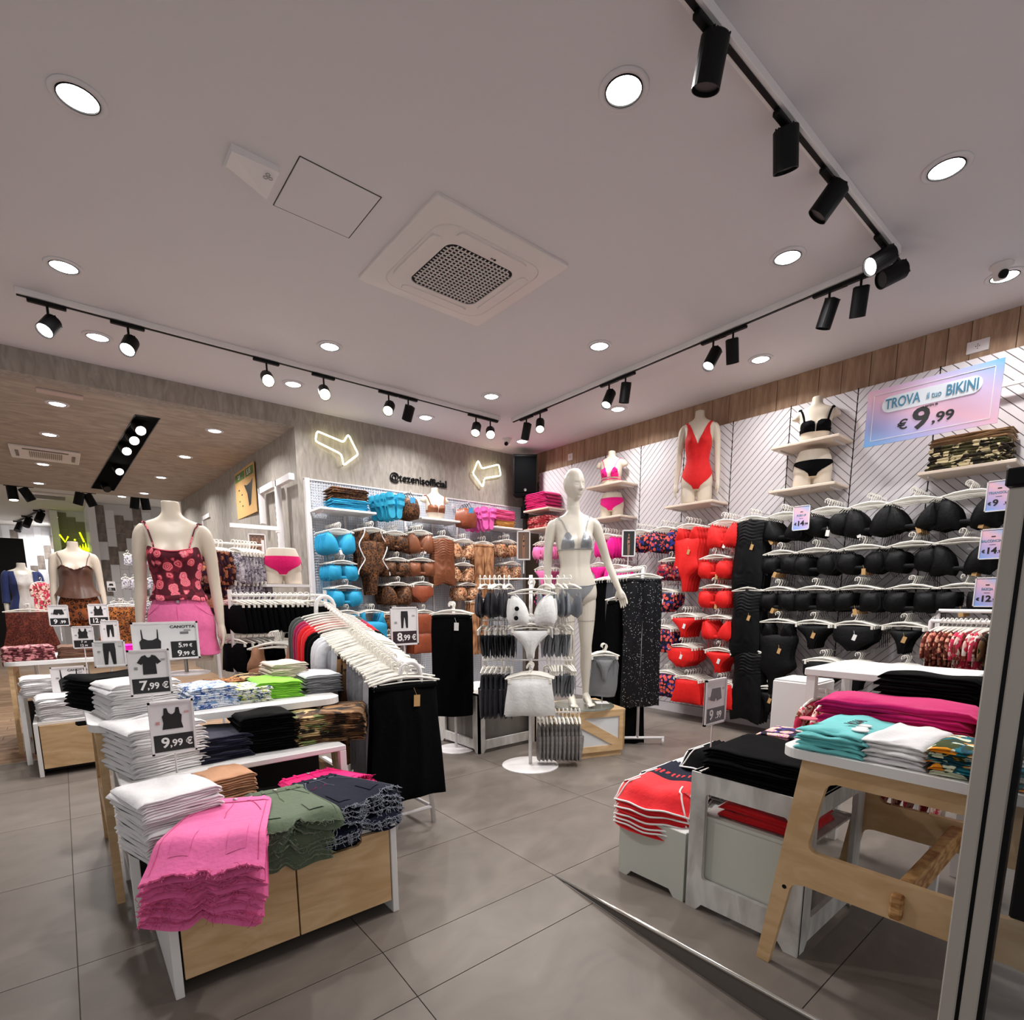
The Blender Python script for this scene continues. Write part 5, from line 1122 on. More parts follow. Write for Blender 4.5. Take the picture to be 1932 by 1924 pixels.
frame_board('front_frame',w,h,RX,(-.270,0,0),(-.150,.150,.130,.475),M_wash,t)
frame_board('side_frame',.52,h,Matrix.Identity(3),(0,-.2125,0),(-.185,.185,.110,.475),M_wash,t); frame_board('side_frame',.52,h,Matrix.Identity(3),(0,.1945,0),(-.185,.185,.110,.475),M_wash,t)
m=MB(); m.box((0,0,h-.006),(.53,w,.012),bev=.002); m.build('top_board',M_wash,t)
m=MB(); m.box((-.240,0,.245),(.010,w-.05,.25)); m.box((-.235,0,.375),(.026,w-.05,.012)); m.build('inner_drawer_front',M_pale,t)
m=MB(); m.box((0,0,.368),(.45,w-.04,.008)); m.build('inner_shelf',M_wash,t)
# plywood table at the right: its trestle end faces the aisle
TC=(2.035,.379); TX=1.695
t=empty('plywood_table',(TC[0],TC[1],0),0,'birch plywood trestle table with white top at the right, cut by the door post','table')
RY2=Matrix(((0,1,0),(1,0,0),(0,0,1)))   # polygon x -> world y, thickness -> world x
half=[(.373,0),(.332,0),(.284,.285),(.276,.300),(.262,.308),(.240,.312),(.215,.426),(.228,.430),(.238,.440),(.240,.456),(.212,.618),(.206,.640),(.196,.652),(.178,.658),(.178,.717),(.277,.717)]
def arc_fix(m,o):
    for s in (1,-1): m.prism([(s*y,z) for y,z in half][::s],.022,M=RY2,o=o)
    m.prism([(.240,.312),(-.240,.312),(-.215,.426),(.215,.426)],.022,M=RY2,o=o); m.prism([(.178,.658),(-.178,.658),(-.178,.717),(.178,.717)],.022,M=RY2,o=o)
m=MB(); arc_fix(m,(TX-TC[0],0,0)); fr=m.mesh('trestle',M_ply); link('trestle',fr,t); o2=link('trestle',fr,t); o2.location=(.64,0,0)
m=MB(); rounded_top(m,-.362,.365,-.345,.342,.718,.746,.06); m.build('table_top',M_wtop,t)
m=MB(); m.box((0,0,.370),(.66,.034,.075),bev=.003); m.build('stretcher',M_plyedge,t)
m=MB(); m.box((TX-TC[0]-.006,0,.360),(.030,.030,.072),bev=.005); m.build('wedge_peg',M_plyedge,t)
m=MB(); m.lathe([(0,.001),(.007,.001),(.007,-.004)],12,c=(TX-TC[0],.300,.286),M=Matrix.Rotation(-PI/2,3,'Y')); m.build('screw',M_black,t)
# white high bench behind with a rail of hangers under it
t=empty('white_hanging_bench',(2.68,.70,0),0,'tall white bench with a clothes rail beneath, behind the pink trousers','clothes bench')
m=MB(); m.box((0,0,.885),(.46,.54,.032),bev=.004); m.build('top_board',M_wtop,t)
for sx in (-1,1):
    for sy in (-1,1): m=MB(); m.box((sx*.205,sy*.245,.435),(.035,.035,.87)); m.build('leg',M_wtop,t)
m=MB(); m.cyl((-.17,-.25,.80),(-.17,.25,.80),.011,n=10); m.build('rail',M_wtop,t)
M_boxw=mat('white_card_box',(236,234,232),.5)
t=empty('white_box',(2.78,1.10,.0),0,'plain white plinth beside the tall white bench','plinth'); m=MB(); m.box((0,0,.40),(.22,.2,.80),bev=.004); m.build('case',M_boxw,t); m=MB(); m.box((0,0,.803),(.21,.19,.006)); m.build('lid',M_wtop,t)
# crate under the mannequin
cr=math.atan2(-.15,.433); t=empty('wooden_crate',(3.11,2.855,0),cr,'light plywood crate with diagonal brace and white panels, under the mannequin','crate')
m=MB(); m.box((0,0,.205),(.445,.445,.30)); m.build('infill_panel',mat('white_crate_panel',(214,216,218),.6),t)
m=MB(); m.box((0,0,.359),(.465,.465,.018),bev=.002); m.build('top_board',M_ply,t)
for k in range(4):
    M=Matrix.Rotation(k*PI/2,3,'Z'); m=MB(); W2=.4625/2; o=M@Vector((0,-W2,0)); th=.016
    m.prism([(-W2,.045),(-W2+.05,.045),(-W2+.05,.350),(-W2,.350)],th,M=M,o=o); m.prism([(W2-.05,.045),(W2,.045),(W2,.350),(W2-.05,.350)],th,M=M,o=o)
    m.prism([(-W2+.05,.045),(W2-.05,.045),(W2-.05,.09),(-W2+.05,.09)],th,M=M,o=o); m.prism([(-W2+.05,.312),(W2-.05,.312),(W2-.05,.350),(-W2+.05,.350)],th,M=M,o=o)
    m.prism([(-W2+.05,.312),(-W2+.05,.262),(W2-.105,.09),(W2-.05,.09),(W2-.05,.135),(-W2+.105,.312)],th*.9,M=M,o=o)
    m.build('braced_frame',M_ply,t)
m=MB(); m.box((0,0,.022),(.43,.43,.044)); m.build('plinth',M_ply,t)
# whitewashed cabinet behind the spinner
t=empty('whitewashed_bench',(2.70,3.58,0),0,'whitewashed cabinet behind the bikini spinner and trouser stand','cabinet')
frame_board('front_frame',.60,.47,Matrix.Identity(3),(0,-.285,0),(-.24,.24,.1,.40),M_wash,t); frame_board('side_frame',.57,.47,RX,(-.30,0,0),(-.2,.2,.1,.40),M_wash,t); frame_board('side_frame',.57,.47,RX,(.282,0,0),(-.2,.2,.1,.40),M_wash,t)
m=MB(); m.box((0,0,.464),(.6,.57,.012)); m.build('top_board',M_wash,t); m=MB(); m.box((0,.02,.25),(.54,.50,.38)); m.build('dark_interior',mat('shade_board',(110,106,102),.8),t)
# loudspeaker on its corner bracket
t=empty('loudspeaker',tuple(oy(990,899,5.42)),math.radians(-38),'black wall loudspeaker high in the far corner','loudspeaker')
m=MB(); m.prism([(-.145,-.235),(.145,-.235),(.145,.235),(-.145,.235)],.01,o=(0,-.11,0)); P=[(-.15,-.10),(.15,-.10),(.11,.10),(-.11,.10)]; m.add([(a,b_,-.245) for a,b_ in P]+[(a,b_,.245) for a,b_ in P],[(0,1,2,3),(7,6,5,4)]+[(i,(i+1)%4,(i+1)%4+4,i+4) for i in range(4)]); m.build('cabinet',M_black,t)
m=MB(); m.box((0,-.113,.0),(.27,.012,.44),bev=.005); m.build('grille',mat('speaker_grille',(4,4,5),.85,spec=.05),t); m=MB(); m.lathe([(.006,0),(.017,.002),(.017,-.004)],16,c=(0,-.122,-.185),M=Matrix.Rotation(PI/2,3,'X')); m.build('badge',M_chrome,t)
m=MB(); m.cyl((0,.02,-.245),(0,.02,-.48),.03,n=12); m.box((0,.07,-.43),(.09,.12,.14)); m.build('bracket',M_black,t)
# neon arrows
M_neon=mat('warm_white_neon',(255,250,205),.3,emit=4.5)
def neon(px,Y,label,name='neon_arrow'):
    P=[oy(x,y,Y) for x,y in px]; c=sum(P,Vector())/len(P); t=empty(name,c,0,label,'neon sign'); Q=[p-c for p in P]
    n=len(Q); R=[]
    for i in range(n):
        a,b_,c_=Q[i-1],Q[i],Q[(i+1)%n]; r=.022; d1=(a-b_); d2=(c_-b_); R+= [b_+d1.normalized()*min(r,d1.length*.4)]; R.append(b_+ (d1.normalized()+d2.normalized())*r*.28); R.append(b_+d2.normalized()*min(r,d2.length*.4))
    m=MB(); m.tube(R,.0085,8,closed=True); m.build('light_tube',M_neon,t,smooth=True)
    m=MB()
    for i in range(0,n,2): m.cyl(Q[i],Q[i]+Vector((0,.03,0)),.003,n=5)
    m.build('standoff',M_black,t); return t
neon([(598,813),(648,834),(657,819),(676,857),(648,878),(645,860),(641,855),(595,832)],5.665,'glowing outline arrow on the left of the plaster wall, pointing down right')
neon([(902,868),(909,884),(941,876),(945,897),(914,902),(911,919),(892,893)],5.665,'glowing outline arrow near the loudspeaker, pointing left')
t=empty('wall_lettering',tuple(oy(791,907,5.70)),0,'black raised handle lettering on the plaster wall between the arrows','lettering')
text('@tezenisofficial',.118,M_black,t,(0,0,0),depth=.008,bold=.006,sx=1.0)
# sockets on the planks
for (x,y,w_,lab) in ((1845,653,.115,'white double power socket on the wood planks above the bikini sign'),(1076,862,.075,'small white switch plate on the planks left of the pink bust')):
    p=ox(x,y,WX-.02); t=empty('power_socket',p,0,lab,'socket'); m=MB(); m.box((0,0,0),(.010,w_*1.05,.078),bev=.003); m.build('cover_plate',M_ac,t); m=MB()
    for dy,dz in ((.0,.012),(-.01,.0),(.0,0),(.01,0),(.0,-.014)): m.lathe([(0,0),(.003,0),(.003,-.002)],8,c=(-.0055,dy,dz),M=Matrix.Rotation(-PI/2,3,'Y'))
    m.build('sockets',M_black,t)
# aluminium post, clear panel and dark box at the right edge of the entrance
gx,gy=1.53,.235; ga=math.atan2(gy,gx); zt=1.462; zf=-RK*(1.58-gy)
gx+=_cy*.036; gy-=_sy*.036
t=empty('entrance_gate',(gx,gy,zf),0,'aluminium gate post with clear panel and dark box at the right edge','gate'); Hh=zt-zf
m=MB(); m.box((0,.012,Hh/2-.02),(.05,.030,Hh-.04),bev=.003); m.box((0,-.026,Hh/2-.02),(.05,.030,Hh-.04),bev=.003); m.build('post_profile',M_alu,t)
m=MB(); m.box((0,-.007,Hh/2-.02),(.040,.008,Hh-.05)); m.box((0,-.046,Hh/2-.02),(.044,.010,Hh-.05)); m.box((-.001,-.010,Hh-.018),(.056,.085,.036),bev=.003); m.build('black_seal_and_cap',M_black,t)
m=MB(); m.box((0,-.28,Hh/2),(.008,.46,Hh-.08)); m.build('clear_panel',mat('clear_acrylic',(240,245,248),.02,trans=.97,spec=.3),t)
m=MB(); m.box((-.01,-.30,.80),(.06,.46,.34),bev=.004); m.build('electronics_box',M_black,t); m=MB(); m.box((-.01,-.30,.98),(.066,.47,.014),bev=.004); m.build('box_rim',M_chrome,t)
# ================================================================ FOLDED CLOTHES
def folded_mesh(name,w,d,th,mt,seed,lobes=2,sag=.006,round_=.35,tilt=0,drape=None):
    """one folded garment: a soft slab whose front shows `lobes` folds"""
    m=MB(); nx,nc=15,26; nz=noisef(seed,1,9,9); r=random.Random(seed); tw=[r.uniform(-.006,.006) for _ in range(4)]
    prof=[]
    # cross-section (y,z): bottom back -> bottom front -> lobed front -> top front -> top back -> back
    for k in range(6): prof.append((d/2-d*k/5*.98,0,0))
    nf=lobes*5
    for k in range(nf+1):
        q=k/nf; prof.append((-d/2+.010-.012*abs(math.sin(PI*lobes*q))*1.,th*q,1))
    for k in range(7): prof.append((-d/2+.012+(d-.02)*k/6,th,2))
    prof.append((d/2,th*.66,3)); prof.append((d/2,th*.33,3))
    n=len(prof); vs=[]
    for i in range(nx):
        u=i/(nx-1); x=(u-.5)*w; e=(4*u*(1-u))**.12 if 0<u<1 else .0
        e2=min(1,(min(u,1-u)*w)/(th*.8+.004))**.5
        for (y,z,kind) in prof:
            yy=y+ (tw[0]*math.sin(3*u+1)+tw[1]*math.sin(7*u)); zz=z*(.35+.65*e2)+(0 if kind==0 else 0)
            if kind==2: zz+=sag*nz(u*1.3,y*3)+sag*.6*math.sin(2.1*u*PI+seed)*.5-.10*th*(abs(y)/(d/2))**3
            if kind==1: zz+=sag*.5*nz(u*2,z*30); yy+=.0015*nz(u*4,z*20)
            vs.append((x*(1-.012*(z/th))+ .003*nz(y*6,z*20),yy,max(zz,.0)))
    fs=[(i*n+k,(i+1)*n+k,(i+1)*n+(k+1)%n,i*n+(k+1)%n) for i in range(nx-1) for k in range(n)]; fs.append(tuple(range(n))); fs.append(tuple((nx-1)*n+k for k in range(n))[::-1])
    m.add(vs,fs); return m.mesh(name,mt,True)
FM={}
def stack(cx,cy,z,w,d,th,n,mt,rz,desc,where,cat='folded clothes',name='folded_shirt',lobes=2,jit=.006,lean=(0,0),mats=None,sag=.006,dress=None,seed=None,topdesc=None):
    seed=seed if seed is not None else int(abs(cx*977+cy*131))%97+n; rr=random.Random(seed); grp='folded '+desc+', '+where; out=[]
    for k in range(n):
        mm=(mats[k%len(mats)] if mats else mt); key=(name,round(w,3),round(d,3),round(th,4),mm.name,lobes,k%3)
        if key not in FM: FM[key]=folded_mesh(name,w,d,th,mm,seed+k*5,lobes,sag)
        o=link(name,FM[key],None,(cx+rr.uniform(-jit,jit)+lean[0]*k,cy+rr.uniform(-jit,jit)+lean[1]*k,z+k*th*.97),rz+math.radians(rr.uniform(-2.5,2.5)))
        o.scale=(1+rr.uniform(-.03,.02),1+rr.uniform(-.03,.03),1)
        top=k==n-1
        tag(o,(topdesc or 'topmost folded '+desc)+', '+where if top else 'folded '+desc+', '+ORD[n-1-k]+' from the top, '+where,cat,grp if n>1 else None); out.append(o)
    return out,z+n*th*.97
F_w=fab('white_cotton',(232,230,230),.9,.03); F_tan=fab('tan_cotton',(188,138,102)); F_navy=fab('navy_cotton',(22,22,46),.9,.03); F_bk=fab('black_cotton',(12,12,14),.9,0); F_beige=fab('beige_cotton',(214,202,186)); F_grey=fab('mid_grey_cotton',(120,120,124)); F_lgrey=fab('pale_grey_cotton',(196,198,202))
F_lime=fab('lime_cotton',(136,208,58)); F_sage=fab('sage_denim',(92,106,84),.9); F_pkhot2=fab('neon_pink_cotton',(238,8,120)); P_camoL=printmat('light_camo','camo',[(196,168,120),(86,60,40),(108,120,70),(40,30,24)],8,.85,(1,1.7,1)); P_camoD=printmat('dark_camo','camo',[(104,74,48),(150,112,76),(56,42,30),(34,26,20)],8,.85,(1,1.7,1))
P_blueflo=printmat('blue_white_print','camo',[(226,230,238),(60,90,160),(150,180,215),(232,236,240)],34,.85); P_yel=printmat('yellow_white_print','camo',[(232,234,226),(190,205,70),(60,90,120),(236,236,230)],40,.85); P_leoF=printmat('leopard_folded','leopard',[(196,140,84),(150,90,50),(30,20,16)],40)
P_redw=printmat('red_white_print','camo',[(190,40,52),(232,224,222),(200,60,66),(240,236,234)],22,.85,(1,1,2)); P_dotted=printmat('black_yellow_dots','dots',[(30,30,26),(200,196,40)],50); P_rosef=printmat('rose_folded','floral',[(120,60,66),(214,120,130),(226,150,150),(90,40,46),(240,200,200)],28); F_brownf=fab('brown_cotton',(128,92,74)); F_magenta=fab('magenta_jersey',(206,14,106)); F_mint=fab('mint_jersey',(112,202,202)); F_neonpk=fab('neon_magenta',(255,20,190)); F_coral=fab('coral_jersey',(232,96,116)); F_green=fab('leaf_green_cotton',(96,176,80))
P_teal=printmat('teal_orange_print','camo',[(26,110,126),(236,152,36),(60,70,30),(20,70,84),(220,226,200)],14,.85); P_pinkflor=printmat('pink_floral_tee','floral',[(20,16,26),(214,130,196),(232,170,210),(60,50,130),(240,226,90)],16)
AX=0
# --- lower tier of the near left group: cabinet top at z=.365
ZC=.366
stack(.225,2.09,ZC,.25,.26,.0185,12,F_w,math.radians(14),'white T-shirt','left end of the drawer cabinet',lean=(-.001,0))
stack(.415,2.235,ZC,.19,.18,.019,10,F_tan,math.radians(6),'tan T-shirt','behind the pink shorts')
stack(.60,2.22,ZC,.16,.12,.02,4,F_bk,.0,'black top','between the tan pile and hot pink shorts')
def shorts_mesh(mt_seed,w0=.165,w1=.225,L=.36,edge=-.16,th=.012,seed=1,hang=1.0,curl=.0):
    """flat denim shorts, waist at +y, hem at -y; bends down over the cabinet edge at y<edge"""
    m=MB(); nz=noisef(seed,1,14,14); nu,nv=25,17
    def fn(i,j,s):
        y=L/2-L*j; hw=w0+(w1-w0)*j**.8; x=(i*2-1)*hw
        notch=max(0,j-.55)*.05*math.exp(-(x/.02)**2); y+=notch+(.007*math.sin(3.3*i*PI+seed)+.010*nz(i*.35,seed))*j*(1 if j>.8 else .5)
        ed=min(1,(1-abs(i*2-1))*6)**.5
        z=(th*.5)*(1 if s>0 else -1)*ed+th*.5+.007*nz(x*1.2,y)*(s>0)+.012*math.exp(-((abs(x)-.09)/.05)**2)*(s>0)*j+.008*curl*math.sin(9*i)*j
        if y<edge:
            k=edge-y; a=min(k/.07,1)*1.05*hang; z-=k*math.sin(a); y=edge-k*math.cos(a)
        return Vector((x,y,z))
    m.grid(lambda i,j:fn(i,j,1),nu,nv); m.grid(lambda i,j:fn(1-i,j,-1),nu,nv); fn2=fn
    return m,fn
def shorts_pile(cx,cy,z,rz,n,mt,fray,desc,where,w0,w1,L,edge,seed,hang,stitch,spread=(0,0),th=.014,fold=0):
    grp='folded '+desc+', '+where; meshes={}
    for k in range(n):
        key=0 if k>=n-1 else (1 if k>=n-3 else (2 if k>=n//3 else 3))
        if key not in meshes:
            m,fn=shorts_mesh(0,w0,w1*(1+.02*key),L*(1+.01*key),edge,th,seed+key,min(1.1,hang*(1+.32*key))); A=m.mesh('denim_fabric',mt,True)
            f=MB(); r=random.Random(seed+key)
            for q in range(46 if mt is not F_navyd else 90):
                i=r.uniform(.01,.99); p=fn(i,1.,1); dz=r.uniform(-.016,.004); P=[p+Vector((0,.004,0))]
                for s in range(3): P.append(P[-1]+Vector((r.uniform(-.009,.009),r.uniform(-.012,.003),r.uniform(-.010,.008))))
                f.tube(P,.0009,3,cap=False)
            pts=[fn(i/40,1.,1)+Vector((0,r.uniform(-.004,.002),r.uniform(-.003,.003))) for i in range(41)]; f.tube(pts,.0032 if mt is not F_navyd else .0016,4); Fm=f.mesh('frayed_hem',fray)
            s=MB(); top=lambda i,j:fn(i,j,1)+Vector((0,0,.0015))
            s.tube([top(.5+.01*math.sin(j),.10+.30*j/8) for j in range(9)],.0012,4); 
            for sg in (-1,1): s.tube([top(.5+sg*(.22+.18*(j/8)),.10+.24*(j/8)**1.6) for j in range(9)],.0012,4); s.tube([top(.5+sg*.44,.1+.85*j/12) for j in range(13)],.0010,4)
            s.tube([top(.04+.92*j/20,.10) for j in range(21)],.0013,4); S_=s.mesh('stitching',stitch)
            b=MB(); p=top(.5,.05); b.lathe([(0,.005),(.008,.004),(.009,0)],12,c=p); Bm=b.mesh('button',M_chrome,True)
            l=MB()
            for i in (.12,.3,.7,.88): p=top(i,.05); l.box(p,(.010,.040,.006))
            Lm=l.mesh('belt_loops',mt)
            W_=MB(); W_.grid(lambda i,j:fn(.02+.96*i,.0+.085*j,1)+Vector((0,0,.0035*math.sin(PI*min(1,j*1.0+.1))+.001)),30,5); Wm=W_.mesh('waistband',mt,True)
            Pk=MB()
            for sg in (-1,1): Pk.grid(lambda i,j:fn(.5+sg*(.16+.17*i),.60+.26*j,1)+Vector((0,0,.0028)),9,7)
            Pm=Pk.mesh('cargo_pocket',mt,True)
            meshes[key]=(A,Fm,S_,Bm,Lm,Wm,Pm)
        top_=k==n-1; rr=random.Random(seed*3+k)
        t=empty('denim_shorts',(cx+spread[0]*(n-1-k)+rr.uniform(-.006,.006),cy+spread[1]*(n-1-k)+rr.uniform(-.006,.006),z+k*th*1.05),rz+math.radians(rr.uniform(-3,3)-(n-1-k)*fold),('topmost '+desc if top_ else desc+', '+ORD[n-1-k]+' from the top')+', '+where,'shorts',grp)
        for nm,me in zip(('denim_fabric','frayed_hem','stitching','button','belt_loops','waistband','cargo_pocket'),meshes[key]):
            if nm in('stitching','button','belt_loops','cargo_pocket') and not top_ and k<n-2: continue
            o=link(nm,me,t)
            if nm in('frayed_hem',): o['kind']='stuff'
            if nm in('stitching','belt_loops','cargo_pocket'): o['kind']='stuff'
F_pinkd=fab('candy_pink_denim',(236,112,168),.9,.05); F_frpk=fab('pink_fray',(214,90,140)); F_sgfr=fab('sage_fray',(120,132,110)); F_navyd=fab('dark_navy_denim',(13,17,37),.9,.05); F_wfr=fab('pale_fray',(150,154,166)); M_stn=mat('pale_stitch',(120,124,140),.8); M_sts=mat('sage_stitch',(110,122,100),.8)
shorts_pile(.322,1.835,ZC+.010,math.radians(-23),8,F_pinkd,F_frpk,'pink denim shorts','overhanging the cabinet corner',.112,.162,.43,-.075,11,.50,F_stitchpink,(-.003,-.002),.0145,1.6)
shorts_pile(.545,1.925,ZC+.002,math.radians(-2),7,F_sage,F_sgfr,'sage green denim shorts','in the middle of the cabinet',.105,.145,.38,-.13,21,.6,M_sts,(-.006,.0),.0155,1.4)
shorts_pile(.765,1.965,ZC+.002,math.radians(14),6,F_navyd,F_wfr,'dark navy denim shorts','right end of the cabinet',.105,.15,.37,-.16,31,.6,M_stn,(-.004,-.004),.0165,1.5)
shorts_pile(.765,2.16,ZC+.002,math.radians(12),4,F_pkhot2,F_pkhot2,'hot pink shorts','behind the navy denim shorts',.13,.17,.24,-.3,41,.4,F_pkhot2,(-.004,0),.022,1)
# --- middle tier z=.55
ZM=.551
stack(.235,2.50,ZM,.27,.30,.021,9,F_w,math.radians(14),'white T-shirt','left end of the middle bench')
stack(.455,2.52,ZM,.20,.28,.017,6,F_navy,math.radians(4),'navy T-shirt','behind the tank top price sign')
stack(.64,2.54,ZM,.23,.30,.021,8,F_bk,math.radians(-2),'black T-shirt','middle of the middle bench',topdesc='charcoal folded T-shirt on top of the black pile')
stack(.835,2.53,ZM,.20,.26,.019,7,P_camoL,math.radians(0),'light camouflage top','right of the black pile')
stack(1.01,2.50,ZM,.21,.30,.020,7,P_camoD,math.radians(-26),'dark camouflage trousers','overhanging the right end of the bench','folded trousers','folded_trousers')
# --- table z=.72
ZT=.721
stack(.215,2.79,ZT,.26,.28,.021,7,F_w,math.radians(10),'white T-shirt','front left corner of the large table')
stack(.16,3.10,ZT,.30,.26,.018,8,F_bk,math.radians(22),'black leggings','behind the white pile under the leggings sign','folded leggings','folded_leggings')
stack(.48,2.80,ZT,.20,.26,.016,6,P_blueflo,math.radians(4),'blue and white floral top','beside the T-shirt price sign')
stack(.645,2.82,ZT,.19,.26,.014,5,P_yel,math.radians(0),'yellow and white floral top','left of the lime pile')
stack(.80,2.86,ZT,.21,.28,.014,6,F_lime,math.radians(-6),'lime green top','in front of the beige pile')
stack(.62,3.10,ZT,.18,.18,.017,4,P_leoF,0,'leopard print top','in front of the big mannequin')
stack(.80,3.14,ZT,.22,.2,.018,4,P_camoL,0,'light camouflage top','behind the lime pile')
stack(.905,3.05,ZT,.19,.25,.0165,9,F_beige,math.radians(-2),'beige T-shirt','tall pile near the right table end')
stack(1.02,2.86,ZT,.19,.26,.0165,6,None,math.radians(-4),'grey T-shirt','right end of the large table',mats=[F_grey,F_grey,F_grey,F_grey,F_grey,F_lgrey],topdesc='pale grey folded T-shirt topping darker grey ones')
stack(1.0,3.2,ZT,.16,.16,.022,4,P_rosef,0,'rose print top','behind the beige pile')
# --- far left group
stack(-.155,5.30,.521,.26,.26,.020,6,F_w,.1,'white T-shirt','upper pile on the far bench'); stack(.08,5.34,.521,.2,.24,.02,5,F_navy,.0,'navy top','beside the white pile on the far bench')
stack(-.07,4.96,.376,.26,.26,.020,8,F_w,.1,'white T-shirt','on the far drawer cabinet'); stack(.17,4.97,.376,.22,.24,.022,6,P_redw,.1,'red and white print top','on the far drawer cabinet'); stack(.12,5.12,.376,.18,.12,.03,7,P_dotted,.1,'black and yellow dotted top','behind the red print pile')
stack(-.24,5.88,.721,.33,.30,.019,6,P_rosef,.05,'dusty rose print top','left end of the far table'); stack(.10,5.92,.721,.32,.30,.020,5,F_brownf,.0,'brown top','middle of the far table')
stack(.40,5.85,.721,.30,.26,.030,3,F_neonpk,.0,'neon pink top','right part of the far table')
# --- right group
ZR=.7475
stack(1.965,.868,.552,.37,.33,.0205,5,F_bk,math.radians(-90+3),'black trousers','on the whitewashed cabinet','folded trousers','folded_trousers',lobes=2)
stack(2.13,1.04,.552,.20,.28,.02,2,F_bk,math.radians(-96),'black piped shorts','behind the price pole','folded shorts','folded_shorts')
stack(2.24,.90,.552,.26,.20,.023,5,P_pinkflor,math.radians(-88),'black T-shirt with pink flowers','between black trousers and mint pile')
stack(1.835,.592,ZR,.185,.29,.0135,5,F_mint,math.radians(-90),'mint and white T-shirt','front corner of the plywood table',lobes=1)
stack(1.835,.428,ZR,.15,.28,.0135,5,F_w,math.radians(-90),'white part of the mint T-shirt','beside the mint pile',lobes=1)
stack(1.80,.278,ZR,.145,.22,.0155,5,P_teal,math.radians(-90),'teal and orange print T-shirt','left of the door post',lobes=2)
stack(2.14,.535,ZR,.44,.27,.029,4,F_magenta,math.radians(-87),'magenta sweatpants','across the plywood table','folded trousers','folded_trousers',sag=.012)
stack(2.33,.50,ZR,.30,.13,.024,8,F_bk,math.radians(-90),'black sweatpants','back of the plywood table','folded trousers','folded_trousers')
stack(2.31,.30,ZR,.10,.14,.04,4,F_green,math.radians(-80),'leaf green top','beside the black sweatpants')
stack(2.08,.215,ZR,.18,.24,.022,5,F_coral,math.radians(-90),'coral T-shirt','behind the door post')
stack(1.80,.115,ZR,.15,.22,.02,6,F_w,math.radians(-90),'white print T-shirt','seen through the clear gate panel',mats=[P_teal,F_w])
stack(2.27,.69,ZR,.08,.16,.018,4,F_w,math.radians(-90),'white top','between the pink sweatpants and flowered T-shirts')
# --- red sports shorts with white piping on the low cabinet
def sport_shorts(cx,cy,z,rz,mt,pipe,label,n=1,w=.20,hang=.7,grp=None):
    for k in range(n):
        m=MB(); nz=noisef(k+3,1,10,10)
        def fn(i,j,s):
            y=.17-.34*j; hw=(.115+.055*j); x=(i*2-1)*hw; z_=(.010 if s>0 else -.003)*min(1,(1-abs(2*i-1))*5)**.5+.012*math.exp(-((abs(x)-.08)/.05)**2)*(s>0)+.006*nz(x,y)
            if j<.14: z_+=.004*math.sin(60*i)*(s>0)
            if y<-.06: kk=-.06-y; a=min(kk/.08,1)*hang; z_-=kk*math.sin(a); y=-.06-kk*math.cos(a)
            if j>.7: y+=.05*(abs(2*i-1))**3
            return Vector((x,y,z_))
        m.grid(lambda i,j:fn(i,j,1),23,15); m.grid(lambda i,j:fn(1-i,j,-1),23,15)
        t=empty('sports_shorts',(cx,cy,z+k*.026),rz+math.radians((k*37)%7-3),(('topmost ' if k==n-1 else ORD[n-1-k]+' from top, ')+label) if n>1 else label,'shorts',grp); m.build('jersey',mt,t,smooth=True)
        p=MB(); p.tube([fn(i/24,1,1)+Vector((0,-.001,.0)) for i in range(25)],.0042,5)
        for sg in (0,1): p.tube([fn(sg*.995+.002,j/14,1) for j in range(15)],.0042,5)
        for sg in (-1,1): p.tube([fn(.5+sg*(.46-.12*math.sin(j/8*1.5)),1-.5*j/8,1)+Vector((0,0,.002)) for j in range(9)],.0040,5)
        p.build('piping',pipe,t,smooth=True)
F_redj=fab('red_jersey',(226,36,44)); M_pipe=mat('white_piping',(240,238,236),.7); F_navyj=fab('dark_navy_jersey',(16,18,38)); F_greyj=fab('light_grey_jersey_shorts',(190,190,194))
RZR=math.radians(-72)
sport_shorts(1.915,1.305,.292,math.radians(-78),F_redj,M_pipe,'red jersey shorts with white piping, on the low cabinet',5,grp='red piped shorts pile')
sport_shorts(2.07,1.33,.292,math.radians(-80),F_navyj,M_pipe,'navy jersey shorts with white piping, behind the red shorts',5,grp='navy piped shorts pile')
sport_shorts(2.30,1.36,.305,math.radians(-84),F_greyj,M_pipe,'light grey jersey shorts with white piping, behind the navy',4,grp='grey piped shorts pile')
sport_shorts(2.31,1.24,.40,math.radians(-84),F_bk,M_pipe,'black jersey shorts with white piping, by the price pole',4,grp='black piped shorts pile')
t=empty('shorts_bench',(2.36,1.30,0),0,'pale bench carrying the grey and black piped shorts','bench'); m=MB(); m.box((0,0,.27),(.30,.34,.02)); m.build('top_board',M_wtop,t)
for sx in (-1,1):
    for sy in (-1,1): m=MB(); m.box((sx*.13,sy*.15,.13),(.03,.03,.26)); m.build('leg',M_wtop,t)
stack(2.02,.86,.373,.30,.30,.03,2,F_redj,math.radians(-88),'red shorts','inside the whitewashed cabinet','folded shorts','folded_shorts')
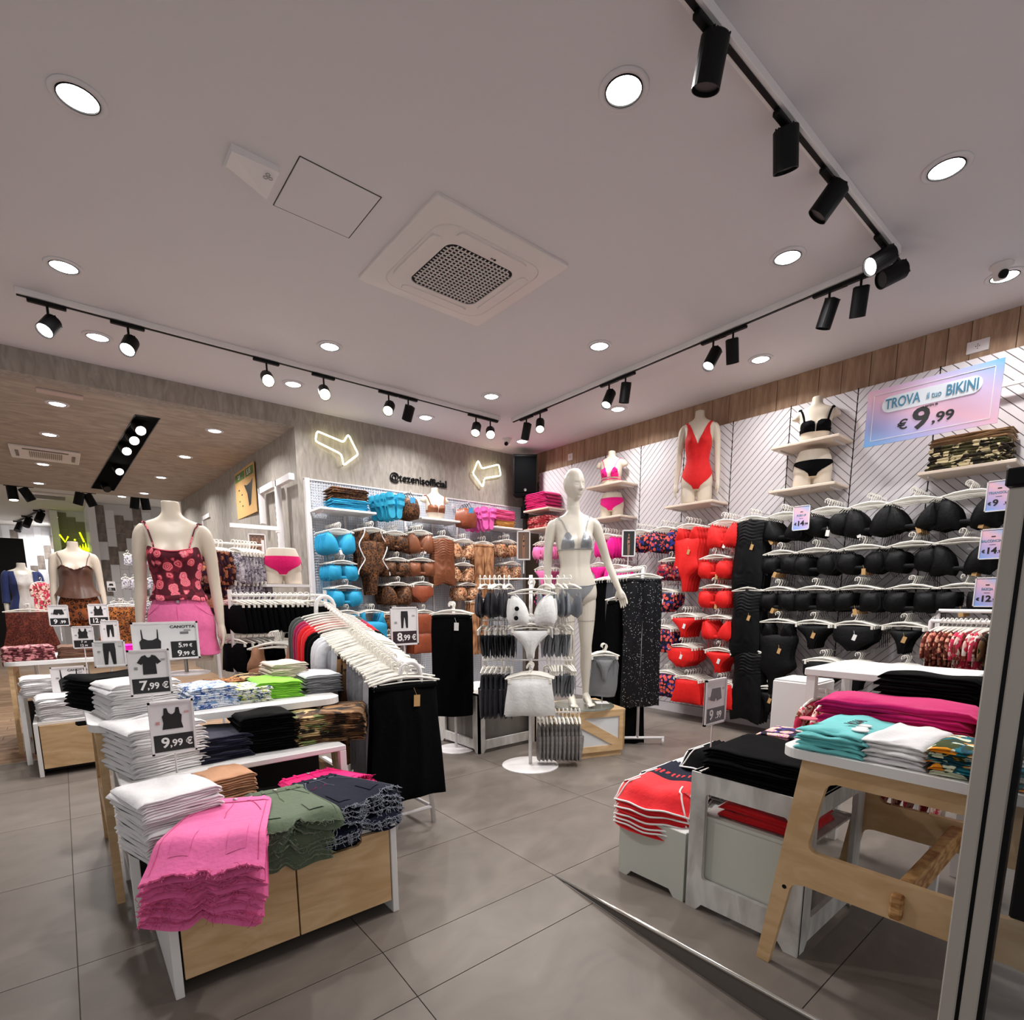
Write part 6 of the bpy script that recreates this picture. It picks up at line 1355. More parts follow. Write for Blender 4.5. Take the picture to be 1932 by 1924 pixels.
# shelf goods on both walls
shelf_plate(2.03,2.62,5.34,5.64,2.085,'white shelf at the left end of the grid wall',M_wtop,axis='y'); shelf_plate(3.15,3.68,5.34,5.64,2.09,'white shelf under the brown bikini bust',M_wtop,axis='y'); shelf_plate(4.08,4.62,5.34,5.64,2.075,'white shelf holding pink and gold bags',M_wtop,axis='y')
shelf_plate(4.64,4.925,4.90,5.36,2.295,'pale shelf with magenta towels beside the loudspeaker'); shelf_plate(4.64,4.925,4.90,5.36,2.065,'pale shelf with rose print bundles under the towels'); shelf_plate(4.64,4.925,.70,1.21,2.05,'pale shelf with camouflage bags at the upper right')
o,z=stack(2.36,5.49,2.086,.40,.22,.026,4,F_blue,0,'turquoise bag','left shelf of the grid wall','folded bag','folded_bag'); stack(2.36,5.49,z,.40,.22,.028,4,P_leoD,0,'dark leopard bag','left shelf of the grid wall','folded bag','folded_bag')
P_gold=fab('gold_bag_fabric',(186,130,62)); F_candyb=fab('pink_bag_fabric',(226,86,140))
o,z=stack(4.37,5.49,2.076,.32,.22,.028,3,P_gold,0,'gold bag','right shelf of the grid wall','folded bag','folded_bag'); stack(4.36,5.49,z,.34,.22,.026,5,F_candyb,0,'pink bag','right shelf of the grid wall','folded bag','folded_bag')
stack(4.79,5.15,2.296,.40,.26,.040,5,fab('magenta_towel',(206,12,104),.95),-PI/2,'magenta towel','shelf by the loudspeaker','folded towel','folded_towel',sag=.003); stack(4.79,5.13,2.066,.36,.24,.030,5,printmat('rose_bundle','floral',[(190,60,70),(230,150,140),(214,90,100),(150,40,50),(240,200,190)],22),-PI/2,'rose print bundle','lower shelf by the loudspeaker','folded bag','folded_bag')
P_camoB=printmat('camo_bag','camo',[(70,66,40),(38,28,22),(206,190,150),(30,26,20)],14,.85); o,z=stack(4.79,.955,2.051,.42,.24,.040,4,P_camoB,-PI/2,'camouflage bag','shelf beneath the big bikini sign','folded bag','folded_bag',sag=.01); stack(4.79,.955,z,.42,.22,.012,5,fab('khaki_strap',(176,140,100)),-PI/2,'khaki strap bundle','on the camouflage bags','bag strap','folded_strap_bundle',sag=.012)
# flip-flops and bags hanging from the grid wall
def slipper(mt):
    t=proto('slipper'); m=MB(); P=[(.0,.13),(.035,.115),(.046,.07),(.040,.01),(.032,-.05),(.034,-.10),(.022,-.128),(0,-.135),(-.022,-.128),(-.034,-.10),(-.032,-.05),(-.040,.01),(-.046,.07),(-.035,.115)]; m.prism(P,.022,o=(0,-.011,0)); m.build('sole',mt,t)
    for s in (-.045,.025):
        m=MB(); m.grid(lambda i,j:Vector((.044*math.cos(PI*i),-.012-.040*math.sin(PI*i),.045+s*.0+(s+.04*j))),12,4); k=len(m.v); m.grid(lambda i,j:Vector((.040*math.cos(PI*(1-i)),-.012-.036*math.sin(PI*(1-i)),.045+(s+.04*j))),12,4); m.build('strap_band',mt,t,smooth=True)
    return t
F_bluer=mat('turquoise_rubber',(38,160,196),.5); F_pinkr=mat('pink_rubber',(232,100,180),.5)
for (cx,cz,mt,nm,col) in ((2.78,2.26,F_bluer,'turquoise','left'),(3.99,2.24,F_pinkr,'pink','right')):
    pr=slipper(mt); first=True
    for k in range(7):
        for s in (-1,1):
            lab='foremost pair slide, '+nm+' bath slide on the '+col+' part of the grid wall' if k==0 else nm+' bath slide hanging behind the foremost pair'
            loc=(cx+s*.052-.035*k*(0 if k%2 else 1)*.2,5.24+.052*k,cz-.10-.01*(k%2)); 
            lab=(nm+' bath slide at the front, '+('left' if s<0 else 'right')+' of its pair') if k==0 else nm+' bath slide, '+('left' if s<0 else 'right')+' of the '+ORD[k]+' pair from the front'
            if first: o=pr; o.location=loc; o.rotation_euler=(0,s*.14,s*.1); tag(o,lab,'slipper',nm+' bath slides on a prong'); KIDS[o.name]=list(o.children); first=False
            else: o=dup(pr,loc,None,lab,'slipper',nm+' bath slides on a prong'); o.rotation_euler=(.05*(k%3),s*.14,s*.1+.05*(k%2))
    prong((cx,5.22,cz+.03),(0,1,0),.42,'prong carrying the '+nm+' bath slides')
def bagpouch(mt,tm):
    t=proto('hanging_pouch'); m=MB(); cloth(m,[(-.06,-.07,.07),(-.12,-.10,.10),(-.20,-.11,.11),(-.27,-.09,.09)],.03,.02,nu=12,sub=3); m.build('pouch_body',mt,t,smooth=True)
    m=MB(); m.tube([(0,0,0),(-.02,0,-.03),(-.05,0,-.065)],.003,5); m.tube([(0,0,0),(.02,0,-.03),(.05,0,-.065)],.003,5); m.build('cord',M_black,t); m=MB(); m.box((0,-.045,-.09),(.06,.002,.06)); m.build('blue_tag',tm,t); return t
M_bt=mat('blue_card',(60,150,200),.5)
S('pleo',lambda:bagpouch(P_leoD,M_bt),(3.00,5.30,2.33),'B','beside the turquoise slides','dark leopard pouch','pouch',5,gap=.045); S('prust',lambda:bagpouch(F_rust,M_bt),(3.76,5.30,2.30),'B','right of the brown bikini bust','rust satin pouch','pouch',4,gap=.045)

t=empty('shirt_lettering',(1.79,.60,ZR+5*.0135*.97+.004),0,'VITA lettering and white print patches on the mint T-shirt','shirt print')
me=text_mesh('VITA',.04,bold=.03); me.transform(Matrix.Rotation(-PI/2,4,'X')); me.transform(Matrix.Rotation(math.radians(175),4,'Z')); me.materials.clear(); me.materials.append(mat('sign_ink_black',(16,15,17),.5)); o=link('lettering',me,t); o.location=(.05,-.03,.006)
m=MB()
for (x,y,a) in ((.04,-.060,.018),(-.03,-.070,.022),(.0,-.065,.016)): m.lathe([(0,.0),(a,-.001),(a*1.02,-.004)],14,c=(x,y,.004))
m.build('white_patch',F_w,t)
m=MB(); m.lathe([(0,.004),(.026,.003),(.027,0)],14,c=(.0,.085,.004)); m.build('coral_patch',F_coral,t)
# ================================================================ RACKS, STANDS, SIGNS
DR=Vector((_cy,-_sy,0)); DF=Vector((_sy,_cy,0))
def vz(px,py,x,y): d=ray(px,py); return CAMH+d.z*math.hypot(x,y)/math.hypot(d.x,d.y)
def dep(px,py,D): return CAM+ray(px,py)*D
# ---- sloping clothes rail of the near left group
xr=1.31; far=ox(613,1139,xr); pn=Vector((1.335,2.42,.835)); pf=Vector((xr,far.y,far.z))
t=empty('sloping_clothes_rail',(1.32,2.9,0),0,'white sloping tube rail with arched ends, crowded with white hangers','clothes rail')
O=Vector((1.32,2.9,0))
def arch(c,w,lx,zf,r=.013):
    m=MB(); P=[Vector((c.x-lx,c.y,0)),Vector((c.x-w,c.y,c.z-.02))]+[Vector((c.x+w*-math.cos(a),c.y,c.z-.02+w*1.15*math.sin(a))) for a in [k*PI/10 for k in range(1,10)]]+[Vector((c.x+w,c.y,c.z-.02)),Vector((c.x+lx,c.y,0))]; m.tube([p-O for p in P],r,10); m.build('arched_end',M_white,t,smooth=True)
arch(pn,.058,.115,0); arch(pf,.058,.115,0)
m=MB(); m.cyl(pn-O,pf-O,.012,n=10); m.build('bar',M_white,t,smooth=True)
m=MB(); 
for s in (-1,1): m.tube([Vector((pn.x+s*.105,pn.y,.09))-O,Vector((pf.x+s*.105,pf.y,.09))-O],.010,8)
for p in (pn,pf): m.tube([Vector((p.x-.105,p.y,.09))-O,Vector((p.x+.105,p.y,.09))-O],.010,8)
m.build('foot_frame',M_white,t,smooth=True)
F_greysw=fab('grey_sweat_fabric',(150,150,156)); F_lgsw=fab('pale_grey_sweat',(206,206,212)); F_magt=fab('raspberry_jersey',(160,16,70)); F_redt=fab('bright_red_jersey',(214,26,36)); F_charc=fab('charcoal_jersey',(70,74,72)); F_whs=fab('white_shirt_cotton',(214,214,220))
PR['dress']=g_long(F_bk,.355,.60,61,'black_dress',False,.10,True,M_tagk); PR['swg']=g_long(F_greysw,.25,.60,62,'sweatpants',True,0,True); PR['swl']=g_long(F_lgsw,.25,.62,63,'sweatpants',True,0,True); PR['swc']=g_long(P_camoD,.25,.60,64,'sweatpants',True,0,True)
for k_,f_ in (('tw',F_whs),('tb',F_bk),('tr',F_redt),('tm',F_magt),('tc',F_charc)): PR[k_]=g_shirt(f_,.40,.56,65+len(k_),.34)
def hang(key,loc,rz,label,cat,group=None,sc=1.):
    pr=PR[key]
    if pr.name not in USED: USED.add(pr.name); o=pr; o.location=loc; o.rotation_euler=(0,0,rz); o.scale=(sc,)*3; tag(o,label,cat,group); KIDS.setdefault(o.name,list(o.children)); return o
    return dup(pr,loc,rz,label,cat,group,sc)
seq=[('dress','black flared dress at the near end of the sloping rail, kraft tag','dress',None)]+[('dress','black dress just behind the nearest black dress on the sloping rail','dress','black dresses behind the front one')]*2
seq+=[('swl','pale grey sweatpants on the sloping rail','trousers','pale grey sweatpants on the rail')]*4+[('swg','mid grey sweatpants on the sloping rail','trousers','mid grey sweatpants on the rail')]*5+[('swc','dark camouflage trousers on the sloping rail','trousers','camouflage trousers on the rail')]*3+[('swl','pale grey sweatpants nearer the shirts of the sloping rail','trousers','pale grey sweatpants near the shirts')]*2
seq+=[('tw','white long-sleeved top on the sloping rail','top','white tops on the rail')]*3+[('tb','black long-sleeved top beside the white ones on the sloping rail','top','black tops on the rail')]*2+[('tr','bright red long-sleeved top on the sloping rail','top','red tops on the rail')]*3+[('tm','raspberry long-sleeved top on the sloping rail','top','raspberry tops on the rail')]*2+[('tc','charcoal long-sleeved top at the far end of the sloping rail','top','charcoal tops on the rail')]*2
n=len(seq); rr=random.Random(8); CNT={}
for i,(k,l,c,g_) in enumerate(seq):
    f=(i/(n-1))*.93+.015 if i>2 else -.01+.012*i; f=max(f,.0) if i else -.03
    if i>2: f=.07+.88*(i-3)/(n-4)
    if g_: CNT[g_]=CNT.get(g_,0)+1; l=ORD[CNT[g_]-1]+' '+l
    p=pn.lerp(pf,f); hang(k,(p.x-(.045 if k=='dress' else .05 if k[:2]=='sw' else .0),p.y,p.z+(.03 if k=='dress' else 0.0)),math.radians(rr.uniform(-5,5)+(-6 if k[0]=='t' else 0)),l,c,g_)
# spare empty hangers crowded between
pe=proto('empty_hanger'); hanger(pe,.36); KIDS[pe.name]=list(pe.children)
for i in range(26):
    f=.16+.50*i/26; p=pn.lerp(pf,f); loc=(p.x+.0,p.y,p.z+.004); rz=math.radians(rr.uniform(-8,8)-6); lab='white hanger crowded on the middle of the sloping rail'; gg='white hangers on the sloping rail'
    if i==0: pe.location=loc; pe.rotation_euler=(0,0,rz); tag(pe,ORD[0]+' '+lab,'hanger',gg)
    else: dup(pe,loc,rz,(ORD[i] if i<16 else str(i+1)+'th')+' '+lab+', counted from the near end','hanger',gg)
# ---- leggings stand
def stand(c,h,label,r=.15,name='display_stand',arms=(),rp=.011):
    t=empty(name,(c[0],c[1],0),0,label,'display stand'); m=MB(); m.lathe([(0,.0),(r,.0),(r,.006),(r*.9,.010),(.02,.014)],40); m.build('base_disc',M_white,t,smooth=False)
    m=MB(); m.cyl((0,0,.01),(0,0,h),rp,n=10); m.build('pole',M_white,t,smooth=True)
    for (a,b_,r_) in arms: m=MB(); m.tube([a,b_],r_,8); m.build('arm',M_white,t,smooth=True)
    return t
sc_=Vector((2.35,3.54,0)); zl=1.155; d=-DF
stand(sc_,zl+.01,'white round-based stand holding black trousers facing the viewer',.155,arms=[((0,0,zl),tuple(d*.20+Vector((0,0,zl))),.007)])
PR['legg']=g_long(F_bk,.30,.76,71,'black_trousers',False,.0,True,M_tagw,.003); rzv=math.atan2(-d.x,-d.y)*0+math.radians(-32)
for k in range(5): q=sc_+d*(.18-.035*k); hang('legg',(q.x,q.y,zl),rzv,'front black wide trousers with white label on the round stand' if k==0 else ORD[k]+' pair of black trousers from the front on the round stand','trousers','black trousers on the round stand')
PR['lred']=g_long(P_redw,.29,.78,72,'printed_trousers',False,.0,True,None,.003)
for k in range(3): q=sc_+DF*(.04+.04*k)-DR*.025; hang('lred',(q.x,q.y,zl-.01),rzv,ORD[k]+' pair of red print trousers peeking out behind the black ones','trousers','red print trousers on the round stand')
# ---- bikini spinner
S0=Vector((2.52,2.83,0)); hz=lambda z:Vector((0,0,z))
zt,zm1,zm2,zm3=1.335,1.10,.80,.42
arms=[(tuple(-DR*.36+hz(zt)),tuple(DR*.28+hz(zt)),.005),(tuple(-DR*.34+hz(.77)),tuple(DR*.30+hz(.77)),.005),(tuple(hz(.395)),tuple(DR*.36+hz(.395)),.005),(tuple(-DR*.34+hz(1.05)),tuple(hz(1.05)),.005),(tuple(hz(1.30)),tuple(-DF*.24+hz(1.30)),.005),(tuple(hz(1.075)),tuple(-DF*.24+hz(1.075)),.005),(tuple(hz(.745)),tuple(-DF*.24+hz(.745)),.005)]
stand(S0,1.36,'white round-based spinner stand with silver and white swimwear in front of the mannequin',.205,arms=arms,rp=.013)
F_whsw=fab('white_crinkle_swim',(226,226,224)); F_gun=mat('gunmetal_fabric',(62,62,68),.35,metal=.4,bump=.2,bscale=60); F_silv=F_silver
PR['wbra']=g_bra(F_whsw,.31,'wide',None,81); PR['wbri']=g_brief(F_whsw,.27,'v',None,82); PR['wski']=g_brief(F_whsw,.29,'skirt',None,83); PR['sbra']=g_bra(F_silv,.26,'triangle',None,84); PR['gbra']=g_bra(F_gun,.24,'triangle',None,85); PR['gstr']=g_brief(F_gun,.20,'string',None,86); PR['sstr']=g_brief(F_silv,.20,'string',None,87); PR['glow']=g_long(mat('ash_strappy_fabric',(128,124,122),.5,bump=.2,bscale=60,var=.3,vscale=40),.10,.24,89,'strappy_piece',False,.1,False,None,.002,wb=False); PR['glong']=g_long(F_gun,.10,.24,88,'chain_skirt',False,.1,False,None,.002,wb=False)
def row(key,a,b_,n,rz,front,rest,cat,grp,jit=5,sc=1.):
    a,b_=Vector(a),Vector(b_)
    for k in range(n):
        p=a.lerp(b_,k/max(1,n-1)); hang(key,tuple(p),rz+math.radians(rr.uniform(-jit,jit)),front if k==0 else ORD[k]+' in line, '+rest,cat,grp,sc)
rzc=math.radians(-36); ed=math.atan2(DR.y,DR.x)   # facing the viewer / edge-on along the cross bars
row('wbra',S0-DF*.235+hz(1.30),S0-DF*.06+hz(1.30),6,rzc,'front white wired bikini top with black buttons on the spinner','white bikini top behind the front one on the spinner','bikini top','white bikini tops on the spinner')
row('wbri',S0-DF*.235+hz(1.075)-DR*.01,S0-DF*.09+hz(1.075),5,rzc,'front white crinkled brief at the middle of the spinner','white brief behind the front one on the spinner','bikini bottom','white briefs on the spinner',sc=1.0)
row('wski',S0-DF*.235+hz(.745)-DR*.015,S0-DF*.10+hz(.745),4,rzc,'front white short skirt at the bottom of the spinner','white short skirt behind the front one on the spinner','swim skirt','white skirts on the spinner',sc=1.08)
e1=ed+PI/2; e2=ed-PI/2
row('sbra',S0+DR*.27+hz(zt),S0+DR*.10+hz(zt),5,e1+.3,'outermost silver bikini top on the right of the spinner','silver bikini top on the right arm of the spinner','bikini top','silver bikini tops on the spinner',jit=16)
row('gbra',S0-DR*.35+hz(zt),S0-DR*.15+hz(zt),7,e2-.2,'outermost gunmetal bikini top on the left of the spinner','gunmetal bikini top on the left arm of the spinner','bikini top','gunmetal bikini tops on the spinner',jit=16)
row('gstr',S0-DR*.33+hz(1.05),S0-DR*.12+hz(1.05),7,e2-.2,'outermost gunmetal string brief on the left of the spinner','gunmetal string brief on the left arm of the spinner','bikini bottom','gunmetal string briefs on the spinner',jit=16)
row('glong',S0-DR*.33+hz(.77),S0-DR*.13+hz(.77),7,e2-.2,'outermost dark beaded skirt low on the left of the spinner','dark beaded skirt low on the left of the spinner','skirt','beaded skirts on the spinner',sc=1.25,jit=16)
row('sstr',S0+DR*.29+hz(.77),S0+DR*.12+hz(.77),8,e1+.2,'outermost silver string brief on the right of the spinner','silver string brief on the right of the spinner','bikini bottom','silver string briefs on the spinner',jit=16)
row('sstr',S0+DR*.26+hz(1.05)+DF*.05,S0+DR*.10+hz(1.05)+DF*.05,7,e1+.2,'outermost silver brief just below the tops on the spinner','silver brief just below the tops on the spinner','bikini bottom','silver briefs below the tops',jit=16)
row('glow',S0+DR*.35+hz(.395),S0+DR*.06+hz(.395),11,e1+.1,'rightmost grey strappy piece on the lowest spinner arm','grey strappy piece on the lowest spinner arm','swimwear','grey strappy pieces on the lowest arm',sc=1.1)
m=MB(); o=empty('black_buttons',tuple(S0-DF*.285+hz(1.10)),rzc,'two round black buttons on the white bikini top','button')
for a,b_ in ((-.10,.035),(-.105,-.025)): m=MB(); m.lathe([(0,.004),(.014,.003),(.015,0)],14,c=(a,0,b_),M=Matrix.Rotation(PI/2,3,'X')); m.build('button',M_black,o)
# ---- right-hand rack with trousers
fF=dep(1213,1078,4.25); fB=dep(1150,1080,4.85); zr=1.43; a=Vector((fF.x,fF.y,zr)); b_=Vector((fB.x,fB.y,zr)); O=Vector(((a.x+b_.x)/2,(a.y+b_.y)/2,0))
t=empty('trouser_rack',O,0,'white tube rack with black, grey and sequinned trousers right of the mannequin','clothes rail')
m=MB(); m.tube([a-O,b_-O],.016,10); m.build('bar',M_white,t,smooth=True)
for p in (a,b_): m=MB(); m.tube([p-O,Vector((p.x,p.y,.06))-O],.012,8); m.build('post',M_white,t,smooth=True)
fl=oz(1183,1400,.06); fr_=oz(1243,1388,.06)
m=MB()
for p in (a,b_): m.tube([Vector((p.x,p.y,.06))-O-DR*.22,Vector((p.x,p.y,.06))-O+DR*.22],.012,8); m.tube([Vector((p.x,p.y,.06))-O+DR*.21,Vector((p.x,p.y,.0))-O+DR*.21],.012,8); m.tube([Vector((p.x,p.y,.06))-O-DR*.21,Vector((p.x,p.y,.0))-O-DR*.21],.012,8)
m.tube([Vector((a.x,a.y,.06))-O,Vector((b_.x,b_.y,.06))-O],.012,8); m.build('foot',M_white,t,smooth=True)
P_seq=printmat('black_sequin_mesh','sequin',[(18,18,22),(235,235,240)],120); F_gmesh=fab('grey_mesh_fabric',(92,94,100))
PR['seq']=g_long(P_seq,.30,1.02,91,'sequin_trousers',True,.04,True,None,.010); PR['gm']=g_long(F_gmesh,.26,.95,92,'mesh_trousers',True,0,True,None,.01); PR['bt']=g_long(F_bk,.30,1.12,93,'wide_trousers',True,.12,True,None,.012)
row('seq',a+(a-b_).normalized()*.02,a.lerp(b_,.22),4,math.radians(-30),'front black sequinned trousers on the rack right of the mannequin','sequinned trousers behind the front pair','trousers','sequinned trousers on the right rack')
row('gm',a.lerp(b_,.40),a.lerp(b_,.62),4,math.radians(-30),'foremost grey mesh trousers on the right rack','grey mesh trousers on the right rack','trousers','grey mesh trousers on the right rack')
row('bt',a.lerp(b_,.72),a.lerp(b_,.98),4,math.radians(-30),'foremost black wide trousers at the far end of the right rack','black wide trousers at the far end of the right rack','trousers','black wide trousers on the right rack')
hang('bt',(a.x-.08,a.y+.10,.98+.28),math.radians(-30),'long black flared trousers whose hem shows below the sequins','trousers',None,1.05)
# ---- small clear-bag stand on the crate
q=Vector((3.235,2.78,.371)); t=empty('small_bag_stand',q,math.radians(-36),'small clear stand with grey bikinis in a mesh bag on the crate','display stand')
m=MB(); m.box((0,0,.006),(.10,.10,.012),bev=.002); m.build('base_block',M_white,t); m=MB(); m.cyl((0,0,.012),(0,0,.44),.005,n=8); m.build('pole',M_chrome,t)
M_mesh=mat('grey_mesh_bag',(150,152,156),.6,alpha=.55); PR['gbk']=g_brief(fab('grey_swim_fabric',(1,1,1)),.22,'string',None,95)
m=MB(); cloth(m,[(.40,-.105,.105),(.30,-.12,.12),(.15,-.12,.12),(.06,-.10,.10)],.03,.03,nu=12,sub=3); m.build('mesh_bag',M_mesh,t,smooth=True)
row('gbk',q-DF*.075+hz(.46),q-DF*.0+hz(.46),4,rzc,'front grey string brief over the mesh bag on the crate','grey string brief behind the front one over the mesh bag','bikini bottom','grey string briefs over the mesh bag')
# ---- black-skirt rack in the left aisle
ax0,ax1,ay=.82,1.42,3.74; t=empty('aisle_rack',(1.12,ay,0),0,'white two-level rack of black skirts and nude camisoles left of the grid wall','clothes rail')
for z in (1.225,.985,.72): m=MB(); m.cyl((ax0-1.12,0,z),(ax1-1.12,0,z),.010,n=8); m.build('bar',M_white,t,smooth=True)
for x in (ax0,ax1): m=MB(); m.cyl((x-1.12,0,0),(x-1.12,0,1.26),.013,n=8); m.box((x-1.12,0,.012),(.03,.42,.024)); m.build('upright',M_white,t,smooth=False)
F_nude=fab('nude_jersey',(176,130,100)); PR['bsk']=g_brief(F_bk,.30,'skirt',None,101); PR['nude']=g_tank(F_nude,.26,.27,102); PR['greyf']=g_brief(printmat('grey_tie_print','camo',[(190,184,192),(90,84,96),(150,140,150),(210,206,210)],30),.16,'skirt',None,103); PR['flo']=g_tank(printmat('dark_floral_top','floral',[(60,24,26),(160,80,50),(120,50,60),(40,20,50),(200,150,110)],22),.24,.26,104)
row('bsk',(ax0+.0,ay,1.225),(ax0+.40,ay,1.225),13,math.radians(-62),'leftmost black short skirt of the aisle rack','black short skirt packed on the upper bar of the aisle rack','skirt','black skirts on the aisle rack',sc=.78)
row('bsk',(1.30,ay-.10,1.225),(1.26,ay+.02,1.225),3,math.radians(-18),'broad black short skirt facing the viewer on the aisle rack','black short skirt behind the broad one on the aisle rack','skirt','black skirts at the right of the aisle rack',sc=.92)
row('bsk',(ax0,ay,.985),(ax0+.22,ay,.985),7,math.radians(-62),'leftmost black short skirt on the middle bar of the aisle rack','black short skirt on the middle bar of the aisle rack','skirt','black skirts on the middle bar',sc=.8)
row('nude',(1.00,ay-.20,.975),(1.10,ay-.04,.975),6,math.radians(-16),'front nude camisole on the middle bar of the aisle rack','nude camisole behind the front one on the aisle rack','top','nude camisoles on the aisle rack',sc=1.15)
row('gstr',(ax0,ay,.72),(ax1-.1,ay,.72),9,math.radians(-50),'leftmost dark brief on the low bar of the aisle rack','dark brief on the low bar of the aisle rack','briefs','dark briefs on the low bar')
t=empty('hip_form_shelf',(1.40,4.55,1.315),0,'narrow white shelf under the hip form in fuchsia briefs','shelf'); m=MB(); m.box((0,0,-.01),(.34,.26,.02)); m.build('board',M_white,t); m=MB(); m.cyl((.12,.1,-1.315),(.12,.1,-.01),.013,n=8); m.build('post',M_white,t)
t=empty('back_aisle_rack',(1.12,4.62,0),0,'white rack with grey and floral pieces behind the black skirts','clothes rail'); 
for z in (1.62,1.40): m=MB(); m.cyl((-.22,0,z),(.16,0,z),.009,n=8); m.build('bar',M_white,t,smooth=True)
for x in (-.22,.16): m=MB(); m.cyl((x,0,0),(x,0,1.66),.011,n=8); m.build('upright',M_white,t)
row('greyf',(1.05,4.55,1.62),(1.22,4.62,1.62),8,math.radians(-58),'front small grey print piece at the upper back rack','small grey print piece on the upper back rack','skirt','small grey print pieces')
row('flo',(.86,4.55,1.62),(.98,4.62,1.62),5,math.radians(-58),'front dark floral top beside the big mannequin arm','dark floral top beside the big mannequin arm','top','dark floral tops on the back rack')
row('greyf',(1.00,4.58,1.40),(1.26,4.62,1.40),9,math.radians(-58),'front grey print piece on the lower bar of the back rack','grey print piece on the lower bar of the back rack','skirt','grey print pieces on the lower bar')
row('flo',(.86,4.60,1.40),(.94,4.62,1.40),4,math.radians(-58),'dark floral top on the lower back bar nearest the mannequin','dark floral top on the lower back bar','top','dark floral tops on the lower bar')
# ---- garments hanging by the white bench and at the far right
P_pkred=printmat('pink_red_print','camo',[(214,60,92),(236,190,180),(120,60,40),(240,226,214)],16,.85); P_brr=printmat('brown_red_floral','floral',[(110,50,40),(190,70,60),(220,150,120),(70,30,24),(230,190,160)],30)
PR['pkr']=g_shirt(P_pkred,.36,.45,111,.12); PR['brr']=g_shirt(P_brr,.36,.45,112,.12); PR['cam']=g_shirt(P_camoD,.36,.45,113,.12)
row('pkr',(2.485,.93,.80),(2.485,.46,.80),12,math.radians(2),'pink print top nearest the white post of the tall bench','pink print top hanging under the tall white bench','top','pink print tops under the bench',sc=.8)
rg=oz(1800,1180,1.13); cxr,cyr=3.50,.47
t=empty('ring_rack',(cxr,cyr,0),0,'white double rail packed with patterned shirts at the far right','clothes rail'); m=MB(); m.cyl((-.05,.30,1.08),(-.05,-.42,1.08),.010,n=8); m.cyl((.08,.30,1.13),(.08,-.42,1.13),.010,n=8); m.build('bar',M_white,t,smooth=True)
for y in (.30,-.42): m=MB(); m.tube([(-.05,y,0),(-.05,y,1.08),(.08,y,1.13),(.08,y,0)],.010,8); m.build('upright',M_white,t,smooth=True)
row('brr',(cxr-.05,cyr+.25,1.08),(cxr-.05,cyr+.16,1.08),6,math.radians(-18),'leftmost brown and red floral shirt of the far right rail','brown and red floral shirt on the far right rail','shirt','brown floral shirts',sc=.72)
row('pkr',(cxr-.05,cyr+.14,1.08),(cxr-.05,cyr+.04,1.08),6,math.radians(-18),'first pink and cream print shirt of the far right rail','pink and cream print shirt on the far right rail','shirt','pink print shirts on the rail',sc=.72)
row('cam',(cxr-.05,cyr+.02,1.08),(cxr-.05,cyr-.15,1.08),8,math.radians(-18),'first camouflage shirt of the far right rail','camouflage shirt on the far right rail','shirt','camouflage shirts on the rail',sc=.72)
# ---- left background garments
PR['rustd']=g_long(P_leo,.40,.60,121,'patterned_skirt',False,.25,True,None,.012,wb=False); PR['rustd2']=g_long(printmat('rust_ditsy','leopard',[(120,58,44),(96,44,36),(60,26,24)],60),.42,.62,122,'ditsy_dress',False,.2,False,None,.012,wb=False)
p=dep(52,1143,6.4); row('rustd2',p,p+Vector((-.02,.30,0)),4,.05,'front rust ditsy-print dress hanging at the far left','rust ditsy-print dress behind the front one at the far left','dress','ditsy-print dresses')
p=dep(76,1092,7.0); hang('pkr',tuple(p),1.0,'pink print blouse hanging between the two back mannequins','blouse',None,.9)
p=dep(228,1133,6.6); row('rustd',p,p+Vector((.02,.25,0)),4,.0,'front leopard skirt between the two front mannequins','leopard skirt behind the front one between the mannequins','skirt','leopard skirts in the background')
for (px,py,D,nm,k) in ((52,1140,6.55,'rail of the ditsy-print dresses',0),(228,1130,6.75,'rail of the leopard skirts',1)):
    q=dep(px,py,D); t=empty('clothes_stand',(q.x,q.y,0),0,'thin white '+nm+' in the left background','clothes rail'); m=MB(); m.cyl((-.02,-.2,q.z),(0,.35,q.z),.01,n=8); m.cyl((0,.30,0),(0,.30,q.z),.014,n=8); m.box((0,.3,.01),(.4,.4,.02)); m.build('frame',M_white,t)
for i,(px,py,D) in enumerate(((240,1040,9.5),(236,1085,9.3),(215,1130,9.2),(206,1165,8.6))):
    q=dep(px,py,D); row('greyf',q,q+Vector((.5,.0,0)),5,.2,'leftmost small piece hanging on the patterned column, level '+str(i+1) if False else ['pink print','grey','pink print','grey'][i]+' piece nearest the dotted upright, '+['top','second','third','lowest'][i]+' level','small piece on the '+['top','second','third','lowest'][i]+' level of the patterned column','clothes',['top','second','third','lowest'][i]+' row of pieces on the patterned column',sc=.8)
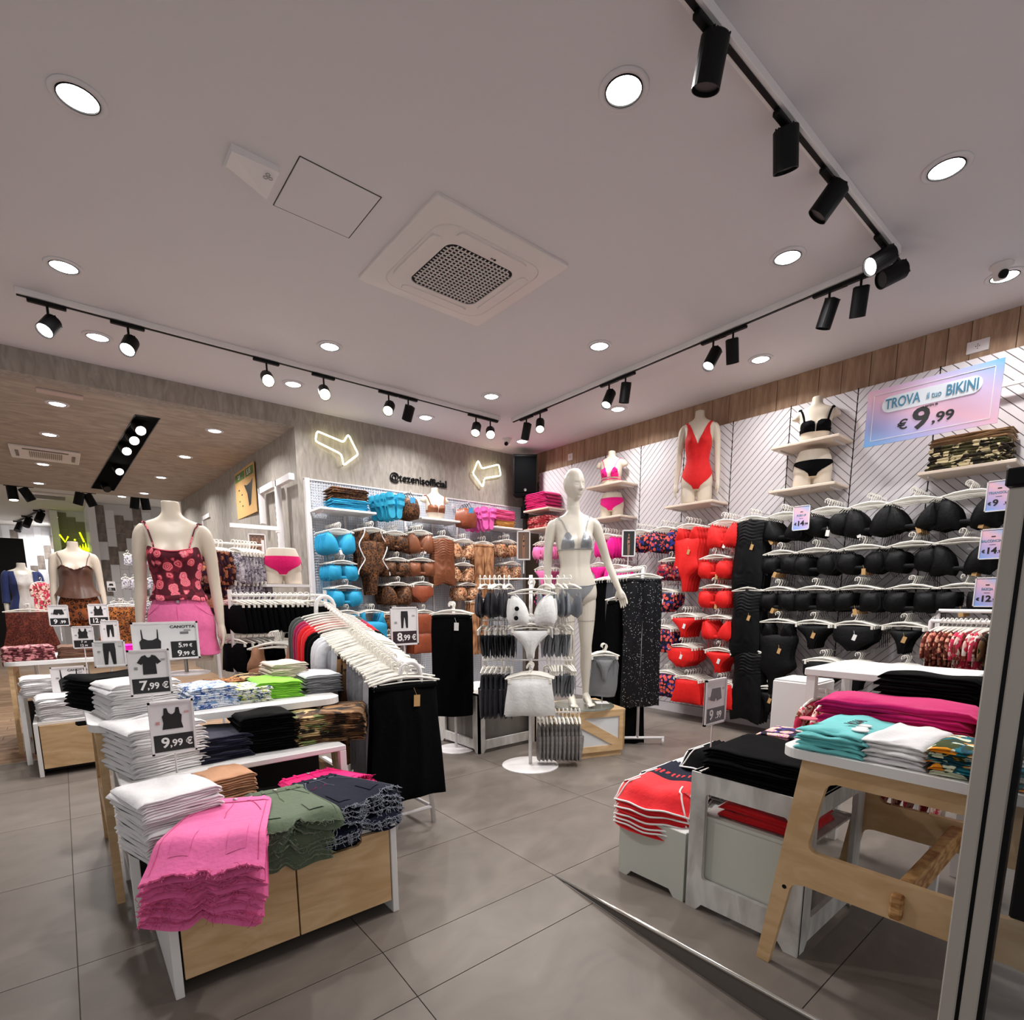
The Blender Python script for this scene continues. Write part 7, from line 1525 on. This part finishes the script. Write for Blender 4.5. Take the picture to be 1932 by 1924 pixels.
# ================================================================ SIGNS
M_card=mat('sign_card_white',(226,224,224),.5); M_ink=mat('sign_ink_black',(16,15,17),.5); M_inkg=mat('sign_ink_grey',(110,110,112),.6); M_wink=mat('sign_white_lettering',(238,236,234),.5); M_aub=mat('aubergine_block',(42,22,34),.5); M_pinkink=mat('sign_ink_coral',(214,120,120),.6)
def picto(kind):
    if kind=='tank': return [(-.30,.5),(-.18,.5),(-.13,.28),(-.04,.2),(.04,.2),(.13,.28),(.18,.5),(.30,.5),(.33,.2),(.40,.12),(.36,-.2),(.42,-.5),(-.42,-.5),(-.36,-.2),(-.40,.12),(-.33,.2)]
    if kind=='tshirt': return [(-.14,.5),(-.08,.40),(0,.36),(.08,.40),(.14,.5),(.30,.44),(.52,.12),(.34,.0),(.28,.08),(.30,-.5),(-.30,-.5),(-.28,.08),(-.34,.0),(-.52,.12),(-.30,.44)]
    if kind=='cami': return [(-.30,.5),(-.27,.5),(-.24,.14),(-.08,.06),(.08,.06),(.24,.14),(.27,.5),(.30,.5),(.30,.10),(.38,0),(.34,-.5),(-.34,-.5),(-.38,0),(-.30,.10)]
    if kind=='leggings': return [(-.22,.5),(.22,.5),(.24,.2),(.22,-.5),(.10,-.5),(.02,.12),(-.02,.12),(-.10,-.5),(-.22,-.5),(-.24,.2)]
    return [(-.36,.28),(.36,.28),(.50,-.26),(.10,-.34),(0,-.14),(-.10,-.34),(-.50,-.26)]
def price_sign(pos,w,h,rz,label,kind,prices,block=M_ink,pole=None,wide=False,title=None,grey=False,rows=1,extra=None):
    t=empty('price_sign',pos,rz,label,'price sign'); f=.035*min(w,h)+.002
    m=MB(); m.box((0,.0,0),(w,.006,h),bev=.001); m.build('backing_card',M_card,t)
    m=MB()
    for s in (-1,1): m.box((s*(w/2-f/2),-.002,0),(f,.012,h)); m.box((0,-.002,s*(h/2-f/2)),(w,.012,f))
    m.build('frame',M_white,t)
    if wide: bx0,bx1,bz0,bz1=w*.06,w*.46,-h*.45,-h*.02
    else: bx0,bx1,bz0,bz1=-w*.44,w*.44,-h*.45,-h*.13
    m=MB(); m.box(((bx0+bx1)/2,-.0037,(bz0+bz1)/2),(bx1-bx0,.001,bz1-bz0))
    if prices: m.build('price_block',block if not grey else mat('grey_block',(92,94,98),.5),t)
    pw=w*.42 if wide else w*.46; ph=h*.62 if wide else h*.52; pcx=-w*.24 if wide else 0; pcz=0 if wide else h*.17
    if not prices: pcz=0; ph=h*.8; pw=w*.7
    s=min(pw*1.2,ph); m=MB(); P=picto(kind); m.prism([(pcx+x*s,pcz+z*s) for x,z in P],.001,o=(0,-.0046,0)); m.build('garment_drawing',M_ink if not grey else M_inkg,t)
    for r_,pt in enumerate(prices):
        big,small=pt; bh=(bz1-bz0)/len(prices); cz=bz1-bh*(r_+.5); fs=min(bh*.95,(bx1-bx0)*.40)*(1.0 if len(prices)==1 or r_==1 else .8)
        cxx=(bx0+bx1)/2
        text(big,fs*1.05,M_wink,t,(cxx-fs*.55*(1 if len(big)==1 else 1.0),-.0046,cz),bold=.022,sx=1.05 if len(big)==1 else .85)
        text(small,fs*.72,M_wink,t,(cxx+fs*.45,-.0046,cz-fs*.07),bold=.022,sx=.95)
    if title: text(title,h*.10,M_ink,t,(w*.26,-.0046,h*.36),bold=.02,sx=1.2)
    m=MB()
    for k in range(3): m.box((-w*.32+.0,-.0046,h*.12-k*h*.022) if not wide else (-w*.42,-.0046,-h*.2-k*h*.03),(w*.09,.001,h*.009))
    for k in range(2): m.box((w*.33,-.0046,h*.28-k*h*.025),(w*.11,.001,h*.008))
    if wide: m.box((w*.28,-.0046,h*.20),(w*.13,.001,h*.06))
    m.build('small_print',M_inkg if not extra else extra,t)
    if pole: m=MB(); m.cyl((0,.008,-h/2),(0,.008,-h/2-pole),.004 if pole<.6 else .006,n=6); m.build('pole',M_white,t)
    return t
def psign(px,py,wp,hp,Y,label,kind,prices,pole,rz=0,**k):
    c=oy(px,py,Y); w=oy(px+wp/2,py,Y).x-oy(px-wp/2,py,Y).x; h=oy(px,py-hp/2,Y).z-oy(px,py+hp/2,Y).z
    return price_sign(tuple(c),w,h,rz,label,kind,prices,pole=pole,**k)
psign(326,1371,86,99,2.27,'framed sign with black tank top and 9,99 price, nearest at the left','tank',[('9',',99 €')],.14,extra=M_pinkink)
psign(283,1268,80,86,2.60,'framed sign with black T-shirt drawing and 7,99 price','tshirt',[('7',',99 €')],.14)
psign(314,1209,126,72,3.02,'wide framed CANOTTA sign with strappy top and two prices','cami',[('5',',99 €'),('9',',99 €')],.26,wide=True,title='CANOTTA')
psign(207,1233,62,50,3.30,'transparent-looking framed sign with dark leggings drawing','leggings',[],.10)
psign(131,1283,68,52,5.10,'framed sign with lace camisole on the far bench','cami',[],.12,title='CANOTTA')
psign(111,1161,39,40,5.64,'small 9,99 sign with shorts drawing at the far left','shorts',[('9','.99')],.12); psign(186,1159,39,40,5.75,'small 12,99 sign with vest drawing beside the brown mannequin','tank',[('12','.99')],.14)
psign(157,1202,42,42,5.35,'framed sign with vest and double price 7,99 and 12,99','tank',[('7','.99'),('12','.99')],.2); psign(208,1190,34,40,5.5,'narrow framed sign with trousers drawing behind the leggings sign','leggings',[],.2)
psign(763,1181,51,72,3.25,'framed sign with black leggings and 8,99 on an aubergine block','leggings',[('8',',99 €')],.9,block=M_aub)
psign(1349,1323,38,84,1.24,'grey framed sign with shorts drawing and 9,99 on a slim pole','shorts',[('9','.99')],.16,grey=True)
psign(210,1106,16,19,9.0,'tiny 12 euro sign on the patterned column','shorts',[('12','.')],None)
# wall signs of the black swimwear
M_grad=gradmat('sign_gradient',[(0,(130,165,226)),(.35,(196,176,222)),(.7,(240,190,205)),(1,(150,190,232))],(.6,0,1),.22)
def grad_sign(py_,pz,label,title,big,small,w=.125,h=.185):
    t=empty('price_sign',(4.50,py_,pz),-PI/2,label,'price sign'); m=MB(); m.box((0,0,0),(w,.006,h)); m.build('backing_card',M_grad,t); f=.006; m=MB()
    for s in (-1,1): m.box((s*(w/2-f/2),-.002,0),(f,.012,h)); m.box((0,-.002,s*(h/2-f/2)),(w,.012,f))
    m.build('frame',M_white,t); text(title,.022,mat('steel_blue_ink',(70,130,160),.5),t,(0,-.0042,.018),bold=.02,sx=.8); text('€',.026,M_ink,t,(-w*.32,-.0042,-.045),bold=.03); text(big,.052,M_ink,t,(-w*.10 if len(big)==1 else -w*.02,-.0042,-.042),bold=.035,sx=1.05); text(small,.022,M_ink,t,(w*.32,-.0042,-.048),bold=.03)
    m=MB(); m.box((0,-.0042,.045),(.02,.001,.006)); m.box((0,-.0042,-.004),(.03,.001,.002)); m.build('small_drawing',M_ink,t); m=MB(); m.cyl((0,.004,.02),(0,.10,.02),.003,n=5); m.build('clip_arm',M_white,t)
p=ox(1512,977,4.5); grad_sign(p.y,p.z,'small gradient sign reading PUSH UP 14,99 among the black tops','PUSH UP','14',',99')
p=ox(1885,935,4.5); grad_sign(p.y,p.z,'gradient sign reading TRIANGOLO 9,99 by the door frame, topmost','TRIANGOLO','9',',99'); p=ox(1873,1026,4.5); grad_sign(p.y,p.z,'gradient sign reading BALCONCINO 14,99 by the door frame, middle','BALCONCINO','14',',99'); p=ox(1862,1117,4.5); grad_sign(p.y,p.z,'gradient sign reading FASCIA 12,99 by the door frame, lowest','FASCIA','12',',99')
# large bikini poster
M_post=gradmat('poster_gradient',[(0,(110,165,220)),(.22,(170,170,222)),(.48,(236,186,206)),(.75,(214,190,226)),(1,(104,160,206))],(.45,0,1),.66)
t=empty('hanging_poster',(4.55,1.163,2.447),-PI/2,'large pink and blue poster reading TROVA il tuo BIKINI from 9,99 euro','poster'); w,h=.725,.372
m=MB(); m.box((0,0,0),(w,.006,h)); m.build('printed_board',M_post,t)
m=MB(); f=.003
for s in (-1,1): m.box((s*(w/2-.04),-.0036,0),(f,.001,h-.07)); m.box((0,-.0036,s*(h/2-.035)),(w-.08,.001,f))
m.build('printed_border',M_wink,t)
m=MB(); P=_rrect(.27,.052,.051,8); m.prism([(x,z+.070) for x,z in P][::-1],.0012,o=(0,-.0048,0)); m.build('white_pill',mat('poster_white',(226,232,240),.5),t)
M_sb=mat('steel_blue_ink',(1,1,1)); text('TROVA',.092,M_sb,t,(-.150,-.0058,.070),bold=.018,sx=.66); text('il tuo',.058,M_sb,t,(.025,-.0058,.066),bold=.006,sx=.66); text('BIKINI',.092,M_sb,t,(.170,-.0058,.070),bold=.018,sx=.66)
text('a partire da',.022,M_ink,t,(.01,-.0042,.006),bold=.02,sx=.8); text('€',.085,M_ink,t,(-.135,-.0042,-.085),bold=.02,sx=1.1); text('9',.185,M_ink,t,(-.035,-.0042,-.070),bold=.028,sx=1.1); text(',99',.085,M_ink,t,(.085,-.0042,-.082),bold=.025,sx=1.15)
for s in (-.30,.26): m=MB(); m.tube([(s,.38,.16),(s,.006,.16),(s,.003,.13)],.004,6); m.build('hanging_arm',M_white,t)
for i,(y,z,wd) in enumerate(((.72,2.60,.5),(.75,2.48,.4))):
    pass
m=MB(); m.box((4.86,.60,2.56),(.02,.9,.022)); tag(m.build('cross_bar',M_white),'white cross bar on the panels behind the big poster','rail')
# framed photographs on stands: dark print with figures in outline
def photo_sign(px,py,wp,hp,D,label,nf,rz,bg,pole):
    c=dep(px,py,D); w=wp*D/FPX*.98; h=hp*D/FPX*.98; t=empty('photo_sign',c,rz,label,'photo sign'); m=MB(); m.box((0,0,0),(w,.006,h)); m.build('print',mat('print_'+label[:6],bg,.5),t)
    m=MB(); f=.010
    for s in (-1,1): m.box((s*(w/2-f/2),-.002,0),(f,.012,h)); m.box((0,-.002,s*(h/2-f/2)),(w,.012,f))
    m.build('frame',M_white,t); m=MB(); mh=MB(); ms=MB()
    for k in range(nf):
        x=(k-(nf-1)/2)*w*.24; H_=h*.82; z0=-h*.44
        def el(cx,cz,a,b_,M_,n=14,y=-.0040): M_.prism([(cx+a*math.cos(q),cz+b_*math.sin(q)) for q in [2*PI*j/n for j in range(n)]],.0008,o=(0,y,0))
        for s in (-1,1): m.prism([(x+s*w*.02,z0+H_*.5),(x+s*w*.085,z0+H_*.5),(x+s*w*.06,z0),(x+s*w*.02,z0)][::s],.0008,o=(0,-.0040,0))
        el(x,z0+H_*.66,w*.075,H_*.19,m); el(x,z0+H_*.92,w*.036,H_*.065,m,y=-.0044); m.prism([(x-w*.08,z0+H_*.80),(x-w*.11,z0+H_*.5),(x-w*.085,z0+H_*.5),(x-w*.05,z0+H_*.8)],.0008,o=(0,-.0042,0)); el(x,z0+H_*.95,w*.046,H_*.07,mh,y=-.0042); ms.prism([(x-w*.075,z0+H_*.54),(x+w*.075,z0+H_*.54),(x,z0+H_*.44)],.0008,o=(0,-.0050,0)); ms.prism([(x-w*.07,z0+H_*.76),(x+w*.07,z0+H_*.76),(x+w*.06,z0+H_*.68),(x-w*.06,z0+H_*.68)],.0008,o=(0,-.0050,0))
    m.build('printed_figures',mat('print_skin',(176,124,96),.6),t); mh.build('printed_hair',M_ink,t); ms.build('printed_swimwear',mat('print_swim',(60,44,40),.6),t)
    if pole: m=MB(); m.cyl((0,.008,-h/2),(0,.008,-h/2-pole),.005,n=6); m.build('pole',M_white,t)
    return t
photo_sign(988,1029,26,55,4.05,'framed swimwear photograph with one figure, left of the mannequin arm',1,math.radians(-42),(118,92,78),.10); photo_sign(1186,1025,26,50,4.5,'dark framed swimwear photograph above the right rack',1,math.radians(-38),(28,32,34),.22); photo_sign(486,1033,31,52,4.45,'framed photograph of three figures beside the grey print pieces',3,math.radians(-14),(84,84,86),.22)
# kraft posters and shelf frames on the side wall of the next room
M_kraft=mat('kraft_board',(206,164,104),.8); M_grn=mat('green_header',(96,124,66),.7)
def kraft(pts,label,txt):
    c=sum((ox(x,y,1.90) for x,y in pts),Vector())/4; P=[ox(x,y,1.90)-c for x,y in pts]; w=abs(P[0].y-P[1].y); h=abs(P[0].z-P[3].z)
    t=empty('kraft_poster',c,-PI/2,label,'poster'); m=MB(); m.box((0,0,0),(w,.012,h)); m.build('board',M_kraft,t); m=MB(); m.box((-w*.22,-.0068,h*.37),(w*.50,.001,h*.17)); m.box((w*.28,-.0068,h*.37),(w*.40,.001,h*.17)); m.build('green_header',M_grn,t)
    text(txt[0],h*.11,M_wink,t,(-w*.26,-.0078,h*.37),bold=.02,sx=1.3); text(txt[1],h*.14,M_wink,t,(w*.25,-.0078,h*.37),bold=.02,sx=1.3)
    m=MB(); m.prism([(-w*.02,h*.16),(w*.10,h*.12),(w*.30,h*.14),(w*.42,h*.20),(w*.40,h*.10),(w*.26,-h*.30),(w*.17,-h*.33),(w*.12,-h*.05)][::-1],.001,o=(0,-.0072,0))
    for k in range(4): m.box((-w*.3+(k%2)*w*.14,-.0068,h*.10-k*h*.12),(w*.05,.001,h*.03))
    m.build('printed_briefs',M_ink,t); return t
kraft([(440,898),(475,880),(490,955),(452,980)],'kraft poster with green header and black briefs on the side wall',('3,9','5,15')); kraft([(348,945),(370,942),(377,990),(356,998)],'farther kraft poster on the side wall behind the big mannequin',('2','79'))
def lframe(px,ytop,ybot,w,label):
    a=ox(px,ytop,1.86); b2=ox(px,ybot,1.86); t=empty('slotted_frame',(1.86,a.y,(a.z+b2.z)/2),0,label,'wall upright'); h=a.z-b2.z; m=MB(); m.box((0,0,0),(.05,.06,h)); m.box((0,-w/2,h/2-.03),(.05,w,.06)); m.build('angle_frame',M_white,t); m=MB(); z=-h/2+.05
    while z<h/2-.1: m.box((-.026,.031,z),(.004,.006,.03)); z+=.06
    m.build('slots',M_inkg,t)
lframe(523,907,1036,.45,'tall white slotted upright with top arm beside the hip form'); lframe(492,922,990,.5,'second white slotted upright on the side wall'); lframe(384,975,1005,.5,'third small white upright by the mannequin neck')
m=MB(); a=ox(524,1000,1.80); m.box((0,0,0),(.03,.05,.05)); m.box((-.25,-.12,0),(.45,.03,.04)); tag(m.build('bracket_arm',M_white,loc=a),'white bracket arm reaching from the slotted upright','bracket')
